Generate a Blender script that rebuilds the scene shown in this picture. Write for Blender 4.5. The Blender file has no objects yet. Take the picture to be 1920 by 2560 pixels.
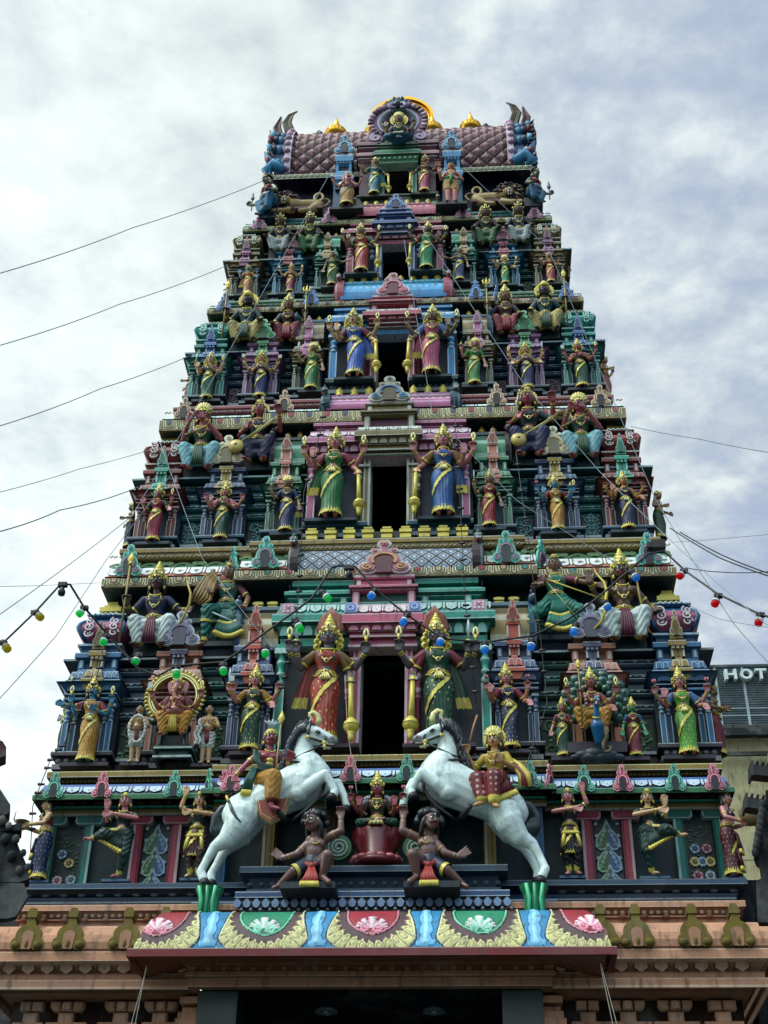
import bpy, math, random
import numpy as np
from mathutils import Vector, Matrix
random.seed(7); RNG = np.random.default_rng(7)
PI = math.pi
sc = bpy.context.scene
COL = sc.collection
# ------------------------------------------------------------------ camera (2x phone lens, looking up at the tower)
F, CX, DIST, PITCH, YAW, ROLL, EYE = 3450., 1.1617, 15., 0.61959, -0.075677, 0.0196477, 1.6
_cr, _sr = math.cos(ROLL), math.sin(ROLL); _cp, _sp = math.cos(PITCH), math.sin(PITCH); _cy, _sy = math.cos(YAW), math.sin(YAW)
FWD = Vector((_sy*_cp, _cy*_cp, _sp)); RIGHT = Vector((_cy, -_sy, 0)); UP = RIGHT.cross(FWD)
CAMPOS = Vector((CX, -DIST, EYE))
def at(px, py, Y):
 """survey: point of the photograph (1920x2560) that stands on the plane y = Y"""
 u = (px-960)/F; v = (1280-py)/F
 u, v = u*_cr - v*_sr, u*_sr + v*_cr
 d = FWD + u*RIGHT + v*UP
 return CAMPOS + d*((Y-CAMPOS.y)/d.y)
def H(s):
 s = s.lstrip('#'); o = []
 for i in (0, 2, 4):
  c = int(s[i:i+2], 16)/255
  o.append(c/12.92 if c <= .04045 else ((c+.055)/1.055)**2.4)
 return tuple(o)
def mixc(a, b, t): return tuple(x+(y-x)*t for x, y in zip(a, b))
# paint colours (the paint itself, out of the light)
GOLD=H('d6bd58'); PALEGOLD=H('efe2a4'); OCHRE=H('94783c'); DKOCHRE=H('5a4826')
PINK=H('c2687c'); PALEPINK=H('f0bccb'); ROSE=H('b04056'); RED=H('8c1f2c'); DKRED=H('5a1220'); SALMON=H('c07d68'); PALESALMON=H('eebda6')
TEAL=H('1f7a70'); LTTEAL=H('58bda8'); PALETEAL=H('a5e6d6'); DKTEAL=H('0d3238'); GREEN=H('2c7048'); LTGREEN=H('79b878'); DKGREEN=H('103a28')
BLUE=H('2a6892'); LTBLUE=H('73b7da'); DKBLUE=H('122a48'); NAVY=H('0f1a3a'); SLATE=H('4a5c80'); LTSLATE=H('93a8ca'); STEEL=H('33506a')
PURPLE=H('352a3c'); LTPURPLE=H('8b7f96'); MAUVE=H('9c5c86'); LTMAUVE=H('dca6c8'); BROWN=H('70533c'); LTBROWN=H('c6a684'); DKBROWN=H('3a281f')
WHITE=H('e6e8e6'); CREAM=H('e8dcb8'); BLACK=H('0c0d12'); GREY=H('7e8690'); PEACH=H('cc957a'); LTPEACH=H('e4bba2'); DKPEACH=H('96604a')
DARK=H('10202c'); DARKTEAL=H('11343c'); MIDTEAL=H('1d4e56'); VOID=H('0a1334')
SKINP=H('c07a78'); SKINT=H('cfa078'); SKINB=H('7c4a42'); SKIND=H('55484e'); SKINBL=H('3d86a6'); SKING=H('3c9468'); SKINR=H('a8505a'); SKINBR=H('8a6454')
MATS = {}
def nodes(m):
 m.use_nodes = True; nt = m.node_tree
 return nt, nt.nodes, nt.links
def make_paint(name, rough, metal=0., bump=.25, grime=.5, spec=.4, scale=9., fade=.12, crack=False):
 m = bpy.data.materials.new(name); nt, N, L = nodes(m); b = N['Principled BSDF']
 at_ = N.new('ShaderNodeAttribute'); at_.attribute_name = 'Col'
 tc = N.new('ShaderNodeTexCoord')
 n1 = N.new('ShaderNodeTexNoise'); n1.inputs['Scale'].default_value = 3.1; n1.inputs['Detail'].default_value = 6
 n2 = N.new('ShaderNodeTexNoise'); n2.inputs['Scale'].default_value = 40; n2.inputs['Detail'].default_value = 3
 mp = N.new('ShaderNodeMapping'); mp.inputs['Scale'].default_value = (7, 7, 1.1)     # rain streaks run down
 n3 = N.new('ShaderNodeTexNoise'); n3.inputs['Scale'].default_value = 2.2; n3.inputs['Detail'].default_value = 5
 geo = N.new('ShaderNodeNewGeometry')
 for n in (n1, n2): L.new(geo.outputs['Position'], n.inputs['Vector'])
 L.new(geo.outputs['Position'], mp.inputs['Vector']); L.new(mp.outputs['Vector'], n3.inputs['Vector'])
 r1 = N.new('ShaderNodeMapRange'); r1.inputs[1].default_value = .3; r1.inputs[2].default_value = .7; r1.inputs[3].default_value = .80; r1.inputs[4].default_value = 1.12
 L.new(n1.outputs['Fac'], r1.inputs[0])
 r2 = N.new('ShaderNodeMapRange'); r2.inputs[1].default_value = .3; r2.inputs[2].default_value = .7; r2.inputs[3].default_value = .9; r2.inputs[4].default_value = 1.08
 L.new(n2.outputs['Fac'], r2.inputs[0])
 mu = N.new('ShaderNodeMath'); mu.operation = 'MULTIPLY'; L.new(r1.outputs[0], mu.inputs[0]); L.new(r2.outputs[0], mu.inputs[1])
 mc = N.new('ShaderNodeMixRGB'); mc.blend_type = 'MULTIPLY'; mc.inputs[0].default_value = 1
 L.new(at_.outputs['Color'], mc.inputs[1]); L.new(mu.outputs[0], mc.inputs[2])
 r3 = N.new('ShaderNodeMapRange'); r3.inputs[1].default_value = .54; r3.inputs[2].default_value = .74; r3.inputs[3].default_value = 0; r3.inputs[4].default_value = grime
 L.new(n3.outputs['Fac'], r3.inputs[0])
 mg = N.new('ShaderNodeMixRGB'); mg.inputs[2].default_value = (.035, .038, .036, 1)
 n4 = N.new('ShaderNodeTexNoise'); n4.inputs['Scale'].default_value = 1.3; n4.inputs['Detail'].default_value = 7; n4.inputs['Roughness'].default_value = .65; L.new(geo.outputs['Position'], n4.inputs['Vector'])
 r4 = N.new('ShaderNodeMapRange'); r4.inputs[1].default_value = .50; r4.inputs[2].default_value = .72; r4.inputs[3].default_value = 0; r4.inputs[4].default_value = fade; L.new(n4.outputs['Fac'], r4.inputs[0])
 mf = N.new('ShaderNodeMixRGB'); mf.inputs[2].default_value = (.27, .29, .28, 1); L.new(r4.outputs[0], mf.inputs[0]); L.new(mc.outputs[0], mf.inputs[1])
 L.new(r3.outputs[0], mg.inputs[0]); L.new(mf.outputs[0], mg.inputs[1]); L.new(mg.outputs[0], b.inputs['Base Color'])
 if crack:
  vo = N.new('ShaderNodeTexVoronoi'); vo.feature = 'DISTANCE_TO_EDGE'; vo.inputs['Scale'].default_value = 3.2
  wv = N.new('ShaderNodeTexNoise'); wv.inputs['Scale'].default_value = 5.; wv.inputs['Detail'].default_value = 6; L.new(geo.outputs['Position'], wv.inputs['Vector'])
  mw = N.new('ShaderNodeMixRGB'); mw.inputs[0].default_value = .35; L.new(geo.outputs['Position'], mw.inputs[1]); L.new(wv.outputs['Color'], mw.inputs[2]); L.new(mw.outputs[0], vo.inputs['Vector'])
  r5 = N.new('ShaderNodeMapRange'); r5.inputs[1].default_value = .0; r5.inputs[2].default_value = .012; r5.inputs[3].default_value = .55; r5.inputs[4].default_value = 0.; L.new(vo.outputs['Distance'], r5.inputs[0])
  mk = N.new('ShaderNodeMixRGB'); mk.inputs[2].default_value = (.13, .16, .17, 1); L.new(r5.outputs[0], mk.inputs[0]); L.new(mg.outputs[0], mk.inputs[1]); L.new(mk.outputs[0], b.inputs['Base Color'])
 rr = N.new('ShaderNodeMapRange'); rr.inputs[3].default_value = rough-.1; rr.inputs[4].default_value = rough+.2
 L.new(n1.outputs['Fac'], rr.inputs[0]); L.new(rr.outputs[0], b.inputs['Roughness'])
 b.inputs['Metallic'].default_value = metal; b.inputs['Specular IOR Level'].default_value = spec
 bp = N.new('ShaderNodeBump'); bp.inputs['Strength'].default_value = bump; bp.inputs['Distance'].default_value = .008
 nb = N.new('ShaderNodeTexNoise'); nb.inputs['Scale'].default_value = 28; nb.inputs['Detail'].default_value = 5
 L.new(geo.outputs['Position'], nb.inputs['Vector']); L.new(nb.outputs['Fac'], bp.inputs['Height']); L.new(bp.outputs['Normal'], b.inputs['Normal'])
 MATS[name] = m; return m
make_paint('painted_plaster', .5, grime=.62)
make_paint('gold_paint', .36, .15, .15, .25, .5)
make_paint('enamel_paint', .30, 0., .12, .2, .5)
make_paint('gilded_copper', .20, 1., .12, .10, fade=0)
make_paint('bare_plaster', .8, 0., .5, .6, .25, fade=.4)
make_paint('cracked_enamel', .42, 0., .35, .38, .4, fade=.0, crack=True)
make_paint('black_plastic', .45, 0., .1, .15, .4)
def make_glass(name, rgb):
 m = bpy.data.materials.new(name); nt, N, L = nodes(m); b = N['Principled BSDF']
 b.inputs['Base Color'].default_value = (*rgb, 1); b.inputs['Roughness'].default_value = .12
 b.inputs['Transmission Weight'].default_value = .35; b.inputs['IOR'].default_value = 1.4
 tl = N.new('ShaderNodeBsdfTranslucent'); tl.inputs[0].default_value = (*rgb, 1)
 nz = N.new('ShaderNodeTexNoise'); nz.inputs['Scale'].default_value = 60
 mr = N.new('ShaderNodeMapRange'); mr.inputs[3].default_value = .6; mr.inputs[4].default_value = .8; L.new(nz.outputs['Fac'], mr.inputs[0])
 mx = N.new('ShaderNodeMixShader'); L.new(mr.outputs[0], mx.inputs[0]); L.new(b.outputs[0], mx.inputs[1]); L.new(tl.outputs[0], mx.inputs[2])
 L.new(mx.outputs[0], N['Material Output'].inputs[0]); MATS[name] = m
make_glass('green_glass', H('3cf08a')); make_glass('blue_glass', H('5ab4ff')); make_glass('red_glass', H('f0303a')); make_glass('yellow_glass', H('d8cc20'))
MK = {'p': 'painted_plaster', 'g': 'gold_paint', 'e': 'enamel_paint', 'c': 'gilded_copper', 'b': 'bare_plaster', 'k': 'black_plastic', 'h': 'cracked_enamel'}
def grade(c):
 c[:, :3] = np.power(np.clip(c[:, :3], 0, 1), 1.14)*np.array([.84, 1.02, 1.02], dtype=np.float32); return c
class MB:
 """mesh collector: vertices, faces, paint colour per face"""
 def __init__(s, mat='p'):
  s.v = []; s.f = []; s.c = []; s.m = []; s.s = []; s.mat = mat; s.M = None
 def add(s, vs, fs, col, smooth=False, mat=None):
  n = len(s.v)
  if s.M is not None: vs = [tuple(s.M @ Vector(p)) for p in vs]
  s.v.extend(tuple(p) for p in vs); mat = mat or s.mat
  one = not isinstance(col, list)
  for i, f in enumerate(fs):
   s.f.append([n+k for k in f]); s.c.append(col if one else col[i]); s.m.append(mat); s.s.append(smooth)
 def box(s, x0, x1, y0, y1, z0, z1, col, top=None, mat=None):
  v = [(x0,y0,z0),(x1,y0,z0),(x1,y1,z0),(x0,y1,z0),(x0,y0,z1),(x1,y0,z1),(x1,y1,z1),(x0,y1,z1)]
  s.add(v, [(0,1,5,4),(1,2,6,5),(2,3,7,6),(3,0,4,7),(4,5,6,7),(3,2,1,0)], [col,col,col,col,top or col,col], mat=mat)
 def mold(s, path, prof, mat=None, closed=False, fx=1.):
  """sweep a moulding profile [(out, z, colour)] along a plan path"""
  P = [Vector((p[0], p[1])) for p in path]; n = len(P); off = []
  for i in range(n):
   ds = []
   if closed or i > 0: ds.append((P[i]-P[i-1]).normalized())
   if closed or i < n-1: ds.append((P[(i+1) % n]-P[i]).normalized())
   ns = [Vector((d.y, -d.x)) for d in ds]
   if len(ns) == 1: off.append(ns[0])
   else:
    m = ns[0]+ns[1]
    off.append(m*(2/max(m.length_squared, .3)) if m.length > 1e-6 else ns[0])
  vs = []; fs = []; cs = []
  for (o, z, c) in prof:
   for i in range(n): vs.append((P[i].x+off[i].x*o*fx, P[i].y+off[i].y*o, z))
  for j in range(len(prof)-1):
   for i in range(n if closed else n-1):
    k = (i+1) % n
    fs.append((j*n+i, j*n+k, (j+1)*n+k, (j+1)*n+i)); cs.append(prof[j+1][2])
  s.add(vs, fs, cs, mat=mat)
 def tube(s, pts, r, col, seg=6, smooth=True, mat=None, cap=True, flat=None):
  pts = [Vector(p) for p in pts]; n = len(pts)
  rs = r if isinstance(r, (list, tuple)) else [r]*n
  vs = []; up = None
  for i in range(n):
   d = (pts[min(i+1, n-1)]-pts[max(i-1, 0)])
   d = d.normalized() if d.length > 1e-9 else Vector((0, 0, 1))
   if up is None:
    up = Vector((0, 1, 0)) if abs(d.y) < .9 else Vector((1, 0, 0))
   a = d.cross(up)
   if a.length < 1e-6: a = d.cross(Vector((1, 0, .3)))
   a.normalize(); b = a.cross(d); up = b
   for k in range(seg):
    t = 2*PI*k/seg; ca, sb = math.cos(t), math.sin(t)
    if flat: sb *= flat
    vs.append(pts[i]+a*(ca*rs[i])+b*(sb*rs[i]))
  fs = [(i*seg+k, i*seg+(k+1) % seg, (i+1)*seg+(k+1) % seg, (i+1)*seg+k) for i in range(n-1) for k in range(seg)]
  if cap: fs += [tuple(range(seg))[::-1], tuple((n-1)*seg+k for k in range(seg))]
  s.add(vs, fs, col, smooth, mat)
 def lathe(s, c, prof, col, seg=14, mat=None, smooth=True, rot=None, ph=0.):
  """turned form: prof [(radius, height)] or [(radius, height, colour)]"""
  c = Vector(c); vs = []; fs = []; cs = []
  for q in prof:
   for k in range(seg):
    t = 2*PI*k/seg+ph; p = Vector((q[0]*math.cos(t), q[0]*math.sin(t), q[1]))
    vs.append(c+(rot @ p if rot else p))
  for j in range(len(prof)-1):
   for k in range(seg):
    fs.append((j*seg+k, j*seg+(k+1) % seg, (j+1)*seg+(k+1) % seg, (j+1)*seg+k)); cs.append(prof[j+1][2] if len(prof[j+1]) > 2 else col)
  m = len(prof)-1
  fs.append(tuple(m*seg+k for k in range(seg))); cs.append(cs[-1]); fs.append(tuple(range(seg))[::-1]); cs.append(cs[0])
  s.add(vs, fs, cs, smooth, mat)
 def ell(s, c, r, col, seg=10, rings=6, mat=None, rot=None):
  if not isinstance(r, (list, tuple)): r = (r, r, r)
  c = Vector(c); vs = []; fs = []
  for j in range(rings+1):
   a = -PI/2+PI*j/rings
   for k in range(seg):
    t = 2*PI*k/seg
    p = Vector((r[0]*math.cos(a)*math.cos(t), r[1]*math.cos(a)*math.sin(t), r[2]*math.sin(a)))
    vs.append(c+(rot @ p if rot else p))
  for j in range(rings):
   for k in range(seg): fs.append((j*seg+k, j*seg+(k+1) % seg, (j+1)*seg+(k+1) % seg, (j+1)*seg+k))
  s.add(vs, fs, col, True, mat)
 def plate(s, poly, O, U, V, d0, d1, col, side=None, mat=None, back=False):
  """flat shape in the U,V plane raised from depth d0 to d1 towards the viewer's side (N = U x V flipped out)"""
  O, U, V = Vector(O), Vector(U), Vector(V); N = U.cross(V).normalized()
  n = len(poly); ar = sum(poly[i][0]*poly[(i+1) % n][1]-poly[(i+1) % n][0]*poly[i][1] for i in range(n))
  if ar < 0: poly = poly[::-1]
  lo = [O+U*p[0]+V*p[1]+N*d0 for p in poly]; hi = [O+U*p[0]+V*p[1]+N*d1 for p in poly]
  fs = [tuple(range(n, 2*n))]+[(i, (i+1) % n, n+(i+1) % n, n+i) for i in range(n)]
  cs = [col]+[side or col]*n
  if back: fs.append(tuple(range(n))[::-1]); cs.append(side or col)
  s.add(lo+hi, fs, cs, mat=mat)
 def ribbon(s, pts, w, O, U, V, d0, d1, col, mat=None):
  n = len(pts); ws = w if isinstance(w, (list, tuple)) else [w]*n
  L = []; R = []
  for i in range(n):
   a = pts[max(i-1, 0)]; b = pts[min(i+1, n-1)]; dx, dy = b[0]-a[0], b[1]-a[1]; l = math.hypot(dx, dy) or 1
   nx, ny = -dy/l*ws[i]/2, dx/l*ws[i]/2
   L.append((pts[i][0]+nx, pts[i][1]+ny)); R.append((pts[i][0]-nx, pts[i][1]-ny))
  O, U, V = Vector(O), Vector(U), Vector(V); N = U.cross(V).normalized()
  P = lambda q, d: O+U*q[0]+V*q[1]+N*d
  vs = [P(q, d1) for q in L]+[P(q, d1) for q in R]+[P(q, d0) for q in L]+[P(q, d0) for q in R]; fs = []
  for i in range(n-1):
   fs += [(n+i, n+i+1, i+1, i), (i, i+1, 2*n+i+1, 2*n+i), (3*n+i, 3*n+i+1, n+i+1, n+i)]
  s.add(vs, fs, col, mat=mat)
 def grid(s, pts, cols, smooth=True, mat=None):
  """numpy grid pts[j,i,3] with face colours cols[j,i,3]"""
  nj, ni = pts.shape[:2]
  vs = pts.reshape(-1, 3).tolist()
  J, I = np.meshgrid(np.arange(nj-1), np.arange(ni-1), indexing='ij'); a = (J*ni+I).ravel()
  fs = np.stack([a, a+1, a+ni+1, a+ni], 1).tolist()
  s.add(vs, fs, [tuple(c) for c in cols.reshape(-1, 3).tolist()], smooth, mat)
 def build(s, name, parent=None, loc=None):
  me = bpy.data.meshes.new(name)
  v = s.v
  if loc is not None: v = [(p[0]-loc[0], p[1]-loc[1], p[2]-loc[2]) for p in v]
  me.from_pydata(v, [], s.f)
  keys = list(dict.fromkeys(s.m))
  for k in keys: me.materials.append(MATS[MK.get(k, k)])
  idx = {k: i for i, k in enumerate(keys)}
  me.polygons.foreach_set('material_index', [idx[k] for k in s.m])
  me.polygons.foreach_set('use_smooth', s.s)
  a = me.attributes.new('Col', 'FLOAT_COLOR', 'CORNER')
  cc = np.repeat(grade(np.array([(*c[:3], 1.) for c in s.c], dtype=np.float32).reshape(-1, 4)), [len(f) for f in s.f], axis=0)
  a.data.foreach_set('color', cc.ravel())
  me.update()
  return link(name, me, parent, loc)
def link(name, data, parent=None, loc=None):
 o = bpy.data.objects.new(name, data); COL.objects.link(o)
 if loc is not None: o.location = loc
 if parent is not None:
  o.parent = parent
  if loc is None: o.location = -parent.location
  else: o.location = Vector(loc)-parent.location
 return o
LABELS = {}
def thing(name, label, cat, loc, group=None, kind=None):
 o = link(name, None); o.location = loc; o.empty_display_size = .2
 return tag(o, label, cat, group, kind)
def tag(o, label, cat, group=None, kind=None):
 o['label'] = label; o['category'] = cat
 if group: o['group'] = group
 if kind: o['kind'] = kind
 return o
def sub(par, mb, name):           # sub-part: parent chain keeps world coordinates
 o = mb.build(name); o.parent = par; o.matrix_parent_inverse = Matrix.Identity(4)
 q = par; off = Vector((0, 0, 0))
 while q is not None: off += q.location; q = q.parent
 o.location = -off; return o
def circ(cx, cy, r, n=18, ry=None, sc_=0, amp=0.):
 ry = ry or r; out = []
 for k in range(n):
  t = 2*PI*k/n; q = 1+(amp*abs(math.cos(sc_*t/2)) if sc_ else 0)
  out.append((cx+r*q*math.cos(t), cy+ry*q*math.sin(t)))
 return out
def spiral(cx, cy, r, turns=1.5, a0=0., n=22, cw=1):
 return [(cx+r*(1-.85*i/(n-1))*math.cos(a0+cw*2*PI*turns*i/(n-1)), cy+r*(1-.85*i/(n-1))*math.sin(a0+cw*2*PI*turns*i/(n-1))) for i in range(n)]
# ------------------------------------------------------------------ the temple tower and its gateway
X3, Z3 = (1, 0, 0), (0, 0, 1)
def upath(hw, yf, yb=6.5, xc=0., steps=()):
 """plan of a front: back-left, front-left, stepped projections, front-right, back-right"""
 L = [(xc-hw, yb), (xc-hw, yf)]; R = [(xc+hw, yf), (xc+hw, yb)]; y = yf
 l = []; r = []
 for xi, p in steps:
  l += [(xc-xi, y), (xc-xi, yf-p)]; r = [(xc+xi, yf-p), (xc+xi, y)]+r; y = yf-p
 return L+l+r+R
tower = thing('temple_tower', 'tall tapering painted temple tower with five stacked doorways and a tiled barrel roof', 'temple', (0, 1.5, 0))
def kudu(mb, x, y, z, w, h, A, B, C, D=DARK, ang=0., scal=14):
 """horseshoe gable ornament with scalloped lobes, curls and a knob"""
 U = Vector((math.cos(ang), math.sin(ang), 0))*w; V = Vector((0, 0, h/2.3)); O = (x, y, z); d = .3*w
 P = lambda poly, a, b, c, s=None: mb.plate(poly, O, U, V, a*d, b*d, c, s)
 P([(-.2, 1.2), (.2, 1.2), (.17, 1.95), (-.17, 1.95)], 0, .50, B)
 P(circ(0, .88, .70, 22), 0, .44, B)
 for sx in (-1, 1):
  P(circ(sx*.62, .40, .36, 22, sc_=scal, amp=.13), 0, .52+.01*sx, B)
  P(circ(sx*.36, 1.60, .17, 12), 0, .56+.01*sx, B)
  P(circ(sx*.62, .40, .29, 16), 0, .70+.01*sx, A)
  P(circ(sx*.36, 1.60, .10, 10), 0, .75, A)
  mb.ribbon(spiral(sx*.62, .40, .22, 1.3, PI/2, 16, -sx), .08, O, U, V, .6*d, .86*d, C)
 P(circ(0, .90, .60, 20), 0, .64, A)
 P([(-.11, 1.25), (.11, 1.25), (.09, 1.9), (-.09, 1.9)], 0, .66, A)
 P(circ(0, 2.05, .26, 16, sc_=10, amp=.1), 0, .58, B); P(circ(0, 2.05, .17, 12), 0, .78, A); P(circ(0, 2.05, .08, 8), 0, .95, C)
 arch = [(-.44*math.cos(t), .86+.46*math.sin(t)) for t in np.linspace(-.5, PI+.5, 15)]
 mb.ribbon(arch, .1, O, U, V, .6*d, .9*d, C)
 P([(-.27, 0), (.27, 0), (.30, .6)]+[(.32*math.cos(t), .8+.34*math.sin(t)) for t in np.linspace(0, PI, 9)]+[(-.30, .6)], .3, .82, D)
def gable(parent, *a, **k):
 mb = MB(); kudu(mb, *a, **k); return sub(parent, mb, 'gable_arch') if parent is not tower else mb.build('gable_arch', tower)
def beads(mb, x0, x1, y, z, r, col, step, sq=False):
 n = max(1, int((x1-x0)/step))
 for i in range(n):
  x = x0+(i+.5)*(x1-x0)/n
  if sq: mb.box(x-r, x+r, y-r, y+.01, z-r*1.1, z+r*1.1, col)
  else: mb.ell((x, y, z), (r*1.05, r*.8, r), col, 7, 4)
def tiles(mb, x0, x1, y, z0, z1, w, light, mid, core, cores=None):
 """fascia of nested U tiles with narrow tongues between"""
 n = max(1, round((x1-x0)/w)); w = (x1-x0)/n; h = z1-z0
 for i in range(n):
  c = x0+(i+.5)*w
  for k, (a, b, col) in enumerate(((.36, .97, light), (.31, .90, mid), (.24, .80, light), (.19, .72, mid), (.11, .52, (cores or [core])[i % len(cores or [core])]))):
   q = [(a*w*math.cos(t), -b*h*.55-b*h*.4*math.sin(t)) for t in np.linspace(0, PI, 9)]
   mb.plate([(-a*w, 0)]+q[::-1]+[(a*w, 0)], (c, y, z1), X3, Z3, 0, .006+.005*k, col)
  for sx in (-.5,):
   q = [(.075*w*math.cos(t), -.7*h-.25*h*math.sin(t)) for t in np.linspace(0, PI, 7)]
   mb.plate([(-.075*w, 0)]+q[::-1]+[(.075*w, 0)], (c+sx*w, y, z1), X3, Z3, 0, .012, light)
   mb.plate([(-.035*w, 0), (-.035*w, -.75*h), (.035*w, -.75*h), (.035*w, 0)], (c+sx*w, y, z1), X3, Z3, 0, .017, mid)
def drips(mb, x0, x1, ylo, zlo, yhi, zhi, w, light, line, curl=None, point=True, tf=1.):
 """row of painted petals hanging over a sloping roof edge"""
 n = max(1, round((x1-x0)/w)); w = (x1-x0)/n; V = Vector((0, yhi-ylo, zhi-zlo)); V0 = V.length; V.normalize()
 for i in range(n):
  c = x0+(i+.5)*w; O = (c, ylo, zlo); h = V0*tf
  for (a, b, col, k) in ((.40, .0, line, 0), (.36, .06, light, 1)):
   e = [(a*w, h), (a*w, h*.45), (a*w*.7, h*.25), (0, h*b), (-a*w*.7, h*.25), (-a*w, h*.45), (-a*w, h)] if point else [(a*w, h), (a*w, h*.3), (a*w*.75, h*(b+.08)), (a*w*.3, h*b), (-a*w*.3, h*b), (-a*w*.75, h*(b+.08)), (-a*w, h*.3), (-a*w, h)]
   mb.plate(e, O, X3, V, .002, .007+.005*k, col)
  mb.plate([(.43*w, h), (.43*w, h*.3), (.5*w, h*.12), (.57*w, h*.3), (.57*w, h)], O, X3, V, .002, .012, light)
  if curl: mb.ribbon(spiral(.03*w, h*.45, .17*w, 1.2, 0, 12), .05*w, O, X3, V, .008, .018, curl)
  else: mb.plate(circ(0, h*.42, .035*w, 6), O, X3, V, .008, .017, line)
def lotus_row(mb, x0, x1, y, z0, z1, w, col, rim):
 n = max(1, round((x1-x0)/w)); w = (x1-x0)/n; h = z1-z0
 for i in range(n):
  c = x0+(i+.5)*w
  for a, k, cc in ((.47, 0, rim), (.38, 1, col)):
   q = [(a*w, .0), (a*w*1.0, .45*h), (a*w*.6, .78*h), (0, h*(1-.12*k)), (-a*w*.6, .78*h), (-a*w, .45*h), (-a*w, 0)]
   mb.plate(q, (c, y, z0), X3, Z3, 0, .012+.012*k, cc)
def pilaster(mb, x, y, z0, z1, w, col, edge, ring=None):
 d = w*.8; ring = ring or edge; h = z1-z0
 mb.box(x-w/2, x+w/2, y, y+d, z0, z0+h*.60, col)
 for sx in (-1, 1): mb.box(x+sx*w*.5-w*.09, x+sx*w*.5+w*.09, y-.006, y+.02, z0, z0+h*.6, edge)
 mb.box(x-w*.6, x+w*.6, y-.012, y+d, z0, z0+h*.05, col)
 z = z0+h*.60
 mb.lathe((x, y+d*.5, z), [(w*.46, 0), (w*.46, h*.02, col), (w*.58, h*.03, ring), (w*.58, h*.05, ring), (w*.42, h*.06, col), (w*.42, h*.10, col), (w*.56, h*.11, ring), (w*.56, h*.13, ring), (w*.42, h*.14, col), (w*.46, h*.18, col), (w*.60, h*.22, col), (w*.6, h*.24, ring), (w*.45, h*.27, col), (w*.4, h*.31, col)], col, 10)
 mb.box(x-w*.9, x+w*.9, y-w*.3, y+d, z0+h*.905, z0+h*.955, edge); mb.box(x-w*.75, x+w*.75, y-w*.15, y+d, z0+h*.955, z1, col)
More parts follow.
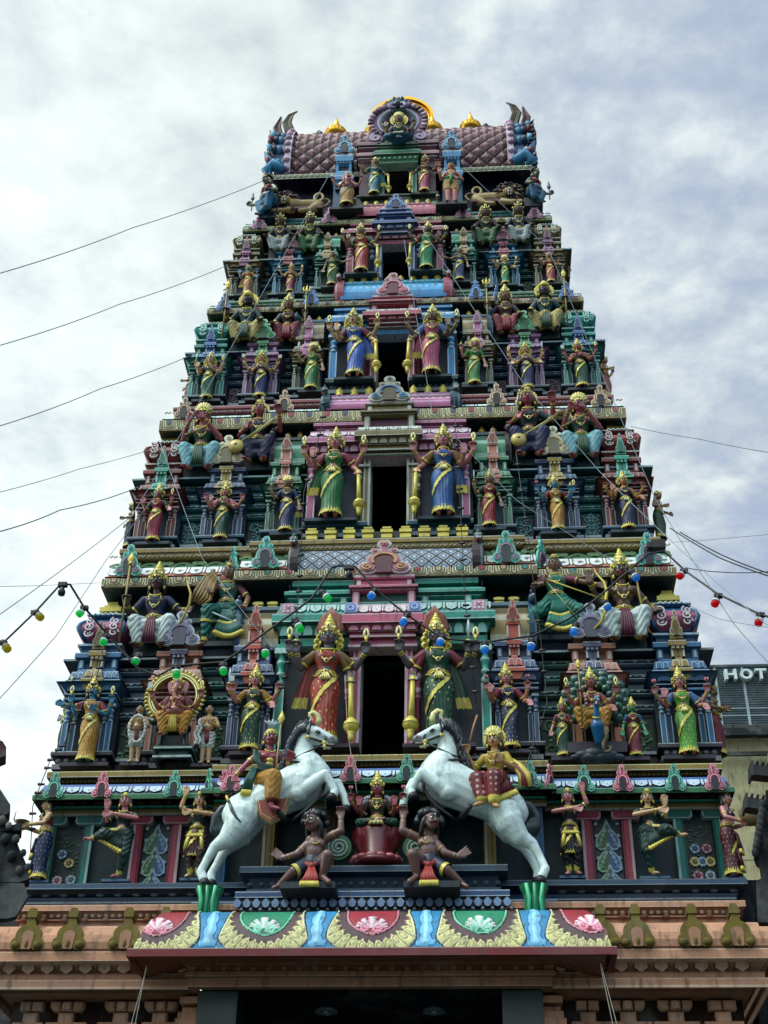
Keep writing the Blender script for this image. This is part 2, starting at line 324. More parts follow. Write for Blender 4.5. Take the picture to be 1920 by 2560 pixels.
def scroll_panel(x0, x1, y, z0, z1, ground, vine, kind=0):
 mb = MB(); w = x1-x0; h = z1-z0
 mb.box(x0, x1, y-.012, y+.03, z0, z1, ground); O = (x0+w/2, y-.012, z0); hi = mixc(vine, WHITE, .25)
 if kind == 0:       # leafy scrolls
  n = max(2, round(h/(w*.55)))
  for i in range(n):
   cz = (i+.5)*h/n; sx = 1 if i % 2 else -1
   mb.ribbon(spiral(sx*w*.12, cz, min(w*.36, h/n*.55), 1.5, -PI/2 if i else 0, 24, sx), [w*.07]*10+[w*.05]*14, O, X3, Z3, 0, .022, vine)
   for k in range(7):
    a = k*.9+i; px, pz = sx*w*.12+w*.33*math.cos(a), cz+h/n*.42*math.sin(a)
    if abs(px) < w*.44 and .03*h < pz < .97*h: mb.plate(circ(px, pz, w*.075, 8, w*.055), O, X3, Z3, 0, .015+.002*(k % 3), hi if k % 2 else vine)
 elif kind == 1:     # stacked diamonds of flowers
  n = 3
  for i in range(n):
   cz = (i+.55)*h/n*.96; r = w*.40
   dm = lambda q: [(0, cz+q*1.05), (q, cz), (0, cz-q*1.05), (-q, cz)]
   mb.plate(dm(r), O, X3, Z3, 0, .010+.004*i, hi); mb.plate(dm(r*.84), O, X3, Z3, 0, .016+.004*i, ground)
   for k in range(4): mb.plate(circ(r*.33*math.cos(k*PI/2+PI/4), cz+r*.33*math.sin(k*PI/2+PI/4), r*.2, 8), O, X3, Z3, 0, .024+.004*i, vine)
   for sx in (-1, 1): mb.ribbon(spiral(sx*w*.38, cz+h*.13, w*.07, 1.2, 0, 10, sx), w*.04, O, X3, Z3, 0, .02, vine)
 elif kind == 2:     # climbing leaf hearts, half green half blue
  for i in (2, 1, 0):
   cz = (i*.295+.03)*h; r = w*.42; gr, bl = H('6f9a68'), H('6a8cb4'); hh = h*.40; dd = .010*(2-i)
   half = [(0, 1), (.10, .86), (.34, .68), (.70, .52), (.95, .34), (1, .20), (.90, .06), (.62, .0), (.30, .04), (0, .14)]
   for sx, cc in ((-1, gr), (1, bl)):
    P_ = [(sx*a*r, cz+b*hh) for a, b in half]; hi = mixc(cc, WHITE, .38)
    mb.plate(P_, O, X3, Z3, 0, .010+dd, S_(cc, .5))
    mb.ribbon(P_[:9], w*.055, O, X3, Z3, 0, .018+dd, hi); mb.ribbon([(sx*a*r*.62, cz+hh*(.12+b*.62)) for a, b in half[1:8]], w*.03, O, X3, Z3, 0, .016+dd, cc)
    for k in range(4): mb.plate(circ(sx*r*(.74-.17*k), cz+hh*(.18+.15*k), r*.17, 8, hh*.08), O, X3, Z3, 0, .0165+dd+.0005*k, mixc(cc, WHITE, .12*k))
    for k in range(2): mb.ribbon(spiral(sx*w*.41, cz+hh*(.85-.4*k), w*.065, 1.4, PI/2, 12, sx), w*.035, O, X3, Z3, 0, .03, hi)
   mb.plate(circ(0, cz+.16*hh, r*.18, 10), O, X3, Z3, 0, .024+dd, mixc(bl, WHITE, .5))
 elif kind == 3:     # painted flowers on leaf green
  for k in range(46):
   a = RNG.uniform(0, 6.3); px, pz = RNG.uniform(-.4, .4)*w, RNG.uniform(.05, .95)*h
   mb.plate(circ(px, pz, .02, 6, .008), O, X3, Z3, 0, .002+.0004*k, mixc(ground, LTGREEN, .35))
  fl = [(-.2, .62, H('6f88a8')), (.22, .62, H('c06a80')), (-.25, .45, H('c9a850')), (.02, .45, H('7fa0bc')), (.30, .45, H('c9a850')), (-.2, .27, H('b8607a')), (.24, .27, H('9aa6b0'))]
  for i, (fx, fz, cc) in enumerate(fl[:7] if x0 > 0 else [fl[0], (.12, .5, H('c9a850')), (-.24, .27, H('c08a90')), (.28, .28, H('8aa0a8'))]):
   for k in range(10):
    t = 2*PI*k/10; mb.plate(circ(fx*w+.045*math.cos(t), fz*h+.045*math.sin(t), .017, 7, .017), O, X3, Z3, 0, .022+.0006*k, mixc(cc, WHITE, .3 if k % 2 else 0))
   mb.plate(circ(fx*w, fz*h, .022, 8), O, X3, Z3, 0, .033, mixc(cc, DKBROWN, .6))
 return mb.build('carved_panel', tower)
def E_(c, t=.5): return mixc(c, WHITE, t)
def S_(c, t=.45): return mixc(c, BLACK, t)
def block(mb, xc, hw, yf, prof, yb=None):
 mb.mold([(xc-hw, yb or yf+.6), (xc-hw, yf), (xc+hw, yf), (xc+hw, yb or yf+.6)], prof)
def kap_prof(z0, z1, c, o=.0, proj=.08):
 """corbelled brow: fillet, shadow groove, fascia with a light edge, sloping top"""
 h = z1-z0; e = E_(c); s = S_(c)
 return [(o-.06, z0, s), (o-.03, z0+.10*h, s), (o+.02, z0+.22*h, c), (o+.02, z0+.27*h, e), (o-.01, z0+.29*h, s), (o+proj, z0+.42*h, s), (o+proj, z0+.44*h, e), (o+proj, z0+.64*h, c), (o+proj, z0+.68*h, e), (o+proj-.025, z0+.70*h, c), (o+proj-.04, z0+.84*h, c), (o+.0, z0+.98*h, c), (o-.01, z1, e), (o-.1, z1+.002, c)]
def shrine(k, xc, hw, yf, zb, bb, zr, zt, zc0, zc1, ztop, main, acc, base, kind, kc, wall=DARKTEAL):
 """one niche shrine of a tier: base, niche, two pilasters, stepped roof, crowned by a dome or a gable"""
 mb = MB(); s = hw/.36; ai = hw*.36
 edge = E_(main); ae = E_(acc)
 # base block with a row of beads
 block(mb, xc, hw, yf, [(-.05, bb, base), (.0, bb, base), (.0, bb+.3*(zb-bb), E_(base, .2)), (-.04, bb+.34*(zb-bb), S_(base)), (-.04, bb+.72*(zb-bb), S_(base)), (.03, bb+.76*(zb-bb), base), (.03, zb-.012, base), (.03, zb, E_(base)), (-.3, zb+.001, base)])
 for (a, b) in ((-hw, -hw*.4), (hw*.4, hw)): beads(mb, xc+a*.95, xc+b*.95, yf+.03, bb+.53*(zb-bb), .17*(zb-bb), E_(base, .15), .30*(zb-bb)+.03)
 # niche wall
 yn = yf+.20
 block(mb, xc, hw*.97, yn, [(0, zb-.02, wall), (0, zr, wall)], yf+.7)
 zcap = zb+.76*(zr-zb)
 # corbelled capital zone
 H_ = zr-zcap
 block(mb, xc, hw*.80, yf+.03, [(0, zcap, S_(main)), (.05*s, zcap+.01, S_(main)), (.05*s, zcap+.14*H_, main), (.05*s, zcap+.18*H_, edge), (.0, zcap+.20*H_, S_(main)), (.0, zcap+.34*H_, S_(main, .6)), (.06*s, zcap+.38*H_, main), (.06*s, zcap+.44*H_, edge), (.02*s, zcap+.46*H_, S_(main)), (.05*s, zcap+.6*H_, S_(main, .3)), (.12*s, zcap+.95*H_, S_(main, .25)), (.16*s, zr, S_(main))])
 lotus_row(mb, xc-hw*.86, xc+hw*.86, yf-.045*s, zcap+.55*H_, zr-.01, .16*s, S_(main, .25), E_(main, .15))
 # roof block
 h = zt-zr
 def roof(x, w, y, c):
  e = E_(c); m = S_(c, .3)
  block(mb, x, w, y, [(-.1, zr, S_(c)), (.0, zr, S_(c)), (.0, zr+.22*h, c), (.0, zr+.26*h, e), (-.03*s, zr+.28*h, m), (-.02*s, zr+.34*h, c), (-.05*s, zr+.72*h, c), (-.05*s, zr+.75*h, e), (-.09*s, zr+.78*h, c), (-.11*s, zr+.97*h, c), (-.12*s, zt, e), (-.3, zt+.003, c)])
 def plaques(x0, x1, y, c, n):
  w = (x1-x0)/n
  for i in range(n):
   x = x0+(i+.5)*w; V = Vector((0, .03*s, .38*h)).normalized()
   q = lambda a, b: [(-a, 0), (a, 0), (a, b*.7), (a*.6, b), (-a*.6, b), (-a, b*.7)]
   mb.plate(q(w*.40, .36*h), (x, y+.02*s-.003, zr+.34*h), X3, V, 0, .012, E_(c, .55)); mb.plate(q(w*.31, .31*h), (x, y+.02*s-.003, zr+.345*h), X3, V, 0, .017, S_(c, .15))
 roof(xc, hw, yf-.02, main)
 for sx in (-1, 1): plaques(xc+sx*hw*.62-hw*.24, xc+sx*hw*.62+hw*.24, yf-.02, main, 2)
 roof(xc, ai+.02, yf-.07, acc); plaques(xc-ai*.85, xc+ai*.85, yf-.07, acc, 2)
 mb.plate([(-ai*.55, -.9*H_*.5), (ai*.55, -.9*H_*.5), (ai*.95, 0), (-ai*.95, 0)], (xc, yf-.02, zr), X3, Z3, -.05, .06, S_(acc, .2), E_(acc, .2))
 # neck with short pilasters
 nh = zc0-zt
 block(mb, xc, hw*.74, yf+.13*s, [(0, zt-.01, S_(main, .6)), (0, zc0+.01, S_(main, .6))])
 for sx in (-1, 1):
  mb.box(xc+sx*hw*.62-.04*s, xc+sx*hw*.62+.04*s, yf+.09*s, yf+.2, zt, zc0, main); mb.box(xc+sx*hw*.62-.02*s, xc+sx*hw*.62+.02*s, yf+.082*s, yf+.1, zt+.1*nh, zc0-.1*nh, edge)
 mb.box(xc-ai*.62, xc+ai*.62, yf+.04, yf+.25, zt, zc0, acc)
 for sx in (-1, 1): mb.box(xc+sx*ai*.55-.012*s, xc+sx*ai*.55+.012*s, yf+.03, yf+.1, zt, zc0, ae)
 mb.box(xc-.008*s, xc+.008*s, yf+.032, yf+.1, zt, zc0, S_(acc, .6))
 # second brow
 h2 = zc1-zc0
 def brow(x, w, y, c):
  e = E_(c)
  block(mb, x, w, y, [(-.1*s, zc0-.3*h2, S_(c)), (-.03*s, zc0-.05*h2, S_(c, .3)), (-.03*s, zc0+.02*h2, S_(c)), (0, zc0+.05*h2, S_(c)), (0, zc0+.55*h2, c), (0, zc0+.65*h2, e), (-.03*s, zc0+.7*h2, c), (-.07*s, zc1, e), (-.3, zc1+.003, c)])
 brow(xc, hw*.86, yf+.04*s, main); brow(xc, ai*.88, yf-.01, acc)
 beads(mb, xc-ai*.7, xc+ai*.7, yf+.02*s, zc0-.12*h2, .02*s, E_(acc, .2), .055*s, True)
 o = mb.build('niche_shrine', tower)
 for sx in (-1, 1):
  mp = MB()
  for q, y in ((.80, yf+.05), (.56, yf+.11)): pilaster(mp, xc+sx*hw*q, y, zb, zcap+.01, hw*.17, main if q > .6 else S_(main, .25), edge)
  sub(o, mp, 'pilaster')
 if kind == 'dome':
  zn = zc1+.26*(ztop-zc1)*.7; md = MB(); A = kc[0]; r0 = hw*.72
  block(md, xc, hw*.70, yf+.10*s, [(0, zc1-.01, S_(main)), (0, zc1+.05*s, S_(main)), (.05*s, zc1+.07*s, main), (.05*s, zc1+.10*s, edge), (0, zc1+.12*s, S_(main)), (0, zn, S_(main, .3))], yf+.95)
  hh = ztop-zn; n = 9; pr = []
  for i in range(n+1):
   t = i/n; b = .16*s*math.sin(min(1, t*1.25)*PI*.85)-.36*s*max(0, t-.45)**1.6
   pr.append((b-.05*s, zn+hh*t, A if .12 < t < .72 else main))
  block(md, xc, r0-.02, yf+.12*s, pr+[(-.4, ztop+.002, main)], yf+.98)
  for sx in (-1, 1):                                  # painted ribs and scrolls on the dome
   for q, wd in ((.98, .05), (.93, .022)):
    pts = [(xc+sx*(r0*q-.04*s+pr[i][0]*.9), yf+.115*s-pr[i][0]-.004, pr[i][1]) for i in range(1, 9)]
    md.tube(pts, wd*s*.5, edge if q < .95 else main, 5)
   for i in range(3):
    zz = zn+hh*(.26+.17*i); y_ = yf+.12*s-pr[3+i][0]-.01
    md.ribbon(spiral(0, 0, .07*s, 1.4, i, 14, sx), .02*s, (xc+sx*hw*.48, y_, zz), X3, (0, .15, 1), -.01, .016, E_(A, .55))
  block(md, xc, r0*.80, yf+.20*s, [(.02, ztop-.05*s, main), (.06*s, ztop-.02*s, main), (.06*s, ztop, edge), (-.3, ztop+.002, main)], yf+.9)
  for sx in (-2, -1, 0, 1, 2): md.ribbon([(sx*.07*s-.03*s, 0), (sx*.07*s, .03*s), (sx*.07*s+.03*s, 0)], .014*s, (xc, yf+.13*s, ztop-.035*s), X3, Z3, 0, .03, WHITE)
  sub(o, md, 'dome')
  mf = MB('g'); g = .12*s; zz = ztop
  for a, b in ((1.15, .35), (.8, .28), (1.25, .35), (.85, .3), (.6, .35)):
   mf.box(xc-g*a, xc+g*a, yf+.42*s-g*a, yf+.42*s+g*a, zz, zz+g*b*1.6, GOLD, E_(GOLD)); zz += g*b*1.6
  sub(o, mf, 'finial_block')
  gable(o, xc, yf-.01, zc1+.02, hw*.22, (ztop-zc1)*.62, acc, ae, S_(acc, .3), S_(acc, .6))
  mz = MB(); mz.box(xc-ai*.62, xc+ai*.62, yf, yf+.4, zc1-.01, zc1+.06*s, acc, ae); sub(o, mz, 'gable_sill')
 elif kind == 'gable':
  w = kc[1]
  ms = MB(); ms.box(xc-hw*.6, xc+hw*.6, yf+.12, yf+.7, zc1-.02, zc1+.55*(ztop-zc1), S_(main, .3)); sub(o, ms, 'gable_back')
  gable(o, xc, yf-.005, zc1-.005, w, ztop-zc1, kc[0], E_(kc[0], .6), S_(kc[0], .35), S_(kc[0], .7), scal=20)
 else:               # small gable on a neck, a short vault behind with a wheel-shaped end
  mz = MB(); w = hw*.28
  mz.box(xc-w, xc+w, yf+.02, yf+.3, zc1-.01, zc1+.36*(ztop-zc1), acc)
  for sx in (-1, 1): mz.box(xc+sx*w*.9-.012, xc+sx*w*.9+.012, yf+.01, yf+.1, zc1, zc1+.36*(ztop-zc1), ae)
  mz.box(xc-w*1.15, xc+w*1.15, yf, yf+.3, zc1+.36*(ztop-zc1), zc1+.44*(ztop-zc1), acc, ae)
  sub(o, mz, 'gable_neck')
  gable(o, xc, yf-.01, zc1+.44*(ztop-zc1), w*1.1, (ztop-zc1)*.62, acc, ae, S_(acc, .3), S_(acc, .6))
  sx = 1 if xc > 0 else -1; A = kc[0]; zv0, zv1 = zc1-.02, ztop+.12*s; mv = MB()
  xa, xb = xc-sx*hw*1.0, xc+sx*hw*.78
  pts = []; n = 9
  for i in range(n+1):
   t = i/n*PI*.55; pts.append((yf+.42*s-.30*s*math.cos(t)*(.9+.2*math.sin(2*t)), zv0+(zv1-zv0)*math.sin(t)/math.sin(PI*.5)))
  g = np.array([[(xa+(xb-xa)*j, p[0], p[1]) for j in (0, 1)] for p in pts])
  if xb > xa: g = g
  else: g = g[:, ::-1]
  cc = np.array([[A if i % 3 else E_(A, .35)] for i in range(n)]); mv.grid(g, cc)
  x0, x1 = min(xa, xb), max(xa, xb)
  mv.box(x0, x1, yf+.2*s, yf+.8, zv0-.05, zv1-.1*s, S_(A)); mv.box(x0-.02, x1+.02, yf+.25*s, yf+.6, zv1-.01, zv1+.05*s, E_(kc[1], .2), E_(kc[1], .5))
  sub(o, mv, 'vault')
  mw = MB(); C = kc[1]; R_ = Matrix.Rotation(PI/2, 3, 'Y')
  for r, x in ((1., .05), (.8, .075), (.55, .095)):
   q = [(r*.30*s*math.cos(t)*1.0, (zv0+zv1)/2-zv0+r*(zv1-zv0)*.62*math.sin(t)) for t in np.linspace(0, 2*PI, 20)[:-1]]
   if sx > 0: mw.plate(q, (xb, yf+.36*s, zv0), (0, 1, 0), Z3, -.02, x*s*1.2, C if r != .8 else E_(C, .4))
   else: mw.plate(q, (xb, yf+.36*s, zv0), (0, -1, 0), Z3, -.02, x*s*1.2, C if r != .8 else E_(C, .4))
  mw.ell((xb+sx*.03, yf+.16*s, zv1+.03*s), (.06*s, .10*s, .10*s), C); mw.ell((xb+sx*.03, yf+.05*s, zv1+.0*s), (.05*s, .07*s, .05*s), E_(C, .2)); mw.ell((xb+sx*.06*s, yf+.08*s, zv1+.07*s), .022*s, WHITE)
  for q in range(3): mw.ell((xb+sx*.03, yf+(.10+.07*q)*s, zv1+.13*s-.01*q), (.03*s, .04*s, .05*s), S_(C, .3))
  sub(o, mw, 'beast_head_wheel')
  for q in (.25, .62):
   mg = MB('g'); px = xa+(xb-xa)*q
   if kind == 'block': [mg.box(px-a*s, px+a*s, yf+.36*s-a*s, yf+.36*s+a*s, zv1+.05*s+b*s, zv1+.05*s+c*s, GOLD, E_(GOLD, .3)) for a, b, c in ((.075, 0, .035), (.05, .035, .06), (.085, .06, .10), (.055, .10, .13))]
   else: mg.lathe((px, yf+.36*s, zv1+.05*s), [(.05*s, 0), (.06*s, .02*s), (.035*s, .04*s), (.07*s, .10*s), (.065*s, .13*s), (.03*s, .16*s), (.035*s, .18*s), (.0, .25*s)], GOLD, 10)
   sub(o, mg, 'gilt_pot')
 return o
def cornice(yf, hw, z, steps, cols, tw, style):
 """tier cornice; z = fascia bottom, fascia top, petal top, frieze top, band top"""
 z0, z1, z2, z3, z4 = z; f, dr, fr, bd = cols; mb = MB()
 ps = [(0, 0)]+list(steps)
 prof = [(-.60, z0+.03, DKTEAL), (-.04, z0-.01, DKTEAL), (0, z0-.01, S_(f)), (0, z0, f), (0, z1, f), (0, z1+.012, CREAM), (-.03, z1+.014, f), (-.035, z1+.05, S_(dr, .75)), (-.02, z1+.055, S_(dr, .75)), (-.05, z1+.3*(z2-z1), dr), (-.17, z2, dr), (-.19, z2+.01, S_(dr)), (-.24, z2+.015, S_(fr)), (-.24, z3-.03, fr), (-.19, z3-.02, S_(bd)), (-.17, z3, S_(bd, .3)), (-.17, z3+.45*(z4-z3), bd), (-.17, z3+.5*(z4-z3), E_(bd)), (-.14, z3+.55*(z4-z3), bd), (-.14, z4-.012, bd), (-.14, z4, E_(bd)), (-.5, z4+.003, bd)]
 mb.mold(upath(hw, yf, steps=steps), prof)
 segs = []; xs = [hw]+[s_[0] for s_ in steps]+[0]
 for i, (x, p) in enumerate(ps):
  a, b = xs[i+1], xs[i]; y = yf-p
  if a <= 0: segs.append((-b, b, y))
  else: segs += [(-b, -a, y), (a, b, y)]
 for x0, x1, y in segs:
  tiles(mb, x0+.02, x1-.02, y, z0, z1, tw, CREAM if style != 3 else E_(f, .5), S_(f, .2), f, [LTBROWN, H('3c8f8a'), ROSE] if style < 2 else [SLATE, ROSE])
  drips(mb, x0+.02, x1-.02, y+.05-.004, z1+.3*(z2-z1), y+.17-.004, z2, tw*.75, mixc(WHITE, dr, .12), S_(dr, .6), S_(dr, .5) if style in (1, 4) else None, point=False)
  n = max(1, round((x1-x0)/(tw*.45)))
  for i in range(n):
   x = x0+(i+.5)*(x1-x0)/n; w = (x1-x0)/n
   mb.ribbon([(-.4*w, 0), (-.1*w, (z4-z3)*.2), (.1*w, 0), (.4*w, (z4-z3)*.18)], .02, (x, y+.168, z3+.1*(z4-z3)), X3, Z3, 0, .012, E_(bd, .25))
  if style == 1:
   n = max(1, round((x1-x0)/.42)); w = (x1-x0)/n
   for i in range(n):
    x = x0+(i+.5)*w; O = (x, y+.24, z2+.02); hh = z3-z2-.05
    mb.ribbon([(-.5*w+w*t, hh*(.5+.32*math.sin(2*PI*t))) for t in np.linspace(0, 1, 13)], .035, O, X3, Z3, 0, .012, H('7d9a6c'))
    for q in (-.3, -.1, .15, .35): mb.plate(circ(q*w, hh*(.5-.3*math.sin(2*PI*(q+.5))), .06, 8, .035), O, X3, Z3, 0, .018+.01*abs(q), H('8aa878') if q > 0 else H('5f8a64'))
 return mb.build('cornice', tower)
def storey_wall(hw, y, zb, bb, zp, zs, zt, col, bcol, panel, xi):
 """recessed wall between the shrines: panel zone, dark mouldings, a ledge, shaded back wall"""
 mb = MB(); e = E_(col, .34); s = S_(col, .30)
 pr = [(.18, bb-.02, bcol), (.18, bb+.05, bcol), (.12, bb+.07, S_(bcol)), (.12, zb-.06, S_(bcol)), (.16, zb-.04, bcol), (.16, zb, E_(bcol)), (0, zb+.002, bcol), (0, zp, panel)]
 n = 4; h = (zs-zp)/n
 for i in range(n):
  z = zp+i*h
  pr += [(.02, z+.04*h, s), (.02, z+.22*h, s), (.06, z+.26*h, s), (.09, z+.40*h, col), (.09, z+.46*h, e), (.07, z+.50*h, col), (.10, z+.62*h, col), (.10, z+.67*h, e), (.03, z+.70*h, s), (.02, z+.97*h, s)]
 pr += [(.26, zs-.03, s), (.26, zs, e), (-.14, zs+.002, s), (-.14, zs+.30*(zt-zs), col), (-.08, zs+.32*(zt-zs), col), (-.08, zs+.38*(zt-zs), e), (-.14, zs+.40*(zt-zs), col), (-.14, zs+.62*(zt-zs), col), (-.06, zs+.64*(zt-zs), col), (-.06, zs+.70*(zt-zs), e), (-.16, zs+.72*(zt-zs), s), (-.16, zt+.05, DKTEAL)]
 BK = col
 def decor(mb, x0, x1):
  for i in range(n):
   z = zp+(i+.56)*h; m = int((x1-x0)/.085)
   for k in range(m): x = x0+(k+.5)*(x1-x0)/m; mb.box(x-.024, x+.024, y-.105, y-.06, z-.05*h, z+.05*h, e if (k+i) % 2 else col)
  m = int((x1-x0)/.22); hh = zt-zs
  for k in range(m):
   x = x0+(k+.5)*(x1-x0)/m
   mb.ribbon(spiral(.0, 0, .085, 1.5, k, 14, 1 if k % 2 else -1), .03, (x, y+.14, zs+.51*hh), X3, Z3, 0, .02, mixc(col, LTGREEN, .55)); mb.plate(circ(0, 0, .055, 8, .035), (x+.1, y+.14, zs+.47*hh), X3, Z3, 0, .014, mixc(col, LTTEAL, .4))
   mb.ribbon([(-.1, .02), (-.03, -.03), (.04, .03), (.1, -.01)], .03, (x, y+.14, zs+.15*hh), X3, Z3, 0, .018, mixc(col, LTGREEN, .4))
 pg = [(o, z, mixc(c_, (c_[0]*.45, c_[1]*1.15, c_[2]*.75), .9) if bcol == PURPLE and zb < z < zs else c_) for o, z, c_ in pr]; xm = hw*.68
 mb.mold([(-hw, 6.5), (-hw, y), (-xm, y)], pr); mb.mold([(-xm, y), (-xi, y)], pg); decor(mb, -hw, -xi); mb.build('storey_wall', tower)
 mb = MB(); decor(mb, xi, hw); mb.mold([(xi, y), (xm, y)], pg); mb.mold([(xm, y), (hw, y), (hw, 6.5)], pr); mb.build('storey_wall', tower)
def gilt_row(x0, x1, n, y, z, h, blocky):
 for i in range(n):
  mb = MB('g'); x = x0+(i+.5)*(x1-x0)/n; w = min(.62*(x1-x0)/n, h*1.1)/2
  if blocky:
   for a, b, c in ((1.15, 0, .1), (.62, .1, .26), (.95, .26, .48), (.55, .48, .6), (1.05, .6, .8), (.62, .8, .9), (.75, .9, 1)): mb.box(x-w*a, x+w*a, y-w*a*.7, y+w*a*.7, z+h*b, z+h*c, GOLD, E_(GOLD, .3))
  else: mb.lathe((x, y, z), [(w*.9, 0), (w, .1*h), (w*.5, .2*h), (w*.95, .42*h), (w*.85, .55*h), (w*.4, .66*h), (w*.5, .74*h), (w*.3, .85*h), (0, h)], GOLD, 12)
  mb.build('gilt_baluster' if blocky else 'gilt_finial', tower)
def bay(d):
 """central door bay: door frame, two brows, vaulted roof with gable"""
 y = d['y']; hw, z0, z1 = d['door']; M, A, B = d['main'], d['acc'], d['base']; HM = d['hm']; me, ae = E_(M), E_(A); wc = d['wall']; yw = y+.22
 zm = d['mk']; za = d['ak']
 mb = MB()           # wall with the door opening, dark passage behind
 mb.box(-HM, -hw-.12, yw, yw+.5, z0-.2, zm[0], wc); mb.box(hw+.12, HM, yw, yw+.5, z0-.2, zm[0], wc); mb.box(-hw-.12, hw+.12, yw+.02, yw+.4, z1, zm[0]+.02, wc)
 for a, b, c, e_ in ((-hw-.1, -hw-.06, yw+.1, yw+2.2), (hw+.06, hw+.1, yw+.1, yw+2.2)): mb.box(a, b, c, e_, z0-.1, z1+.1, DARKTEAL)
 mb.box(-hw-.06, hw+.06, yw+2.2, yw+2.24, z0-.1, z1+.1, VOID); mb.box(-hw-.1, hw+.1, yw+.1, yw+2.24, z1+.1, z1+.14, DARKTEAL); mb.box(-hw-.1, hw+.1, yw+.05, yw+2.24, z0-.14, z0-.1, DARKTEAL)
 bz = z0-.03
 for sx in (-1, 1):
  xs = sorted((sx*(hw+.02), sx*HM)); xc, bw = sum(xs)/2, (xs[1]-xs[0])/2
  block(mb, xc, bw-.02, y, [(-.05, d['bb'], B), (.0, d['bb'], B), (.0, d['bb']+.25*(bz-d['bb']), E_(B, .2)), (-.04, d['bb']+.3*(bz-d['bb']), S_(B)), (-.04, d['bb']+.65*(bz-d['bb']), S_(B)), (.02, d['bb']+.72*(bz-d['bb']), B), (.02, bz-.015, B), (.02, bz, E_(B)), (-.3, bz+.001, B)])
  beads(mb, xs[0]+.05, xs[1]-.05, y+.04, d['bb']+.48*(bz-d['bb']), .03, E_(B, .1), .08)
 mb.build('door_bay', tower)
 mb = MB()
 for sx in (-1, 1):
  for a, b, yy, c in ((.0, .035, -.03, ae), (.035, .08, -.02, A), (.08, .10, -.03, ae), (.10, .135, .03, S_(A, .3))):
   xs = sorted((sx*(hw+a), sx*(hw+b))); mb.box(xs[0], xs[1], y+.12+yy, yw+.3, z0-.03, z1, c)
  mb.box(*sorted((sx*(hw+.02), sx*(hw+.22))), y+.06, yw+.2, z1-.16, z1-.12, ae)
  mb.lathe((sx*(hw+.17), y+.16, z0-.03), [(.03, 0), (.03, .55*(z1-z0)), (.045, .56*(z1-z0), ae), (.03, .6*(z1-z0)), (.045, .64*(z1-z0), ae), (.03, .68*(z1-z0)), (.05, .74*(z1-z0)), (.05, .78*(z1-z0), ae), (.03, .84*(z1-z0)), (.03, z1-z0-.16)], S_(A, .3), 8)
 lw = d['lint']; mb.box(-lw, lw, y-.0, yw+.2, z1, z1+.13*(za[0]-z1)+.02, ae); mb.box(-lw+.01, lw-.01, y+.01, yw+.2, z1+.02, za[0], A, ae)
 mb.build('door_frame', tower)
 for sx in (-1, 1):
  mp = MB(); pilaster(mp, sx*(HM-.10), y+.04, bz, zm[0]+.02, .10, M, me); mp.build('bay_column', tower)
 # main brow: corbel, lotus band, projecting edge, petal fascia, neck, second brow
 mb = MB(); h = zm[2]-zm[0]; e0 = zm[1]
 mb.mold(upath(HM-.07, y+.06, y+1.6), [(-.2, zm[0]-.005, S_(M)), (.0, zm[0], me), (0, zm[0]+.30*(e0-zm[0]), M), (.01, zm[0]+.34*(e0-zm[0]), me), (-.02, zm[0]+.36*(e0-zm[0]), S_(M)), (-.02, zm[0]+.42*(e0-zm[0]), S_(M, .6)), (.05, zm[0]+.85*(e0-zm[0]), S_(M, .3)), (.05, zm[0]+.9*(e0-zm[0]), S_(M)), (.12, zm[0]+.95*(e0-zm[0]), S_(M)), (.12, e0, me), (.12, e0+.28*(zm[2]-e0), M), (.12, e0+.33*(zm[2]-e0), me), (.09, e0+.36*(zm[2]-e0), S_(M)), (.08, e0+.4*(zm[2]-e0), M), (.02, e0+.88*(zm[2]-e0), M), (.03, e0+.9*(zm[2]-e0), S_(M, .2)), (.03, zm[2]-.01, M), (.03, zm[2], me), (-.3, zm[2]+.003, M)])
 lotus_row(mb, -HM+.05, HM-.05, y+.03, zm[0]+.42*(e0-zm[0]), e0-.05*(e0-zm[0]), .15, mixc(M, WHITE, .25), S_(M, .5))
 drips(mb, -HM+.02, HM-.02, y-.02-.006, e0+.42*(zm[2]-e0), y+.04-.006, e0+.88*(zm[2]-e0), .20, mixc(M, WHITE, .55), S_(M, .5))
 if d.get('plaq'):
  for sx in (-1, 1):
   x = sx*(HM-.16); q = [(-.1, 0), (.1, 0), (.1, .12), (.06, .17), (-.06, .17), (-.1, .12)]
   mb.plate(q, (x, y-.03, e0+.36*(zm[2]-e0)), X3, (0, .1, 1), 0, .02, E_(d['plaq'], .25))
   for k in range(9): mb.plate(circ(-.055+.055*(k % 3), .04+.042*(k//3), .02, 7), (x, y-.03, e0+.36*(zm[2]-e0)), X3, (0, .1, 1), 0, .028, E_(d['plaq'], .6) if k != 4 else S_(d['plaq'], .2))
 n0, n1, n2 = d['mc']                     # neck top / second brow bottom, top
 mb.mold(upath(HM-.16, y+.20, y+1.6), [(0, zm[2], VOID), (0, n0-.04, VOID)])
 for sx in (-1, 1):
  for q in (.92, .45): mb.box(sx*(HM-.2)*q-.05, sx*(HM-.2)*q+.05, y+.15, y+.3, zm[2], n0, M); mb.box(sx*(HM-.2)*q-.03, sx*(HM-.2)*q+.03, y+.142, y+.2, zm[2]+.01, n0-.01, me)
 mb.mold(upath(HM-.16, y+.18, y+1.6), kap_prof(n0-.06, n1, M, .02, .07)+[(-.06, n1, S_(M)), (-.06, n1+.3*(n2-n1), S_(M, .2)), (.0, n1+.4*(n2-n1), S_(M)), (.0, n1+.75*(n2-n1), M), (.0, n1+.85*(n2-n1), me), (-.05, n2, M), (-.4, n2+.002, M)])
 mb.build('bay_cornice', tower)
 # accent brow over the door
 hw2 = d['ahw']; mb = MB(); e0 = za[1]
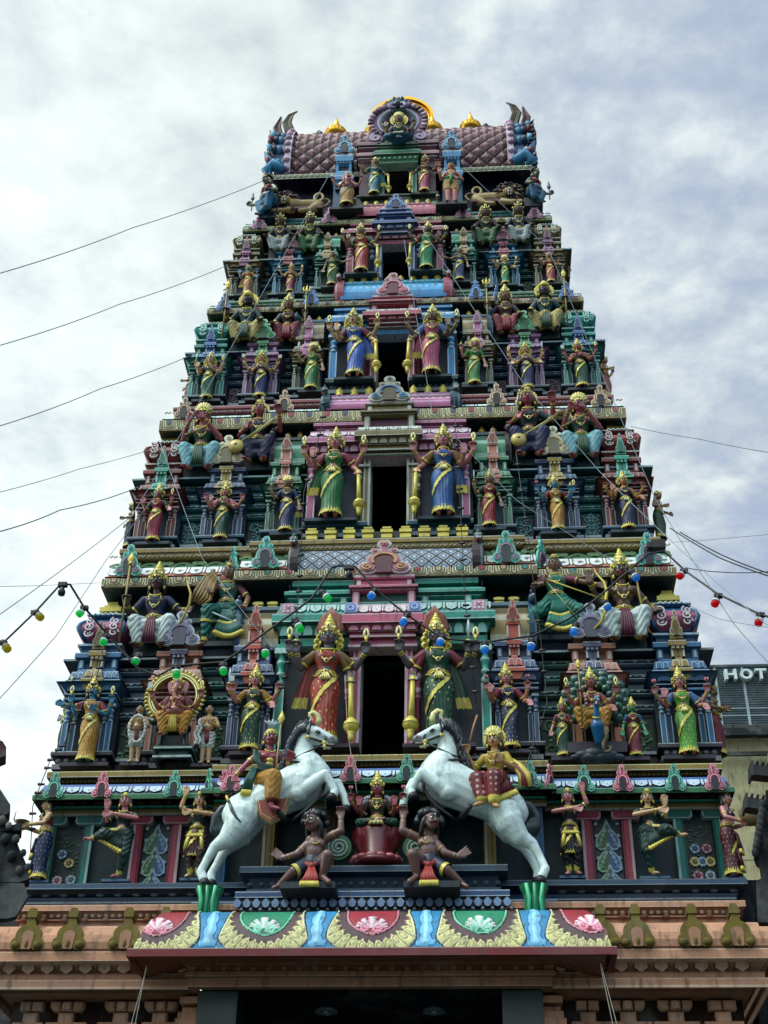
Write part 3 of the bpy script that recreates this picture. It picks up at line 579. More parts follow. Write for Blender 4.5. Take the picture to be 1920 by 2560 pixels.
 P = lambda w, yy: [(-w, y+.5), (-w, yy), (w, yy), (w, y+.5)]
 mb.mold(P(hw2-.1, y-.06), [(-.2, za[0]-.01, S_(A)), (0, za[0]-.01, S_(A)), (0, za[0]+.02, ae), (-.01, za[0]+.04, A), (-.01, za[0]+.3*(e0-za[0]), A), (.03, za[0]+.36*(e0-za[0]), S_(A, .3)), (.03, za[0]+.4*(e0-za[0]), ae), (.0, za[0]+.42*(e0-za[0]), S_(A, .6)), (.06, za[0]+.9*(e0-za[0]), S_(A, .35)), (.10, za[0]+.95*(e0-za[0]), S_(A)), (.10, e0, ae), (.10, e0+.35*(za[2]-e0), A), (.10, e0+.40*(za[2]-e0), ae), (.07, e0+.43*(za[2]-e0), S_(A)), (.06, e0+.46*(za[2]-e0), A), (.01, e0+.9*(za[2]-e0), A), (.01, za[2], ae), (-.2, za[2]+.003, A)])
 lotus_row(mb, -hw2+.08, hw2-.08, y-.09, za[0]+.42*(e0-za[0]), e0-.06*(e0-za[0]), .15, mixc(A, WHITE, .15), S_(A, .6))
 drips(mb, -hw2+.03, hw2-.03, y-.06-.07, e0+.48*(za[2]-e0), y-.06-.02, e0+.9*(za[2]-e0), .17, mixc(A, WHITE, .6), S_(A, .6), None, False)
 if d.get('plaq2'):
  for sx in (-1, 1):
   x = sx*(hw2-.11); q = [(-.08, 0), (.08, 0), (.08, .13), (.05, .17), (-.05, .17), (-.08, .13)]
   mb.plate(q, (x, y-.135, e0+.44*(za[2]-e0)), X3, (0, .2, 1), 0, .03, E_(d['plaq2'], .3)); mb.plate([(a*.8, b*.8+.015) for a, b in q], (x, y-.135, e0+.44*(za[2]-e0)), X3, (0, .2, 1), 0, .036, S_(d['plaq2'], .2))
   for k in range(8): mb.plate(circ(.04*math.cos(k*PI/4), .08+.04*math.sin(k*PI/4), .014, 6), (x, y-.135, e0+.44*(za[2]-e0)), X3, (0, .2, 1), 0, .042, E_(d['plaq2'], .5))
 a0, a1, a2, k0 = d['ac']                    # neck top, second brow top, upper neck top, gable sill top
 w2 = d['ahw2']
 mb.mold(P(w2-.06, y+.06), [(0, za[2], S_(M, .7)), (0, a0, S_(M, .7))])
 for sx in (-1, 1): mb.box(sx*(w2-.07)-.05, sx*(w2-.07)+.05, y+.0, y+.3, za[2], a0, A); mb.box(sx*(w2-.07)-.032, sx*(w2-.07)+.032, y-.008, y+.1, za[2], a0, ae)
 mb.mold(P(w2-.06, y+.0), kap_prof(a0-.02, a1, A, .02, .06))
 mb.mold(P(w2-.07, y+.04), [(0, a1, A), (0, a2, A), (.03, a2+.01, S_(A)), (.04, a2+.5*(k0-a2), A), (.04, k0, ae), (-.2, k0+.002, A)])
 for sx in (-1, 1): mb.box(sx*(w2-.1)-.03, sx*(w2-.1)+.03, y+.025, y+.1, a1, a2, ae)
 mb.build('door_brow', tower)
 gable(tower, 0, y+.02, k0, d['kw'], d['kt']-k0, d['kc'][0], E_(d['kc'][0], .55), d['kc'][1], S_(d['kc'][0], .7), scal=22)
 # vault
 HB = d['hb']; b0, b1 = d['bz']; mb = MB(); n = 16; nx = 60
 yc, ry = y+d['vd'], d['vd']*.7; pat = d['vault']
 tt = np.linspace(-.25, PI*.47, 64); xs = np.linspace(-HB, HB, int(HB*300))
 Y = yc-ry*np.cos(tt); Zs = b0+(b1-b0)*(np.sin(tt)-np.sin(tt[0]))/(np.sin(tt[-1])-np.sin(tt[0]))
 g = np.zeros((len(tt), len(xs), 3)); g[..., 0] = xs[None]; g[..., 1] = Y[:, None]; g[..., 2] = Zs[:, None]
 arc = np.concatenate([[0], np.cumsum(np.hypot(np.diff(Y), np.diff(Zs)))]); um = (xs[1:]+xs[:-1])/2; vm = (arc[1:]+arc[:-1])/2; Ug, Vg = np.meshgrid(um, vm)
 c = np.zeros(Ug.shape+(3,))
 if pat == 'diamond':
  p = .20; a = (Ug+Vg)/p; b = (Ug-Vg)/p; fa, fb = np.abs(a-np.round(a)), np.abs(b-np.round(b)); ed = np.minimum(fa, fb)
  ca = np.abs(a-np.floor(a)-.5); cb = np.abs(b-np.floor(b)-.5); ctr = np.maximum(ca, cb)
  c[:] = M if False else H('6d7688'); c[ed < .10] = H('20262e'); c[(ed >= .10) & (ed < .2)] = H('aab0be'); c[ctr < .12] = H('d0d4dc'); g[..., 1] += 0
 else:
  c[:] = M
  for lo, hi, cc in pat: c[(Vg/arc[-1] > lo) & (Vg/arc[-1] < hi)] = cc
  w = np.abs(((Ug/.11) % 1)-.5); zz = (Vg/arc[-1]); c[(zz > .45) & (zz < .60) & (w > .3)] = me; c[(zz > .66) & (zz < .8) & (np.abs(w-.25) < .07)] = E_(M, .65)
 mb.grid(g, c)
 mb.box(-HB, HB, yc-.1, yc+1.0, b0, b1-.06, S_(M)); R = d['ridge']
 mb.mold(upath(HB+.02, yc-.07, yc+.7), [(-.1, b1-.04, S_(R)), (.02, b1-.02, E_(R)), (.04, b1+.3*d['rh'], R), (.02, b1+.5*d['rh'], S_(R, .2)), (.02, b1+.6*d['rh'], E_(R, .5)), (.03, b1+.9*d['rh'], R), (.0, b1+d['rh'], E_(R, .5)), (-.4, b1+d['rh']+.002, R)])
 n = int(2*HB/.09);
 for i in range(n): mb.ribbon([(-.03, 0), (0, .03), (.03, 0)], .016, (-HB+(i+.5)*2*HB/n, yc-.105, b1+.16*d['rh']), X3, Z3, 0, .012, E_(R, .6))
 mb.build('vaulted_roof', tower)
 for sx in (-1, 1):
  mw = MB(); C = d['wheel']; zc = (b0+b1)/2; hh = (b1-b0)*.62+.04; ws = d['vd']/.50*min(1, HB/.95)
  for r, x, cc in ((1., .06, C), (.86, .09, E_(C, .4)), (.74, .11, S_(C, .2)), (.4, .13, C)):
   q = [(r*.40*ws*math.cos(t), r*hh*math.sin(t)) for t in np.linspace(0, 2*PI, 26)[:-1]]
   mw.plate(q, (sx*HB, yc-.02, zc), (0, sx, 0), Z3, -.05, x, cc)
  zt, s = b1+.02, .9; px0 = Vector((sx*(HB+.04), yc-.22, b1)); mw.M = Matrix.Translation(px0) @ Matrix.Scale(.85*ws, 4) @ Matrix.Translation(-px0)
  mw.ell((sx*(HB+.04), yc-.22, zt+.06), (.08, .13, .12), mixc(C, LTGREEN, .25)); mw.ell((sx*(HB+.04), yc-.36, zt), (.07, .09, .06), E_(C, .3)); mw.ell((sx*(HB+.04), yc-.35, zt-.07), (.05, .07, .03), ROSE)
  for q in (-1, 1): mw.ell((sx*(HB+.04)+q*.05, yc-.31, zt+.10), .03, WHITE, 8, 5); mw.ell((sx*(HB+.04)+q*.055, yc-.335, zt+.10), .016, BLACK, 6, 4)
  for q in range(4): mw.ell((sx*(HB+.04), yc-.24+.08*q, zt+.19-.03*q), (.05, .05, .06), mixc(C, GOLD if q % 2 else TEAL, .5))
  for q in range(4): mw.box(sx*(HB+.04)-.045+.025*q, sx*(HB+.04)-.03+.025*q, yc-.44, yc-.42, zt-.07, zt-.035, WHITE)
  mw.build('beast_head_wheel', tower)
 gilt_row(-HB+.05, HB-.05, d['ng'], yc-.03, b1+d['rh'], d['gh'], d['blocky'])
 if d['blocky']:
  mb = MB(); mb.box(-HB, HB, yc+.04, yc+.1, b1+d['rh'], b1+d['rh']+d['gh'], S_(DKTEAL)); mb.build('parapet_wall', tower)
# ---- ground storey of the tower: dancers' wall
mb = MB(); c = STEEL; s = S_(STEEL, .45); e = E_(STEEL, .3)
mb.mold(upath(4.13, 0), [(-.25, 6.6, S_(DKTEAL)), (-.2, 6.9, DKTEAL), (-.12, 7.04, s), (-.12, 7.06, e), (-.1, 7.10, c), (-.18, 7.11, s), (-.10, 7.165, s), (0, 7.168, s), (0, 7.175, e), (0, 7.22, c), (.004, 7.23, e), (-.8, 7.233, c)])
for i in range(-19, 20): mb.ell((i*.21, .13, 7.14), (.055, .03, .025), E_(STEEL, .1), 8, 4)
for x in (-3.3, -2.4, 2.4, 2.9, 3.6): mb.box(x-.09, x+.09, .16, .5, 6.6, 7.05, c)
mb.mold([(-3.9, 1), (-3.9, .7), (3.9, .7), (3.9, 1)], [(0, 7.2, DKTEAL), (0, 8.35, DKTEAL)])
for x0, x1 in ((2.30, 3.10), (3.40, 4.10)):
 for sx in (-1, 1): mb.box(*sorted((sx*x0, sx*x1)), .5, .7, 7.233, 7.26, E_(c, .15))
mb.build('ground_storey_wall', tower)
mb = MB()
st = [(1.98, .14), (.62, .36)]
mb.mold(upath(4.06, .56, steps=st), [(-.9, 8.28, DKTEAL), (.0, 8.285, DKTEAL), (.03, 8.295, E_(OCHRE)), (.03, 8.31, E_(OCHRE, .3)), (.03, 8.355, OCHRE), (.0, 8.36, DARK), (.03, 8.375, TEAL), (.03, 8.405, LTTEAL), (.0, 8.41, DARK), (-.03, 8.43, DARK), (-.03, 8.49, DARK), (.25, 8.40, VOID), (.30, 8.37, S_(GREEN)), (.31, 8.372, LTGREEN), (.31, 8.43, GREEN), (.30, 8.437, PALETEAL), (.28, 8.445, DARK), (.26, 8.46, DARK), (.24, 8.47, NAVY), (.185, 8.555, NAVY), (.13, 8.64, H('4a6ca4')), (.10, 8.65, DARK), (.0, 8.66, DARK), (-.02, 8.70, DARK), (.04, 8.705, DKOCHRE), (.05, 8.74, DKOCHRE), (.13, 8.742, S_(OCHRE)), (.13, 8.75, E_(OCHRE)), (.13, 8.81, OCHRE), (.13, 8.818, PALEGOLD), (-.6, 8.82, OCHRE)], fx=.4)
for x0, x1, y in ((-4.06, -1.98, .56), (1.98, 4.06, .56), (-1.98, -.62, .42), (.62, 1.98, .42), (-.62, .62, .20)):
 n = round((x1-x0)/.17)
 for i in range(n):
  x = x0+(i+.5)*(x1-x0)/n; mb.ell((x, y+.02, 8.455), ((.05 if i % 3 == 2 else .085), .05, .038), mixc(DKRED, BROWN, .35), 8, 6)
 beads(mb, x0, x1, y-.05, 8.722, .018, OCHRE, .055)
 drips(mb, x0+.02, x1-.02, y-.245, 8.47, y-.135, 8.64, .20, H('c2ccd8'), NAVY, tf=.66)
mb.build('cornice', tower)
for sx in (-1, 1):
 # each pilaster as its own part
 for xa, xb, cc in ((2.40, 2.53, ROSE), (2.87, 2.99, ROSE), (3.48, 3.60, TEAL), (3.94, 4.05, TEAL)):
  mp = MB(); x0, x1 = sorted((sx*xa, sx*xb)); w = x1-x0; xm = (x0+x1)/2
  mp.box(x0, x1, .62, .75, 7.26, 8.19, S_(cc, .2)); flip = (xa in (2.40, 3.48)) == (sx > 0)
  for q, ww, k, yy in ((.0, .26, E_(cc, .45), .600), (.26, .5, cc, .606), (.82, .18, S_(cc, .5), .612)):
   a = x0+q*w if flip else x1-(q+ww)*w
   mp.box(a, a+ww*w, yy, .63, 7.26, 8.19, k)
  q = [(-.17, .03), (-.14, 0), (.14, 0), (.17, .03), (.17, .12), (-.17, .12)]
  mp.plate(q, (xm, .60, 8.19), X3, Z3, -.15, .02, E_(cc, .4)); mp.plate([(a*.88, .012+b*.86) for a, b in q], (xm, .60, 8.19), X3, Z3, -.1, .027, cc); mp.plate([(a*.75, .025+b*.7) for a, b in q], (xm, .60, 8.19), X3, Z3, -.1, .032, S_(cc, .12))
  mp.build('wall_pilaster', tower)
 a, b = sorted((sx*2.54, sx*2.86)); scroll_panel(a, b, .68, 7.26, 8.19, H('14303c'), SLATE, 2)
 a, b = sorted((sx*3.61, sx*3.93)); scroll_panel(a, b, .68, 7.26, 8.19, H('122a2c'), SLATE, 3)
 for xa, cc in ((1.24, OCHRE), (1.80, BLUE), (.52, BROWN)):
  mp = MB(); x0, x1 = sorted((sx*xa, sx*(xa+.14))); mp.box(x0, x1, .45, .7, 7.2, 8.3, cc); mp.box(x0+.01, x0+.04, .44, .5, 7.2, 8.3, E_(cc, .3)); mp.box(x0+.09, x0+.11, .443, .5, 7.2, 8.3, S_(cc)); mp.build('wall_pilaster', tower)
for i, (x, cc, yy, aa) in enumerate([(-3.93, 0, .24, 0), (-3.34, 1, .24, 0), (-2.46, 0, .24, 0), (-1.86, 1, .24, 0), (3.96, 1, .24, 0), (3.50, 0, .24, 0), (2.89, 1, .24, 0), (2.44, 0, .24, 0), (1.80, 0, .10, .0), (2.03, 1, .2, 1.0), (-1.75, 1, .10, 0), (-2.03, 0, .2, -1.0), (.36, 0, -.12, 0), (-.30, 1, -.12, 0)]):
 gable(tower, x, yy, 8.38, .12, .34, (TEAL, ROSE)[cc], (H('8fc8b0'), H('f0a8b4'))[cc], (H('8fc8b0'), H('f0a8b4'))[cc], DARK, ang=aa)
# centre pedestal in front of the gateway roof
mb = MB(); c = H('3c5266'); s = S_(c, .5); e = E_(c, .35)
mb.mold(upath(1.49, -.3, 1), [(-.16, 6.95, s), (-.12, 7.03, s), (-.08, 7.04, e), (-.08, 7.07, c), (-.14, 7.08, s), (-.10, 7.20, s), (0, 7.23, s), (0, 7.235, e), (0, 7.29, c), (0, 7.30, e), (-.08, 7.302, c), (-.08, 7.325, e), (-.6, 7.33, c)])
for i in range(-11, 12): mb.ell((i*.125, -.16, 7.14), (.04, .04, .035), E_(c, .05), 8, 5)
for x in (-1.2, -.35, .35, 1.2): mb.box(x-.09, x+.09, -.17, 0, 6.95, 7.04, c)
mb.mold(upath(1.50, -.4, 1, steps=()), [(-.1, 6.60, DKTEAL), (-.06, 6.62, DKTEAL), (-.06, 6.80, DKTEAL), (-.03, 6.81, DARK), (-.03, 6.90, DARK), (0, 6.905, DARK), (0, 6.915, E_(SLATE)), (0, 6.965, H('33527c')), (.0, 6.975, E_(SLATE, .6)), (-.3, 6.978, SLATE)])
mb.mold(upath(2.02, -.2, 1), [(-.1, 6.60, DKTEAL), (-.03, 6.80, DKTEAL), (-.03, 6.86, DARK), (0, 6.865, DARK), (0, 6.875, E_(SLATE)), (0, 6.925, H('33527c')), (0, 6.932, E_(SLATE, .6)), (-.3, 6.934, SLATE)])
for i in range(-14, 15):
 x = i*.105; mb.plate([(-.045, .0), (-.03, -.045), (0, -.06), (.03, -.045), (.045, 0), (.02, .03), (0, .05), (-.02, .03)], (x, -.375, 6.855), X3, Z3, 0, .02, H('8496b6')); mb.ell((x+.05, -.385, 6.775), .022, GREY, 7, 5)
mb.build('centre_pedestal', tower)
# ---- the four niche tiers
tiers = [
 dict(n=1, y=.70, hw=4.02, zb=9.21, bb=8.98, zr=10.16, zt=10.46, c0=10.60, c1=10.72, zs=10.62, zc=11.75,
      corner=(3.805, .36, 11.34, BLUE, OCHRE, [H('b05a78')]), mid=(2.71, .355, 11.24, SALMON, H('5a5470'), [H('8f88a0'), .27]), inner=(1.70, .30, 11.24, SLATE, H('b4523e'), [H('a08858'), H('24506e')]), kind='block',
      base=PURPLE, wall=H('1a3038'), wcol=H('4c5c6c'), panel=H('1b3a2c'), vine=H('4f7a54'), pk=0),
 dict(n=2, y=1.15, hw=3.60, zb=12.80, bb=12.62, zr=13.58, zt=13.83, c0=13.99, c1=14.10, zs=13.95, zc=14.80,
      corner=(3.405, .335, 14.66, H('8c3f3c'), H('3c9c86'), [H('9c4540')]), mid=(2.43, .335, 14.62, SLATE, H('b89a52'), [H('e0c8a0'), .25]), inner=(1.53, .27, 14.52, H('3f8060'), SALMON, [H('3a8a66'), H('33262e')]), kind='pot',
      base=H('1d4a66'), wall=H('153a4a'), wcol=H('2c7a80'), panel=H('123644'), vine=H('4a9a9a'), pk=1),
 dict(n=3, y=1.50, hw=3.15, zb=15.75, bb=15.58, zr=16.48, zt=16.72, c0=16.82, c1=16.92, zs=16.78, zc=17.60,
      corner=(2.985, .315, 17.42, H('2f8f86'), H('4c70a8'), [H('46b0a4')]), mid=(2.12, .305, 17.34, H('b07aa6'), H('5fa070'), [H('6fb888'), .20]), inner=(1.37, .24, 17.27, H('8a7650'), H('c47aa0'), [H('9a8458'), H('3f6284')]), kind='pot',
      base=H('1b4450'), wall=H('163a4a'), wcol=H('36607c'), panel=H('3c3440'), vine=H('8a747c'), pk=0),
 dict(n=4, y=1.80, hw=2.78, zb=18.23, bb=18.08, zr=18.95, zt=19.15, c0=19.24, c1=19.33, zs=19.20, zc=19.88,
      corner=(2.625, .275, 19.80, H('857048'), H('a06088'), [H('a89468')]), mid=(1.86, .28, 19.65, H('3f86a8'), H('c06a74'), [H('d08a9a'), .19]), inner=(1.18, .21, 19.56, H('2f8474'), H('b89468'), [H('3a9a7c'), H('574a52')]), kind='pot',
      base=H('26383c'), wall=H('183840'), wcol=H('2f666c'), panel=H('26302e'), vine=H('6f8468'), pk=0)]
for t in tiers:
 y = t['y']; zp = t['zb']+.56*(t['zr']-t['zb'])
 storey_wall(t['hw'], y+.36, t['zb'], t['bb'], zp, t['zs'], t['zc'], t['wcol'], t['base'], S_(t['panel'], .3), {1: 1.3, 2: 1.1, 3: .92, 4: .76}[t['n']])
 for sx in (-1, 1):
  for key, kd in (('corner', 'dome'), ('mid', 'gable'), ('inner', t['kind'])):
   x, w, zt_, m, a, kc = t[key]
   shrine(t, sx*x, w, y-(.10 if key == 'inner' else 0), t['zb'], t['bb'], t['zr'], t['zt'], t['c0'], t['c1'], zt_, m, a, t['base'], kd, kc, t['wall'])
  for (xa, wa), (xb, wb), kd in ((t['mid'][:2], t['corner'][:2], t['pk']), (t['inner'][:2], t['mid'][:2], 0)):
   a, b = sorted((sx*(xa+wa+.015), sx*(xb-wb-.015)))
   if b-a > .12: scroll_panel(a, b, y+.33, t['zb']+.01, zp-.02, t['panel'], t['vine'], kd)
cornice(.80, 3.93, (11.75, 11.87, 12.14, 12.32, 12.47), [(2.06, .12)], (H('8a7450'), SALMON, H('1c4a44'), OCHRE), .30, 1)
cornice(1.20, 3.55, (14.83, 15.01, 15.20, 15.28, 15.40), [(1.93, .1)], (H('9a845c'), H('3fa08c'), H('6a3038'), H('96484c')), .27, 2)
cornice(1.55, 3.12, (17.60, 17.68, 17.83, 17.89, 17.99), [(1.66, .08)], (H('a89060'), H('c08088'), H('2c5a40'), H('4c7a5c')), .22, 3)
cornice(1.85, 2.74, (19.87, 19.95, 20.12, 20.18, 20.29), [(1.45, .08)], (H('98986c'), H('7488a8'), H('2c6a68'), H('3f8a86')), .24, 4)
LTT = H('8ad8c4')
for yf, z0, hgt, lst, A, B, C in (
  (.79, 11.90, .52, [(3.58, .18, 0, 0), (2.13, .17, 1, .95), (1.65, .19, -.12, 0)], H('348e84'), LTT, H('b87a98')),
  (1.19, 15.03, .42, [(3.19, .15, 0, 0), (1.98, .14, .04, .95), (1.62, .15, -.1, 0)], H('8a6a54'), H('e8cdb0'), H('e0bea0')),
  (1.54, 17.63, .40, [(2.84, .12, 0, 0), (1.70, .11, .04, .95), (1.36, .12, -.08, 0)], H('3d609c'), H('88a6d4'), H('9cb4dc')),
  (1.84, 19.89, .38, [(2.44, .13, 0, 0), (1.50, .11, .04, .95), (1.18, .13, -.08, 0)], H('b06a86'), H('ecb8c8'), H('d890ac'))):
 for x, w, dy, an in lst:
  for sx in (-1, 1): gable(tower, sx*x, yf+dy*(.10 if dy == 1 else 1), z0, w, hgt, A, B, C, DARK, ang=sx*an)
PK2 = H('b8688c')
bays = [
 dict(y=.55, door=(.285, 9.15, 10.58), bb=8.98, main=H('2a9080'), acc=H('c4607a'), base=H('453842'), wall=H('26303a'), hm=1.42, mk=(10.64, 10.96, 11.28), lint=.45, mc=(11.44, 11.57, 11.76), ak=(10.70, 10.86, 11.18), ahw=.53, ahw2=.44, ac=(11.42, 11.52, 11.62, 11.69), kw=.36, kt=12.22, kc=(H('c8808a'), H('d8a878')), hb=1.24, vd=.42, bz=(11.78, 12.33), vault='diamond', ridge=H('38a890'), rh=.13, wheel=H('3a2a30'), ng=9, gh=.26, blocky=True, plaq=H('b04a74'), plaq2=H('5a7ab8')),
 dict(y=.98, door=(.265, 12.90, 14.07), bb=12.62, main=PK2, acc=H('86744c'), base=H('1d5068'), wall=H('1c3448'), hm=1.22, mk=(14.05, 14.30, 14.56), lint=.44, mc=(14.70, 14.84, 15.02), ak=(14.12, 14.32, 14.54), ahw=.50, ahw2=.40, ac=(14.80, 14.90, 15.02, 15.08), kw=.31, kt=15.56, kc=(H('b09c80'), H('3c84b0')), hb=.97, vd=.37, bz=(15.06, 15.38), vault=[(.2, .3, H('d89ac0')), (.4, .44, H('e8b8d4'))], ridge=H('d090b8'), rh=.10, wheel=H('2c5866'), ng=8, gh=.22, blocky=False),
 dict(y=1.33, door=(.25, 15.90, 16.94), bb=15.58, main=H('2f86b8'), acc=H('b85a68'), base=H('1b4450'), wall=H('16303c'), hm=1.04, mk=(16.85, 17.06, 17.27), lint=.40, mc=(17.42, 17.53, 17.68), ak=(16.98, 17.08, 17.27), ahw=.475, ahw2=.37, ac=(17.42, 17.53, 17.60, 17.66), kw=.27, kt=18.14, kc=(H('c87884'), H('e0a0a8')), hb=.88, vd=.35, bz=(17.70, 18.17), vault=[(.3, .8, H('52a8d8')), (.8, .84, H('8fd0ec'))], ridge=H('58b4d0'), rh=.08, wheel=H('b05864'), ng=8, gh=.18, blocky=False),
 dict(y=1.63, door=(.235, 18.50, 19.38), bb=18.08, main=H('b05068'), acc=H('485c94'), base=H('26403c'), wall=H('16303a'), hm=.87, mk=(19.24, 19.44, 19.62), lint=.32, mc=(19.76, 19.86, 19.98), ak=(19.40, 19.54, 19.68), ahw=.40, ahw2=.31, ac=(19.82, 19.92, 20.02, 20.07), kw=.19, kt=20.42, kc=(H('5a70a0'), H('9cb0d8')), hb=.70, vd=.35, bz=(20.02, 20.41), vault=[(.25, .8, H('c06878')), (.8, .86, H('e8a8b0'))], ridge=H('d07a8a'), rh=.07, wheel=H('6a6a60'), ng=7, gh=.16, blocky=False)]
for b in bays: bay(b)
# ------------------------------------------------------------------ crowning storey with the barrel roof
mb = MB(); P1 = H('3a2a34')
pr = [(.16, 20.34, S_(TEAL)), (.16, 20.40, LTTEAL), (.1, 20.42, S_(RED)), (.2, 20.45, S_(RED)), (.2, 20.49, H('8c4a48')), (.2, 20.5, E_(ROSE)), (0, 20.503, P1), (0, 20.62, P1), (.04, 20.63, S_(P1)), (.04, 20.70, E_(P1, .1)), (.0, 20.72, P1), (.0, 21.75, VOID)]
for q in (-1, 1): mb.mold([(-2.28, 6.5), (-2.28, 2.45), (-.62, 2.45)] if q < 0 else [(.62, 2.45), (2.28, 2.45), (2.28, 6.5)], pr)
for i in (*range(-13, -3), *range(4, 14)): mb.ell((i*.165, 2.43, 20.74), (.07, .04, .045), E_(P1, .12), 8, 5)
for a in (-2.4, .62): beads(mb, a, a+1.78, 2.25, 20.47, .012, H('b07878'), .05)
mb.build('storey_wall', tower)
mb = MB(); c = H('4a4c4a')
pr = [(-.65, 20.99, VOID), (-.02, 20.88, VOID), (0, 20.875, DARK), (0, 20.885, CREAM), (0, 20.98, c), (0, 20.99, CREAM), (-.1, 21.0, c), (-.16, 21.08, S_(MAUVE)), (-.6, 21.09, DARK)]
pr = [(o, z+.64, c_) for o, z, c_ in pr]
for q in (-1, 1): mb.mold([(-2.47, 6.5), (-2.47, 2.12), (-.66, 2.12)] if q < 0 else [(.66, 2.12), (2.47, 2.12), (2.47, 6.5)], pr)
n = 46
for i in range(n):
 x = -2.4+(i+.5)*4.8/n
 if abs(x) < .66: continue
 for r, k, cc in ((.040, 1, H('b8bc90')), (.028, 2, S_(c)), (.014, 3, H('b8bc90'))): mb.plate(circ(x, 0, r, 10), (0, 2.12, 21.572), X3, Z3, 0, .004+.004*k, cc)
mb.build('roof_eave', tower)
# barrel roof with a lattice of raised tiles
HB = 2.06; t = np.linspace(0, 1, 110); ang = -.35+t*(PI/2+.35)
DY, DZ = .55, .70
Yc, Zc = 2.75+DY, 21.55+DZ; Yp = Yc-1.02*np.cos(ang); Zp = Zc+1.42*np.sin(ang); xs = np.linspace(-HB, HB, 420)
arc = np.concatenate([[0], np.cumsum(np.hypot(np.diff(Yp), np.diff(Zp)))])
Ug, Vg = np.meshgrid(xs, arc); p = .30
def lat(U, V):
 a, b = (U+V*.92)/p, (U-V*.92)/p
 return np.minimum(np.abs(a-np.round(a)), np.abs(b-np.round(b))), np.maximum(np.abs(a-np.floor(a)-.5), np.abs(b-np.floor(b)-.5))
ed, ctr = lat(Ug, Vg); up = .04*np.clip((ed-.05)/.12, 0, 1)+.018*np.clip((.25-ctr)/.1, 0, 1)
g = np.zeros(Ug.shape+(3,)); nx = np.cos(ang); nz = np.sin(ang)
g[..., 0] = Ug; g[..., 1] = (Yp[:, None]-up*nx[:, None]); g[..., 2] = Zp[:, None]+up*nz[:, None]
Um, Vm = np.meshgrid((xs[1:]+xs[:-1])/2, (arc[1:]+arc[:-1])/2); ed, ctr = lat(Um, Vm)
cc = np.zeros(Um.shape+(3,)); cc[:] = H('6c3c40'); cc[ed < .10] = H('1c0e14'); cc[(ed >= .10) & (ed < .19)] = H('a87878')
cc[(ed >= .20) & (ed < .25)] = H('4a2228'); cc[ctr < .22] = H('a07072'); cc[ctr < .15] = H('5a2a30'); cc[ctr < .08] = H('d0a8a4')
red = (np.floor((Um+Vm*.92)/p)+np.floor((Um-Vm*.92)/p)*3) % 5 == 0; cc[red & (ctr > .22) & (ed > .25)] = H('7a1f26')
mb = MB(); mb.grid(g, cc)
for i in range(15):
 x = -1.9+i*3.8/14; mb.lathe((x, 2.62+DY, 22.96+DZ), [(.06, 0), (.075, .05), (.03, .1), (.0, .14)], H('3c4a44'), 8)
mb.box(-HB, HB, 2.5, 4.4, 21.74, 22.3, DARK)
mb.mold([(-HB, 3.5), (-HB, 3.07), (HB, 3.07), (HB, 3.5)], [(0, 23.5, S_(MAUVE)), (.03, 23.58, H('a88890')), (.03, 23.62, CREAM), (-.1, 23.66, H('a88890')), (-.3, 23.67, H('a88890'))])
mb.build('barrel_roof', tower)
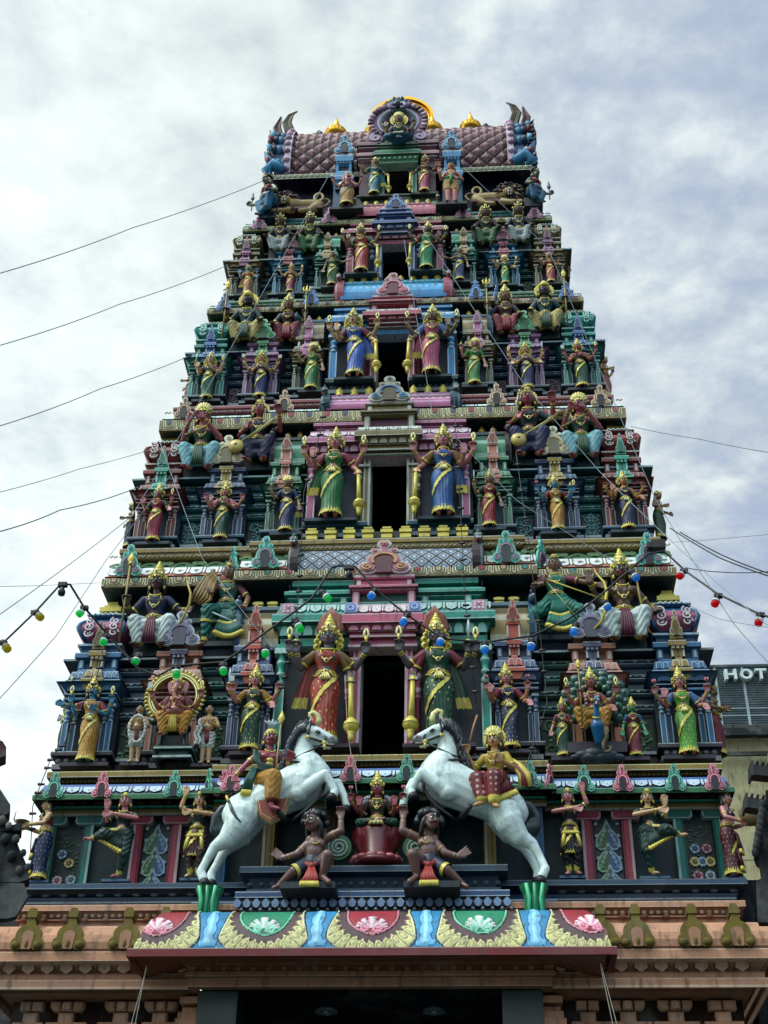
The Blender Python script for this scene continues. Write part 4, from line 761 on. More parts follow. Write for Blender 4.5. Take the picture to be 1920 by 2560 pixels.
for sx in (-1, 1):      # gable ends: scalloped rim, feathered scales, horns
 mb = MB(); x = sx*HB
 prof = [(Yc-1.14*math.cos(a), Zc+1.50*math.sin(a)) for a in np.linspace(-.3, PI-.2, 30)]
 q = [(py-Yc, pz-Zc) for py, pz in prof]
 V3 = (0, sx, 0)
 mb.plate([(sx*a*sx, b) for a, b in q] if sx > 0 else [(-a, b) for a, b in q], (x, Yc, Zc), V3, Z3, -.02, .10, H('b08ca0'), H('d8bcc8'))
 mb.plate([(a*sx*.93, b*.93) for a, b in q], (x, Yc, Zc), V3, Z3, -.02, .30, H('1e3a58'), H('22507a'))
 for i in range(17):
  a = -.25+i*.16; mb.ell((x+sx*.06, Yc-1.15*math.cos(a), Zc+1.51*math.sin(a)), (.07, .055, .065), H('d0a8b8') if i % 2 else H('a87890'), 8, 5)
 for i in range(6):
  a = -.12+i*.29; yy, zz = Yc-1.02*math.cos(a), Zc+1.34*math.sin(a)
  for k, (dx, cc_) in enumerate(((.12, H('1c4660')), (.22, H('3a7a9a')), (.31, H('20405c')))):
   mb.ell((x+sx*dx, yy-.02*k, zz), (.085, .12, .15-.02*k), cc_, 10, 6)
  mb.tube([(x+sx*.38, yy-.12, zz-.08), (x+sx*.42, yy-.15, zz+.03), (x+sx*.38, yy-.1, zz+.1)], [.03, .045, .02], H('78bcd8') if i % 2 else RED, 6)
 mb.M = Matrix.Translation((0, DY, DZ))
 mb.tube([(x+sx*.1, 1.62, 21.1), (x+sx*.3, 1.60, 21.25), (x+sx*.42, 1.62, 21.12), (x+sx*.33, 1.64, 21.02)], [.10, .13, .1, .05], H('4a90b8'), 10)
 mb.tube([(x+sx*.28, 1.66, 21.3), (x+sx*.42, 1.68, 21.5), (x+sx*.5, 1.70, 21.75)], [.1, .07, .02], H('3a6c90'), 8)
 mb.build('gable_end', tower)
 mh = MB(); mh.M = Matrix.Translation((0, DY, DZ-.36))
 def leaf(pts, w, cc, n=2):
  w *= .62
  for q in range(-n, n+1): mh.tube([(a+sx*q*.35*w*math.sin(PI*(.15+.8*i/(len(pts)-1))), b-.012*abs(q), c_) for i, (a, b, c_) in enumerate(pts)], [max(.006, w*.34*math.sin(PI*(.18+.80*i/(len(pts)-1)))) for i in range(len(pts))], cc if q % 2 else S_(cc, .4), 6)
 leaf([(x+sx*.02, 2.40, 22.95), (x+sx*.07, 2.38, 23.2), (x+sx*.17, 2.34, 23.45), (x+sx*.24, 2.3, 23.68), (x+sx*.17, 2.28, 23.88), (x+sx*.04, 2.26, 23.97)], .17, H('7a6a50'))
 leaf([(x+sx*.26, 2.36, 22.95), (x+sx*.36, 2.34, 23.25), (x+sx*.43, 2.31, 23.55), (x+sx*.36, 2.28, 23.85)], .16, H('5a2426'))
 leaf([(x+sx*.42, 2.4, 22.4), (x+sx*.50, 2.36, 22.8), (x+sx*.52, 2.34, 23.15), (x+sx*.46, 2.32, 23.4)], .15, H('34444a'))
 for k in range(9): mh.ell((x+sx*(.03+.055*(k % 5)), 2.22+.02*(k//5), 22.98+.07*(k % 2)+.12*(k//5)), .035, H('c8c0b0') if k % 2 else H('5a5e60'), 8, 5)
 for k in range(12): mh.tube([(x+sx*(.44+.03*math.sin(k)), 2.2, 21.9+.12*k), (x+sx*(.54+.02*math.sin(k)), 2.2, 21.96+.12*k), (x+sx*.56, 2.2, 22.05+.12*k)], [.04, .035, .006], (H('20303c'), H('3a5a6c'), H('6a2c2c'))[k % 3], 5)
 mh.tube([(x-sx*.12, 2.7, 23.0), (x-sx*.02, 2.68, 23.3), (x-sx*.12, 2.66, 23.55), (x-sx*.26, 2.64, 23.66), (x-sx*.40, 2.62, 23.66)], [.07, .08, .08, .09, .11], H('20404a'), 8, flat=.5)
 mh.tube([(x-sx*.36, 2.6, 23.76), (x-sx*.42, 2.6, 23.66), (x-sx*.40, 2.6, 23.54)], [.04, .07, .03], H('16303a'), 6); mh.tube([(x-sx*.2, 2.58, 23.5), (x-sx*.28, 2.58, 23.62)], [.03, .035], H('5a8a94'), 6)
 mh.build('roof_horn', tower)
# top door
mb = MB(); G1 = H('3f7a54'); yw = 2.12; hw = .25; z0, z1 = 20.80, 21.58
mb.box(-.62, -hw-.1, yw, 2.7, 20.5, 22.2, P1); mb.box(hw+.1, .62, yw, 2.7, 20.5, 22.2, P1); mb.box(-.4, .4, yw+.02, 2.6, z1, 22.2, P1)
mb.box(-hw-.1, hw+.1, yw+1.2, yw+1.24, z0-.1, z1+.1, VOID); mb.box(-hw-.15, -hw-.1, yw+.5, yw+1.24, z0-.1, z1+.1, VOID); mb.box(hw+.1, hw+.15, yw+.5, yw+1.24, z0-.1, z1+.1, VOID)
mb.box(-.75, .75, 1.97, 2.5, 20.45, 20.76, H('20342e'))
mb.box(-.74, .74, 1.95, 2.5, 20.76, 20.80, H('2c4a3c'), E_(G1, .2))
for sx in (-1, 1):
 for a, b, c in ((0, .03, E_(G1)), (.03, .08, G1), (.08, .1, E_(G1))): mb.box(*sorted((sx*(hw+a), sx*(hw+b))), yw-.06, yw+.2, z0, z1, c)
 mb.lathe((sx*.42, yw-.08, z0), [(.035, 0), (.035, .45, H('5c8a80')), (.05, .5, PALETEAL), (.035, .55, G1), (.05, .62, PALETEAL), (.04, .78, G1)], G1, 8)
 for c, x, w, z in ((H('b07c84'), .57, .15, 21.72), (H('8a5a68'), .55, .17, 22.02)): block(mb, sx*x, w, yw-.16, kap_prof(z, z+.26, c, 0, .05), yw+.3)
 mb.box(*sorted((sx*.42, sx*.70)), yw-.1, yw+.3, 20.8, 21.74, H('5a3c48'))
mb.build('door_bay', tower)
mb = MB(); P = lambda w, yy: [(-w, yy+.5), (-w, yy), (w, yy), (w, yy+.5)]
mb.mold(P(.38, yw-.22), [(-.2, z1, S_(G1)), (0, z1, E_(G1)), (0, z1+.04, G1), (-.02, z1+.05, S_(G1)), (.02, z1+.17, S_(G1, .3)), (.06, z1+.19, S_(G1)), (.06, z1+.2, E_(G1)), (.06, z1+.27, G1), (.06, z1+.28, E_(G1)), (.0, z1+.38, G1), (-.02, z1+.4, E_(G1)), (-.2, z1+.403, G1)])
beads(mb, -.38, .38, yw-.23, z1+.12, .03, H('9ac0a4'), .085)
mb.mold(P(.33, yw-.16), [(0, z1+.4, VOID), (0, z1+.47, VOID)]+kap_prof(z1+.45, z1+.65, G1, .0, .05)); mb.build('door_brow', tower)
for sx in (-1, 1):      # blue kiosks left and right
 mb = MB(); c = H('3a84ae'); x = sx*1.0; y = 1.95; pass
 mb.box(x-.18, x+.18, y+.12, y+.6, 19.9, 21.3, S_(c, .6))
 block(mb, x, .20, y, [(-.06, 21.05, S_(c)), (-.02, 21.22, S_(c, .3)), (0, 21.25, S_(c)), (0, 21.34, c), (0, 21.36, E_(c)), (-.03, 21.38, c), (-.05, 21.52, c), (-.06, 21.54, E_(c)), (-.3, 21.545, c)])
 block(mb, x, .13, y+.1, [(0, 21.5, VOID), (0, 21.75, VOID)]); [mb.box(x+q*.12-.025, x+q*.12+.025, y+.05, y+.2, 21.53, 21.73, c) for q in (-1, 1)]
 block(mb, x, .15, y+.04, [(-.05, 21.68, S_(c)), (.0, 21.76, S_(c, .3)), (.02, 21.78, S_(c)), (.02, 21.92, c), (.02, 21.95, E_(c)), (-.05, 22.0, c), (-.2, 22.003, c)])
 beads(mb, x-.15, x+.15, y+.02, 21.73, .016, E_(c), .05)
 o = mb.build('roof_kiosk', tower); gable(o, x, y+.04, 22.0, .19, .5, c, E_(c, .45), E_(c, .55), DARK)
# the great horseshoe over the top door
mb = MB(); yk = 1.95; zc = 22.74; GM = Matrix.Translation((0, yk, zc-.50)) @ Matrix.Scale(.84, 4) @ Matrix.Translation((0, -yk, .62-zc)); mb.M = GM; M1 = H('866880'); ML = H('b89cb4')
O = (0, yk, zc)
KS = .90
def ringpoly(r0, r1, a0, a1, n=30): return [(r0*math.cos(a), r0*math.sin(a)*1.02) for a in np.linspace(a0, a1, n)]+[(r1*math.cos(a), r1*math.sin(a)*1.02) for a in np.linspace(a1, a0, n)]
a0, a1 = -.75, PI+.75
mb.plate(ringpoly(.60, .30, a0, a1), O, X3, Z3, -.25, .02, M1, ML); mb.plate(ringpoly(.47, .33, a0, a1), O, X3, Z3, 0, .05, ML); mb.plate(ringpoly(.42, .345, a0, a1), O, X3, Z3, 0, .065, H('2c4c54'))
for i in range(26):
 a = a0+i*(a1-a0)/25; mb.ell((.382*math.cos(a), yk-.065, zc+.39*math.sin(a)), .022, H('7fb8b0'), 6, 4)
for i in range(23):
 a = a0+.1+i*(a1-a0-.2)/22; r = .56; px, pz = r*math.cos(a), zc+r*1.02*math.sin(a); ta = a+.6*(1 if math.cos(a) > 0 else -1)
 mb.tube([(px, yk-.03, pz), (px+.09*math.cos(a), yk-.05, pz+.09*math.sin(a)), (px+.12*math.cos(ta)+.02, yk-.04, pz+.12*math.sin(ta)+.02)], [.06, .05, .015], (H('a07c94'), H('6c5064'), H('c8a8b8'))[i % 3], 6)
mb.plate(circ(0, 0, .33, 24), O, X3, Z3, -.2, -.1, VOID)
for sx in (-1, 1): mb.ribbon(spiral(sx*.50, -.52, .13, 1.4, PI/2, 16, -sx), .07, O, X3, Z3, 0, .07, ML); mb.plate(circ(sx*.5, -.52, .17, 16), O, X3, Z3, -.2, .015, M1)
mb.build('great_gable', tower)
mb = MB(); mb.M = GM; c = H('3a5460')       # beast mask at its apex
mb.ell((0, yk-.05, 23.340), (.16, .14, .15), c, 14, 8); mb.ell((0, yk-.16, 23.240), (.10, .09, .07), E_(c, .15), 10, 6); mb.ell((0, yk-.2, 23.310), (.04, .05, .04), H('6a3c48'), 8, 5)
for sx in (-1, 1):
 mb.ell((sx*.09, yk-.15, 23.400), (.055, .05, .055), H('8aa0a4'), 10, 6); mb.ell((sx*.09, yk-.19, 23.400), .025, BLACK, 8, 5)
 mb.tube([(sx*.1, yk-.15, 23.240), (sx*.2, yk-.18, 23.120), (sx*.12, yk-.18, 23.040), (sx*.06, yk-.17, 23.100)], [.06, .06, .045, .03], H('8c7a94'), 8)
 mb.tube([(sx*.06, yk-.2, 23.220), (sx*.07, yk-.22, 23.160)], [.018, .006], WHITE, 6)
 for k in range(3): mb.tube([(sx*(.06+.07*k), yk, 23.420), (sx*(.09+.09*k), yk-.03, 23.560-.05*k), (sx*(.12+.09*k), yk-.02, 23.600-.07*k)], [.05, .04, .01], H('4f6a78') if k % 2 else H('7a6a84'), 7)
mb.tube([(0, yk, 23.420), (0, yk-.04, 23.560), (0, yk, 23.660)], [.06, .05, .01], H('5a7a84'), 7)
mb.build('beast_mask', tower)
# gilded arch of the rear gable and the row of finials
mb = MB('c'); c = H('d89a38'); zc = 24.64; yr = 3.4
pts = [(-.05+.60*math.cos(a), .62*math.sin(a)) for a in np.linspace(-.9, PI+.9, 48)]
for r0, r1, d0, d1 in ((.62, .46, -.3, .02), (.66, .60, -.34, .08)):
 mb.plate([(-.02+x, z) for x, z in ringpoly(r0, r1, -.9, PI+.9, 40)], (0, yr, zc), X3, Z3, d0, d1, c, back=True)
for r in (.5, .56): mb.tube([(-.02+r*math.cos(a), yr-.03, zc+r*math.sin(a)) for a in np.linspace(-.9, PI+.9, 40)], .018, c, 6)
mb.box(-.24, .20, yr-.06, yr+.32, zc+.60, zc+.70, c)
mb.build('gilded_arch', tower)
for x, y, s in ((-.56, 3.3, .95), (.60, 3.3, .95), (-1.36, 3.3, .98), (1.38, 3.3, .98)):
 mb = MB('c'); c = H('e0a440')
 mb.lathe((x, y, 23.5), [(.10, 0), (.10, .6)], c, 12); mb.lathe((x, y, 23.92), [(q[0]*s, q[1]*s) for q in ((.13, 0), (.16, .03), (.10, .06), (.12, .08), (.215, .17), (.235, .25), (.215, .30), (.225, .31), (.12, .35), (.13, .37), (.085, .44), (.095, .46), (.065, .52), (.075, .54), (.045, .60), (.052, .62), (.02, .72), (0, .82))], c, 20)
 for k in range(20):
  a = 2*PI*k/20; mb.ell((x+.226*s*math.cos(a), y+.226*s*math.sin(a), 23.92+.25*s), .02*s, c, 6, 4)
 mb.build('roof_finial', tower)
# ------------------------------------------------------------------ the gateway below
gate = thing('temple_gateway', 'peach plastered gateway under the tower with a curved painted canopy over its dark entrance', 'gateway', (0, .5, 0))
GP, GL, GD = PEACH, LTPEACH, DKPEACH
mb = MB('b'); c = GP; e = GL; s = S_(GP, .4)
mb.mold(upath(3.97, -.3), [(.15, 5.90, s), (.17, 5.905, e), (.17, 5.93, e), (.17, 5.99, c), (.17, 6.0, e), (.12, 6.005, s), (.12, 6.02, c), (.12, 6.07, c), (.14, 6.075, e), (.08, 6.08, s), (.08, 6.1, s), (.16, 6.17, c), (.2, 6.19, e), (.2, 6.2, s), (.12, 6.22, s), (.1, 6.24, s), (.28, 6.165, S_(c, .25)), (.30, 6.16, s), (.30, 6.165, e), (.30, 6.25, c), (.30, 6.262, e), (.27, 6.265, s), (.30, 6.29, c), (.31, 6.36, c), (.29, 6.44, c), (.22, 6.54, c), (.10, 6.60, c), (.02, 6.605, s), (.0, 6.61, s), (-.06, 6.61, s), (-.06, 6.70, c), (-.02, 6.705, s), (-.02, 6.72, c), (-.06, 6.73, s), (.0, 6.79, s), (.04, 6.795, s), (.04, 6.80, e), (.04, 6.85, c), (.04, 6.86, e), (-.8, 6.863, c)])
for x0, x1 in ((-3.97, -1.9), (1.9, 3.97)):
 beads(mb, x0, x1, -.27, 6.765, .028, GL, .075)
 n = round((x1-x0)/.22)
 for i in range(n): mb.ell((x0+(i+.5)*(x1-x0)/n, -.28, 6.712), (.04, .03, .03), DKPEACH, 8, 5)
 n = round((x1-x0)/.2)
 for i in range(n):
  x = x0+(i+.5)*(x1-x0)/n
  for r, k in ((.09, 0), (.07, 1)): mb.plate([(r*math.cos(a), .06+.052*math.sin(a)*(1-.1*k)) for a in np.linspace(-.4, PI+.4, 11)]+[(0, .0)], (x, -.405, 6.08), X3, (0, -.35, 1), 0, .012+.008*k, GL if k else DKPEACH)
[mb.box(*sorted((q*1.9, q*3.95)), -.32, 6.3, 5.90, 5.95, s) for q in (-1, 1)]
mb.build('gateway_cornice', gate)
mb = MB('b')
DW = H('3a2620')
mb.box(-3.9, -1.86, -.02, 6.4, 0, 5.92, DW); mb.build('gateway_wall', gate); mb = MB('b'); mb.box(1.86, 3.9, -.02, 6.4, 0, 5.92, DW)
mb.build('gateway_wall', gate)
for xs in ((-3.79, -3.53), (-3.46, -3.09), (-2.87, -2.49), (-2.44, -2.07), (2.15, 2.40), (2.50, 2.88), (3.00, 3.37), (3.52, 3.82)):
 mb = MB('b'); x0, x1 = xs; w = x1-x0; xm = (x0+x1)/2
 for i in range(2 if w < .3 else 3):
  k = (2 if w < .3 else 3); a = x0+i*w/k; b = a+w/k; q = [(a+.008, .02), (b-.008, .02), (b-.008, .115), (a+.008, .115)]
  if i == 0 and k == 3: q = [(a+.008, .06), (a+.04, .02), (b-.008, .02), (b-.008, .115), (a+.008, .115)]
  if i == k-1 and k == 3: q = [(a+.008, .02), (b-.04, .02), (b-.008, .06), (b-.008, .115), (a+.008, .115)]
  mb.plate(q, (0, -.09, 5.76), X3, Z3, -.08, .03, GP, GL); mb.plate([(m+(p_-m)*.8, .07+(z_-.07)*.78) for (p_, z_), m in zip(q, [(a+b)/2]*9)], (0, -.09, 5.76), X3, Z3, 0, .04, mixc(GP, GL, .3))
 if k == 3: mb.plate(circ(xm, 5.83, .04, 14), (0, -.09, 0), X3, Z3, 0, .05, GL)
 mb.box(xm-.08, xm+.08, -.11, .1, 5.0, 5.76, GP, GL); mb.box(xm-.06, xm+.06, -.117, .1, 5.0, 5.74, mixc(GP, GL, .4))
 mb.box(x0-.05, x1+.05, -.12, .1, 5.60, 5.66, GP, GL)
 mb.build('wall_bracket', gate)
MOSS = H('7a6632')
for x in (-3.66, -3.21, -2.60, 2.44, 2.80, 3.39, 3.83, -2.2):
 mb = MB('b'); U = X3; w = .165; z = 6.27; y = -.585; V = Vector((0, .12, 1)).normalized(); P = lambda q, a, b, c=MOSS: mb.plate(q, (x, y, z), U, V, a, b, c, S_(MOSS, .2))
 for sx in (-1, 1):
  P(circ(sx*.105, .07, .075, 16), -.1, .05+.002*sx); P(circ(sx*.115, .07, .022, 8), 0, .062, S_(MOSS, .7)); mb.ell((x+sx*.12, y-.05, z+.05), (.05, .035, .045), MOSS, 8, 5)
 P([(a*.14, .17+b*.12) for a, b in [(math.cos(t), math.sin(t)) for t in np.linspace(-.6, PI+.6, 16)]], -.1, .045)
 P([(-.06, .26), (.06, .26), (.035, .36), (-.035, .36)], -.1, .04); P([(-.05, .36), (.05, .36), (.055, .42), (.03, .47), (-.03, .47), (-.055, .42)], -.1, .055)
 P([(-.05, .0), (.05, .0), (.06, .1)]+[(.065*math.cos(t), .15+.06*math.sin(t)) for t in np.linspace(0, PI, 8)]+[(-.06, .1)], 0, .058, S_(GP, .35)); mb.ell((x, y-.05, z+.06), (.022, .02, .05), MOSS, 7, 5)
 mb.build('gable_ornament', gate)
# curved canopy with painted lotus medallions
HWc = 2.42; nu, nv = 620, 72; xs = np.linspace(-HWc, HWc, nu+1); tv = np.linspace(0, 1, nv+1)
Yv = -1.16+.52*tv**1.6; Zv = 6.09+.54*np.sin(tv*PI/2*.98)
inset = .30*(tv**1.1)
g = np.zeros((nv+1, nu+1, 3)); g[..., 0] = .055+xs[None, :]*(1-inset[:, None]/HWc*1.0); g[..., 1] = Yv[:, None]; g[..., 2] = Zv[:, None]
def canopy_paint(U, V):
 U = .055+U*(1-.30*V**1.1/HWc); U = U+.007*np.sin(V*9+U*3.1)+.004*np.sin(U*23); V = np.clip(V+.012*np.sin(U*5.3)+.008*np.sin(U*17), 0, 1)
 CB, CY, CBr, CR, CG = H('3a8cb4'), H('dccd92'), H('624448'), H('a8303e'), H('2a8a68')
 zv_ = .54*np.sin(V*PI/2*.98)-.52*V**1.6*.33; V = np.clip(zv_/.372, 0, 1)
 c = np.zeros(U.shape+(3,)); c[:] = CB
 U = U-.065; per = 1.11; k = np.round(U/per); lx = (U-k*per); isred = (np.abs(k) % 2 == 0)
 half = .475-.10*np.clip(V-.15, 0, 1)**1.5-.05*(V > .0)*(1-np.cos(np.clip((.35-V)/.35, 0, 1)*PI/2))*2.2
 r = np.hypot(lx/.47, (1.05-V)/1.08)
 petal = np.abs(lx) < half
 c[petal] = BLACK; c[np.abs(lx) < half-.013] = mixc(CY, WHITE, .3)
 inner = np.abs(lx) < half-.03; c[inner] = CY
 e_ = np.hypot(lx/.46, (1.0-V)/1.0); th = np.arctan2(lx/.46, 1.001-V); eg = np.abs(((th/PI*15+.5) % 1)-.5)
 c[inner & (eg > .44) & (e_ > .8)] = mixc(CBr, CY, .3); egr = np.hypot((eg-.0)/.30, (e_-.97)/.12); c[inner & (egr < 1) & (egr > .72)] = mixc(CBr, CY, .45)
 lim = .80-.05*np.cos(th*30)+.02*np.sin(th*67); c[inner & (e_ < lim+.03)] = mixc(CBr, CY, .35); c[inner & (e_ < lim)] = CBr
 ray = np.abs(((th/PI*40) % 1)-.5); c[inner & (e_ < lim) & (e_ > .66) & (ray > .42)] = mixc(CBr, BLACK, .35)
 cc1 = np.where(isred[..., None], np.array(CR), np.array(CG)); ccl = np.where(isred[..., None], np.array(H('e08a98')), np.array(H('7cc8a4')))
 for q, cc_ in ((.625, None), (.60, ccl), (.555, mixc(CR, BLACK, .2)), (.535, cc1)):
  m_ = inner & (e_ < q); c[m_] = BLACK if cc_ is None else (cc_[m_] if isinstance(cc_, np.ndarray) else BLACK)
 lt = np.hypot(lx/.155, (V-.70)/.22); tt = np.arctan2(V-.56, lx); pet = np.abs(((tt/PI*7) % 1)-.5)
 rl = np.hypot(lx/.17, (V-.56)/.34); m_ = inner & (rl < .95-.25*(pet > .38)) & (V > .56); c[m_] = mixc(WHITE, H('e8a0b0'), .35)
 ccw = np.where(isred[..., None], np.array(H('e890a4')), np.array(H('8fd0b4'))); m_ = m_ & (pet > .28); c[m_] = ccw[m_]
 for sx in (-1, 1):
  d = np.hypot((lx-sx*.065)/.05, (V-.55)/.085); m_ = inner & (d < 1) & (d > .45); c[m_] = ccw[m_]; m_ = inner & (d < .25); c[m_] = ccw[m_]
 # blue dividers: a paler baluster shape
 b = np.abs(U-(np.round(U/per-.5)+.5)*per); bal = .042+.022*np.abs(np.sin(V*9.5))+.03*(V < .2)*(V > .06); ok = ~petal
 c[ok & (b < bal+.012) & (V > .05)] = H('2a6a98'); c[ok & (b < bal) & (V > .05)] = H('7cb8d8'); c[ok & (b < bal*.35) & (V > .12)] = H('a8d4e8')
 return c
c = canopy_paint(*np.meshgrid((xs[1:]+xs[:-1])/2, (tv[1:]+tv[:-1])/2)); lum = canopy_paint(*np.meshgrid(xs, tv)) @ np.array([.5, .4, .1]); rel = .022*np.clip(lum*1.6, 0, 1)
for _ in range(1): rel[1:-1, 1:-1] = (rel[1:-1, 1:-1]*2+rel[2:, 1:-1]+rel[:-2, 1:-1]+rel[1:-1, 2:]+rel[1:-1, :-2])/6
g[..., 1] -= rel*.8; g[..., 2] += rel*.6
mb = MB('p'); mb.grid(g, c)
fr = H('7c2a2c')
mb.mold([(.055-HWc-.01, -.6), (.055-HWc-.01, -1.17), (.055+HWc+.01, -1.17), (.055+HWc+.01, -.6)], [(-.02, 6.015, DKPEACH), (.04, 6.01, fr), (.04, 6.02, fr), (.04, 6.085, fr), (.03, 6.095, E_(fr, .2)), (-.05, 6.1, fr)], mat='p')
for sx in (-1, 1):        # curved cheeks
 pts = [(float(Yv[i]), float(Zv[i]), float(xs[-1]*(1-inset[i]/HWc))) for i in range(0, nv+1, 6)]
 vs = [(.055+sx*x, y, z) for y, z, x in pts]+[(.055+sx*x, -.3, z) for y, z, x in pts]; m = len(pts)
 mb.add(vs, [(i, i+1, m+i+1, m+i) for i in range(m-1)], fr, mat='p')
mb.build('painted_canopy', gate)
mb = MB('b')              # soffit and the lintel under the canopy
mb.add([(-HWc, -1.15, 6.015), (HWc, -1.15, 6.015), (1.95, -.62, 6.13), (-1.95, -.62, 6.13)], [(0, 3, 2, 1)], mixc(DKPEACH, RED, .25))
for sx in (-1, 1): mb.add([(sx*HWc, -1.15, 6.015), (sx*HWc, -.25, 6.03), (sx*1.95, -.25, 6.13), (sx*1.95, -.62, 6.13)], [(0, 1, 2, 3)], mixc(DKPEACH, RED, .2))
mb.mold([(-1.90, .3), (-1.90, -.55), (1.90, -.55), (1.90, .3)], [(-.1, 5.90, s), (.0, 5.90, s), (0, 5.91, GL), (0, 5.98, GP), (0, 5.985, GL), (.0, 6.0, s), (.03, 6.0, s), (.03, 6.01, GL), (.03, 6.05, GP), (.0, 6.055, s), (.02, 6.1, GP), (.07, 6.13, DKPEACH)])
lotus_row(mb, -1.85, 1.85, -.565, 6.06, 6.125, .16, DKPEACH, GL)
mb.build('canopy_soffit', gate)
for sx in (-1, 1):
 mb = MB('e'); c = H('12403c'); x0, x1 = sorted((sx*1.38, sx*1.80)); mb.box(x0, x1, -.42, .4, 0, 5.90, c); mb.box(x0+.02, x1-.02, -.428, 0, .3, 5.8, S_(c, .15)); mb.build('entrance_pier', gate)
 mb = MB('b'); x0, x1 = sorted((sx*1.80, sx*1.98))
 for z, q in ((5.86, .05), (5.76, .0), (5.70, .06), (5.62, .1), (5.56, .03)): mb.box(x0-q*.5, x1+q*.5, -.3-q, .2, z-.07, z, GP, GL)
 mb.box(x0, x1, -.28, .2, 0, 5.5, GP); mb.build('door_jamb', gate)
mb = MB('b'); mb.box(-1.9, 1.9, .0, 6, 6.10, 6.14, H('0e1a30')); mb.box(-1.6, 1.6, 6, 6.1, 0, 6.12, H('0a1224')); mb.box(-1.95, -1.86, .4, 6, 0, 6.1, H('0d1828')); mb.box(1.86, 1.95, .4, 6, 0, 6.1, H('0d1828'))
mb.build('entrance_passage', gate)
for x, nm in ((-.60, 'left'), (.63, 'right')):
 mb = MB('e'); mb.lathe((x, 1.0, 6.07), [(.125, .03), (.13, 0), (.10, -.004), (.09, .012), (.0, .014)], H('8aa0a8'), 24); mb.lathe((x, 1.0, 6.06), [(.03, 0), (.03, .02)], WHITE, 10); mb.box(x-.004, x+.02, .93, 1.07, 6.055, 6.07, WHITE)
 tag(mb.build('ceiling_downlight', None), 'round recessed downlight in the dark passage ceiling, the %s one of two' % nm, 'downlight', 'downlights in the gateway ceiling')
for sx in (-1, 1):        # fluted green pedestals for the horses' hooves
 p = at(*((535, 2258) if sx < 0 else (1357, 2253)), -.55); x = sx*1.76
 mb = MB('e');
 for k in range(24):
  a = 2*PI*k/24; a2 = a+2*PI/24; r0, r1 = .13, .115
  cc = H('1f7a52') if k % 3 else H('2f9a6c')
  prof = [(.15, 6.60), (.15, 6.64), (.115, 6.67), (.115, 6.86), (.15, 6.93), (.155, 6.97)]
  mb.add([(x+r*math.cos(q), -.52+r*.8*math.sin(q), z) for r, z in prof for q in (a, a2)], [(2*i, 2*i+1, 2*i+3, 2*i+2) for i in range(5)], cc)
 mb.lathe((x, -.52, 6.96), [(.155, 0), (.0, .01)], H('2f9a6c'), 20)
 for q in (-.06, 0, .06): mb.tube([(x+q*1.2, -.64, 6.62), (x+q, -.625, 6.8), (x+q*1.5, -.66, 6.95)], .022, H('5cc090') if q else H('2f9a6c'), 6)
 mb.build('fluted_pedestal', gate)
# ------------------------------------------------------------------ sculpture kit
FUSE = []
def capsule(mb, p0, r0, p1, r1, seg=10, flat=1.):
 p0, p1 = Vector(p0), Vector(p1); d = p1-p0; L = d.length
 if L < 1e-5: d = Vector((0, 0, 1)); L = 1e-5
 d = d/L; u = d.cross(Vector((0, 1, 0)) if abs(d.y) < .9 else Vector((1, 0, 0))).normalized(); w = d.cross(u)
 vs = []
 for a in (-1, -.72, -.38, 0): vs += [(p0+d*(r0*a), r0*math.sqrt(max(0, 1-a*a))+1e-4)]
 for a in (0, .38, .72, 1): vs += [(p1+d*(r1*a), r1*math.sqrt(max(0, 1-a*a))+1e-4)]
 V = [c+u*(r*math.cos(2*PI*k/seg))+w*(r*flat*math.sin(2*PI*k/seg)) for c, r in vs for k in range(seg)]
 n = len(vs); fs = [(i*seg+k, i*seg+(k+1) % seg, (i+1)*seg+(k+1) % seg, (i+1)*seg+k) for i in range(n-1) for k in range(seg)]
 fs += [tuple(range(seg))[::-1], tuple((n-1)*seg+k for k in range(seg))]
 mb.add(V, fs, WHITE, True)
def fuse(mb, name, parent, voxel, col, mat='p', smooth=4, post=None, nested=False):
 """one continuous skin over overlapping limbs (voxel remesh); colour is put on once all are evaluated"""
 me = bpy.data.meshes.new(name); me.from_pydata(mb.v, [], mb.f)
 o = link(name, me, None)
 m = o.modifiers.new('skin', 'REMESH'); m.mode = 'VOXEL'; m.voxel_size = voxel; m.use_smooth_shade = True
 if smooth: q = o.modifiers.new('soft', 'SMOOTH'); q.factor = .5; q.iterations = smooth
 o.parent = parent; q = parent; off = Vector((0, 0, 0))
 while q is not None: off += q.location; q = q.parent
 o.location = -off
 FUSE.append((o, col, mat, post)); return o
def finish_fused():
 bpy.context.view_layer.update(); dg = bpy.context.evaluated_depsgraph_get(); out = []
 for o, col, mat, post in FUSE: out.append(bpy.data.meshes.new_from_object(o.evaluated_get(dg)))
 for (o, col, mat, post), me in zip(FUSE, out):
  o.modifiers.clear(); old = o.data; o.data = me; nm = old.name; bpy.data.meshes.remove(old); me.name = nm
  n = len(me.vertices); co = np.empty(n*3, np.float32); me.vertices.foreach_get('co', co); co = co.reshape(-1, 3).astype(float)
  c = np.ones((n, 4), np.float32); c[:, :3] = col
  if post:
   no = np.empty(n*3, np.float32); me.vertex_normals.foreach_get('vector', no); no = no.reshape(-1, 3)
   co, c3 = post(co, no, c[:, :3].copy()); c[:, :3] = c3
   me.vertices.foreach_set('co', co.astype(np.float32).ravel())
  grade(c)
  for nm in [a.name for a in me.attributes if a.name == 'Col']: me.attributes.remove(me.attributes[nm])
  a = me.attributes.new('Col', 'FLOAT_COLOR', 'POINT'); a.data.foreach_set('color', c.ravel())
  me.materials.clear(); me.materials.append(MATS[MK[mat]])
  me.polygons.foreach_set('use_smooth', [True]*len(me.polygons)); me.update()
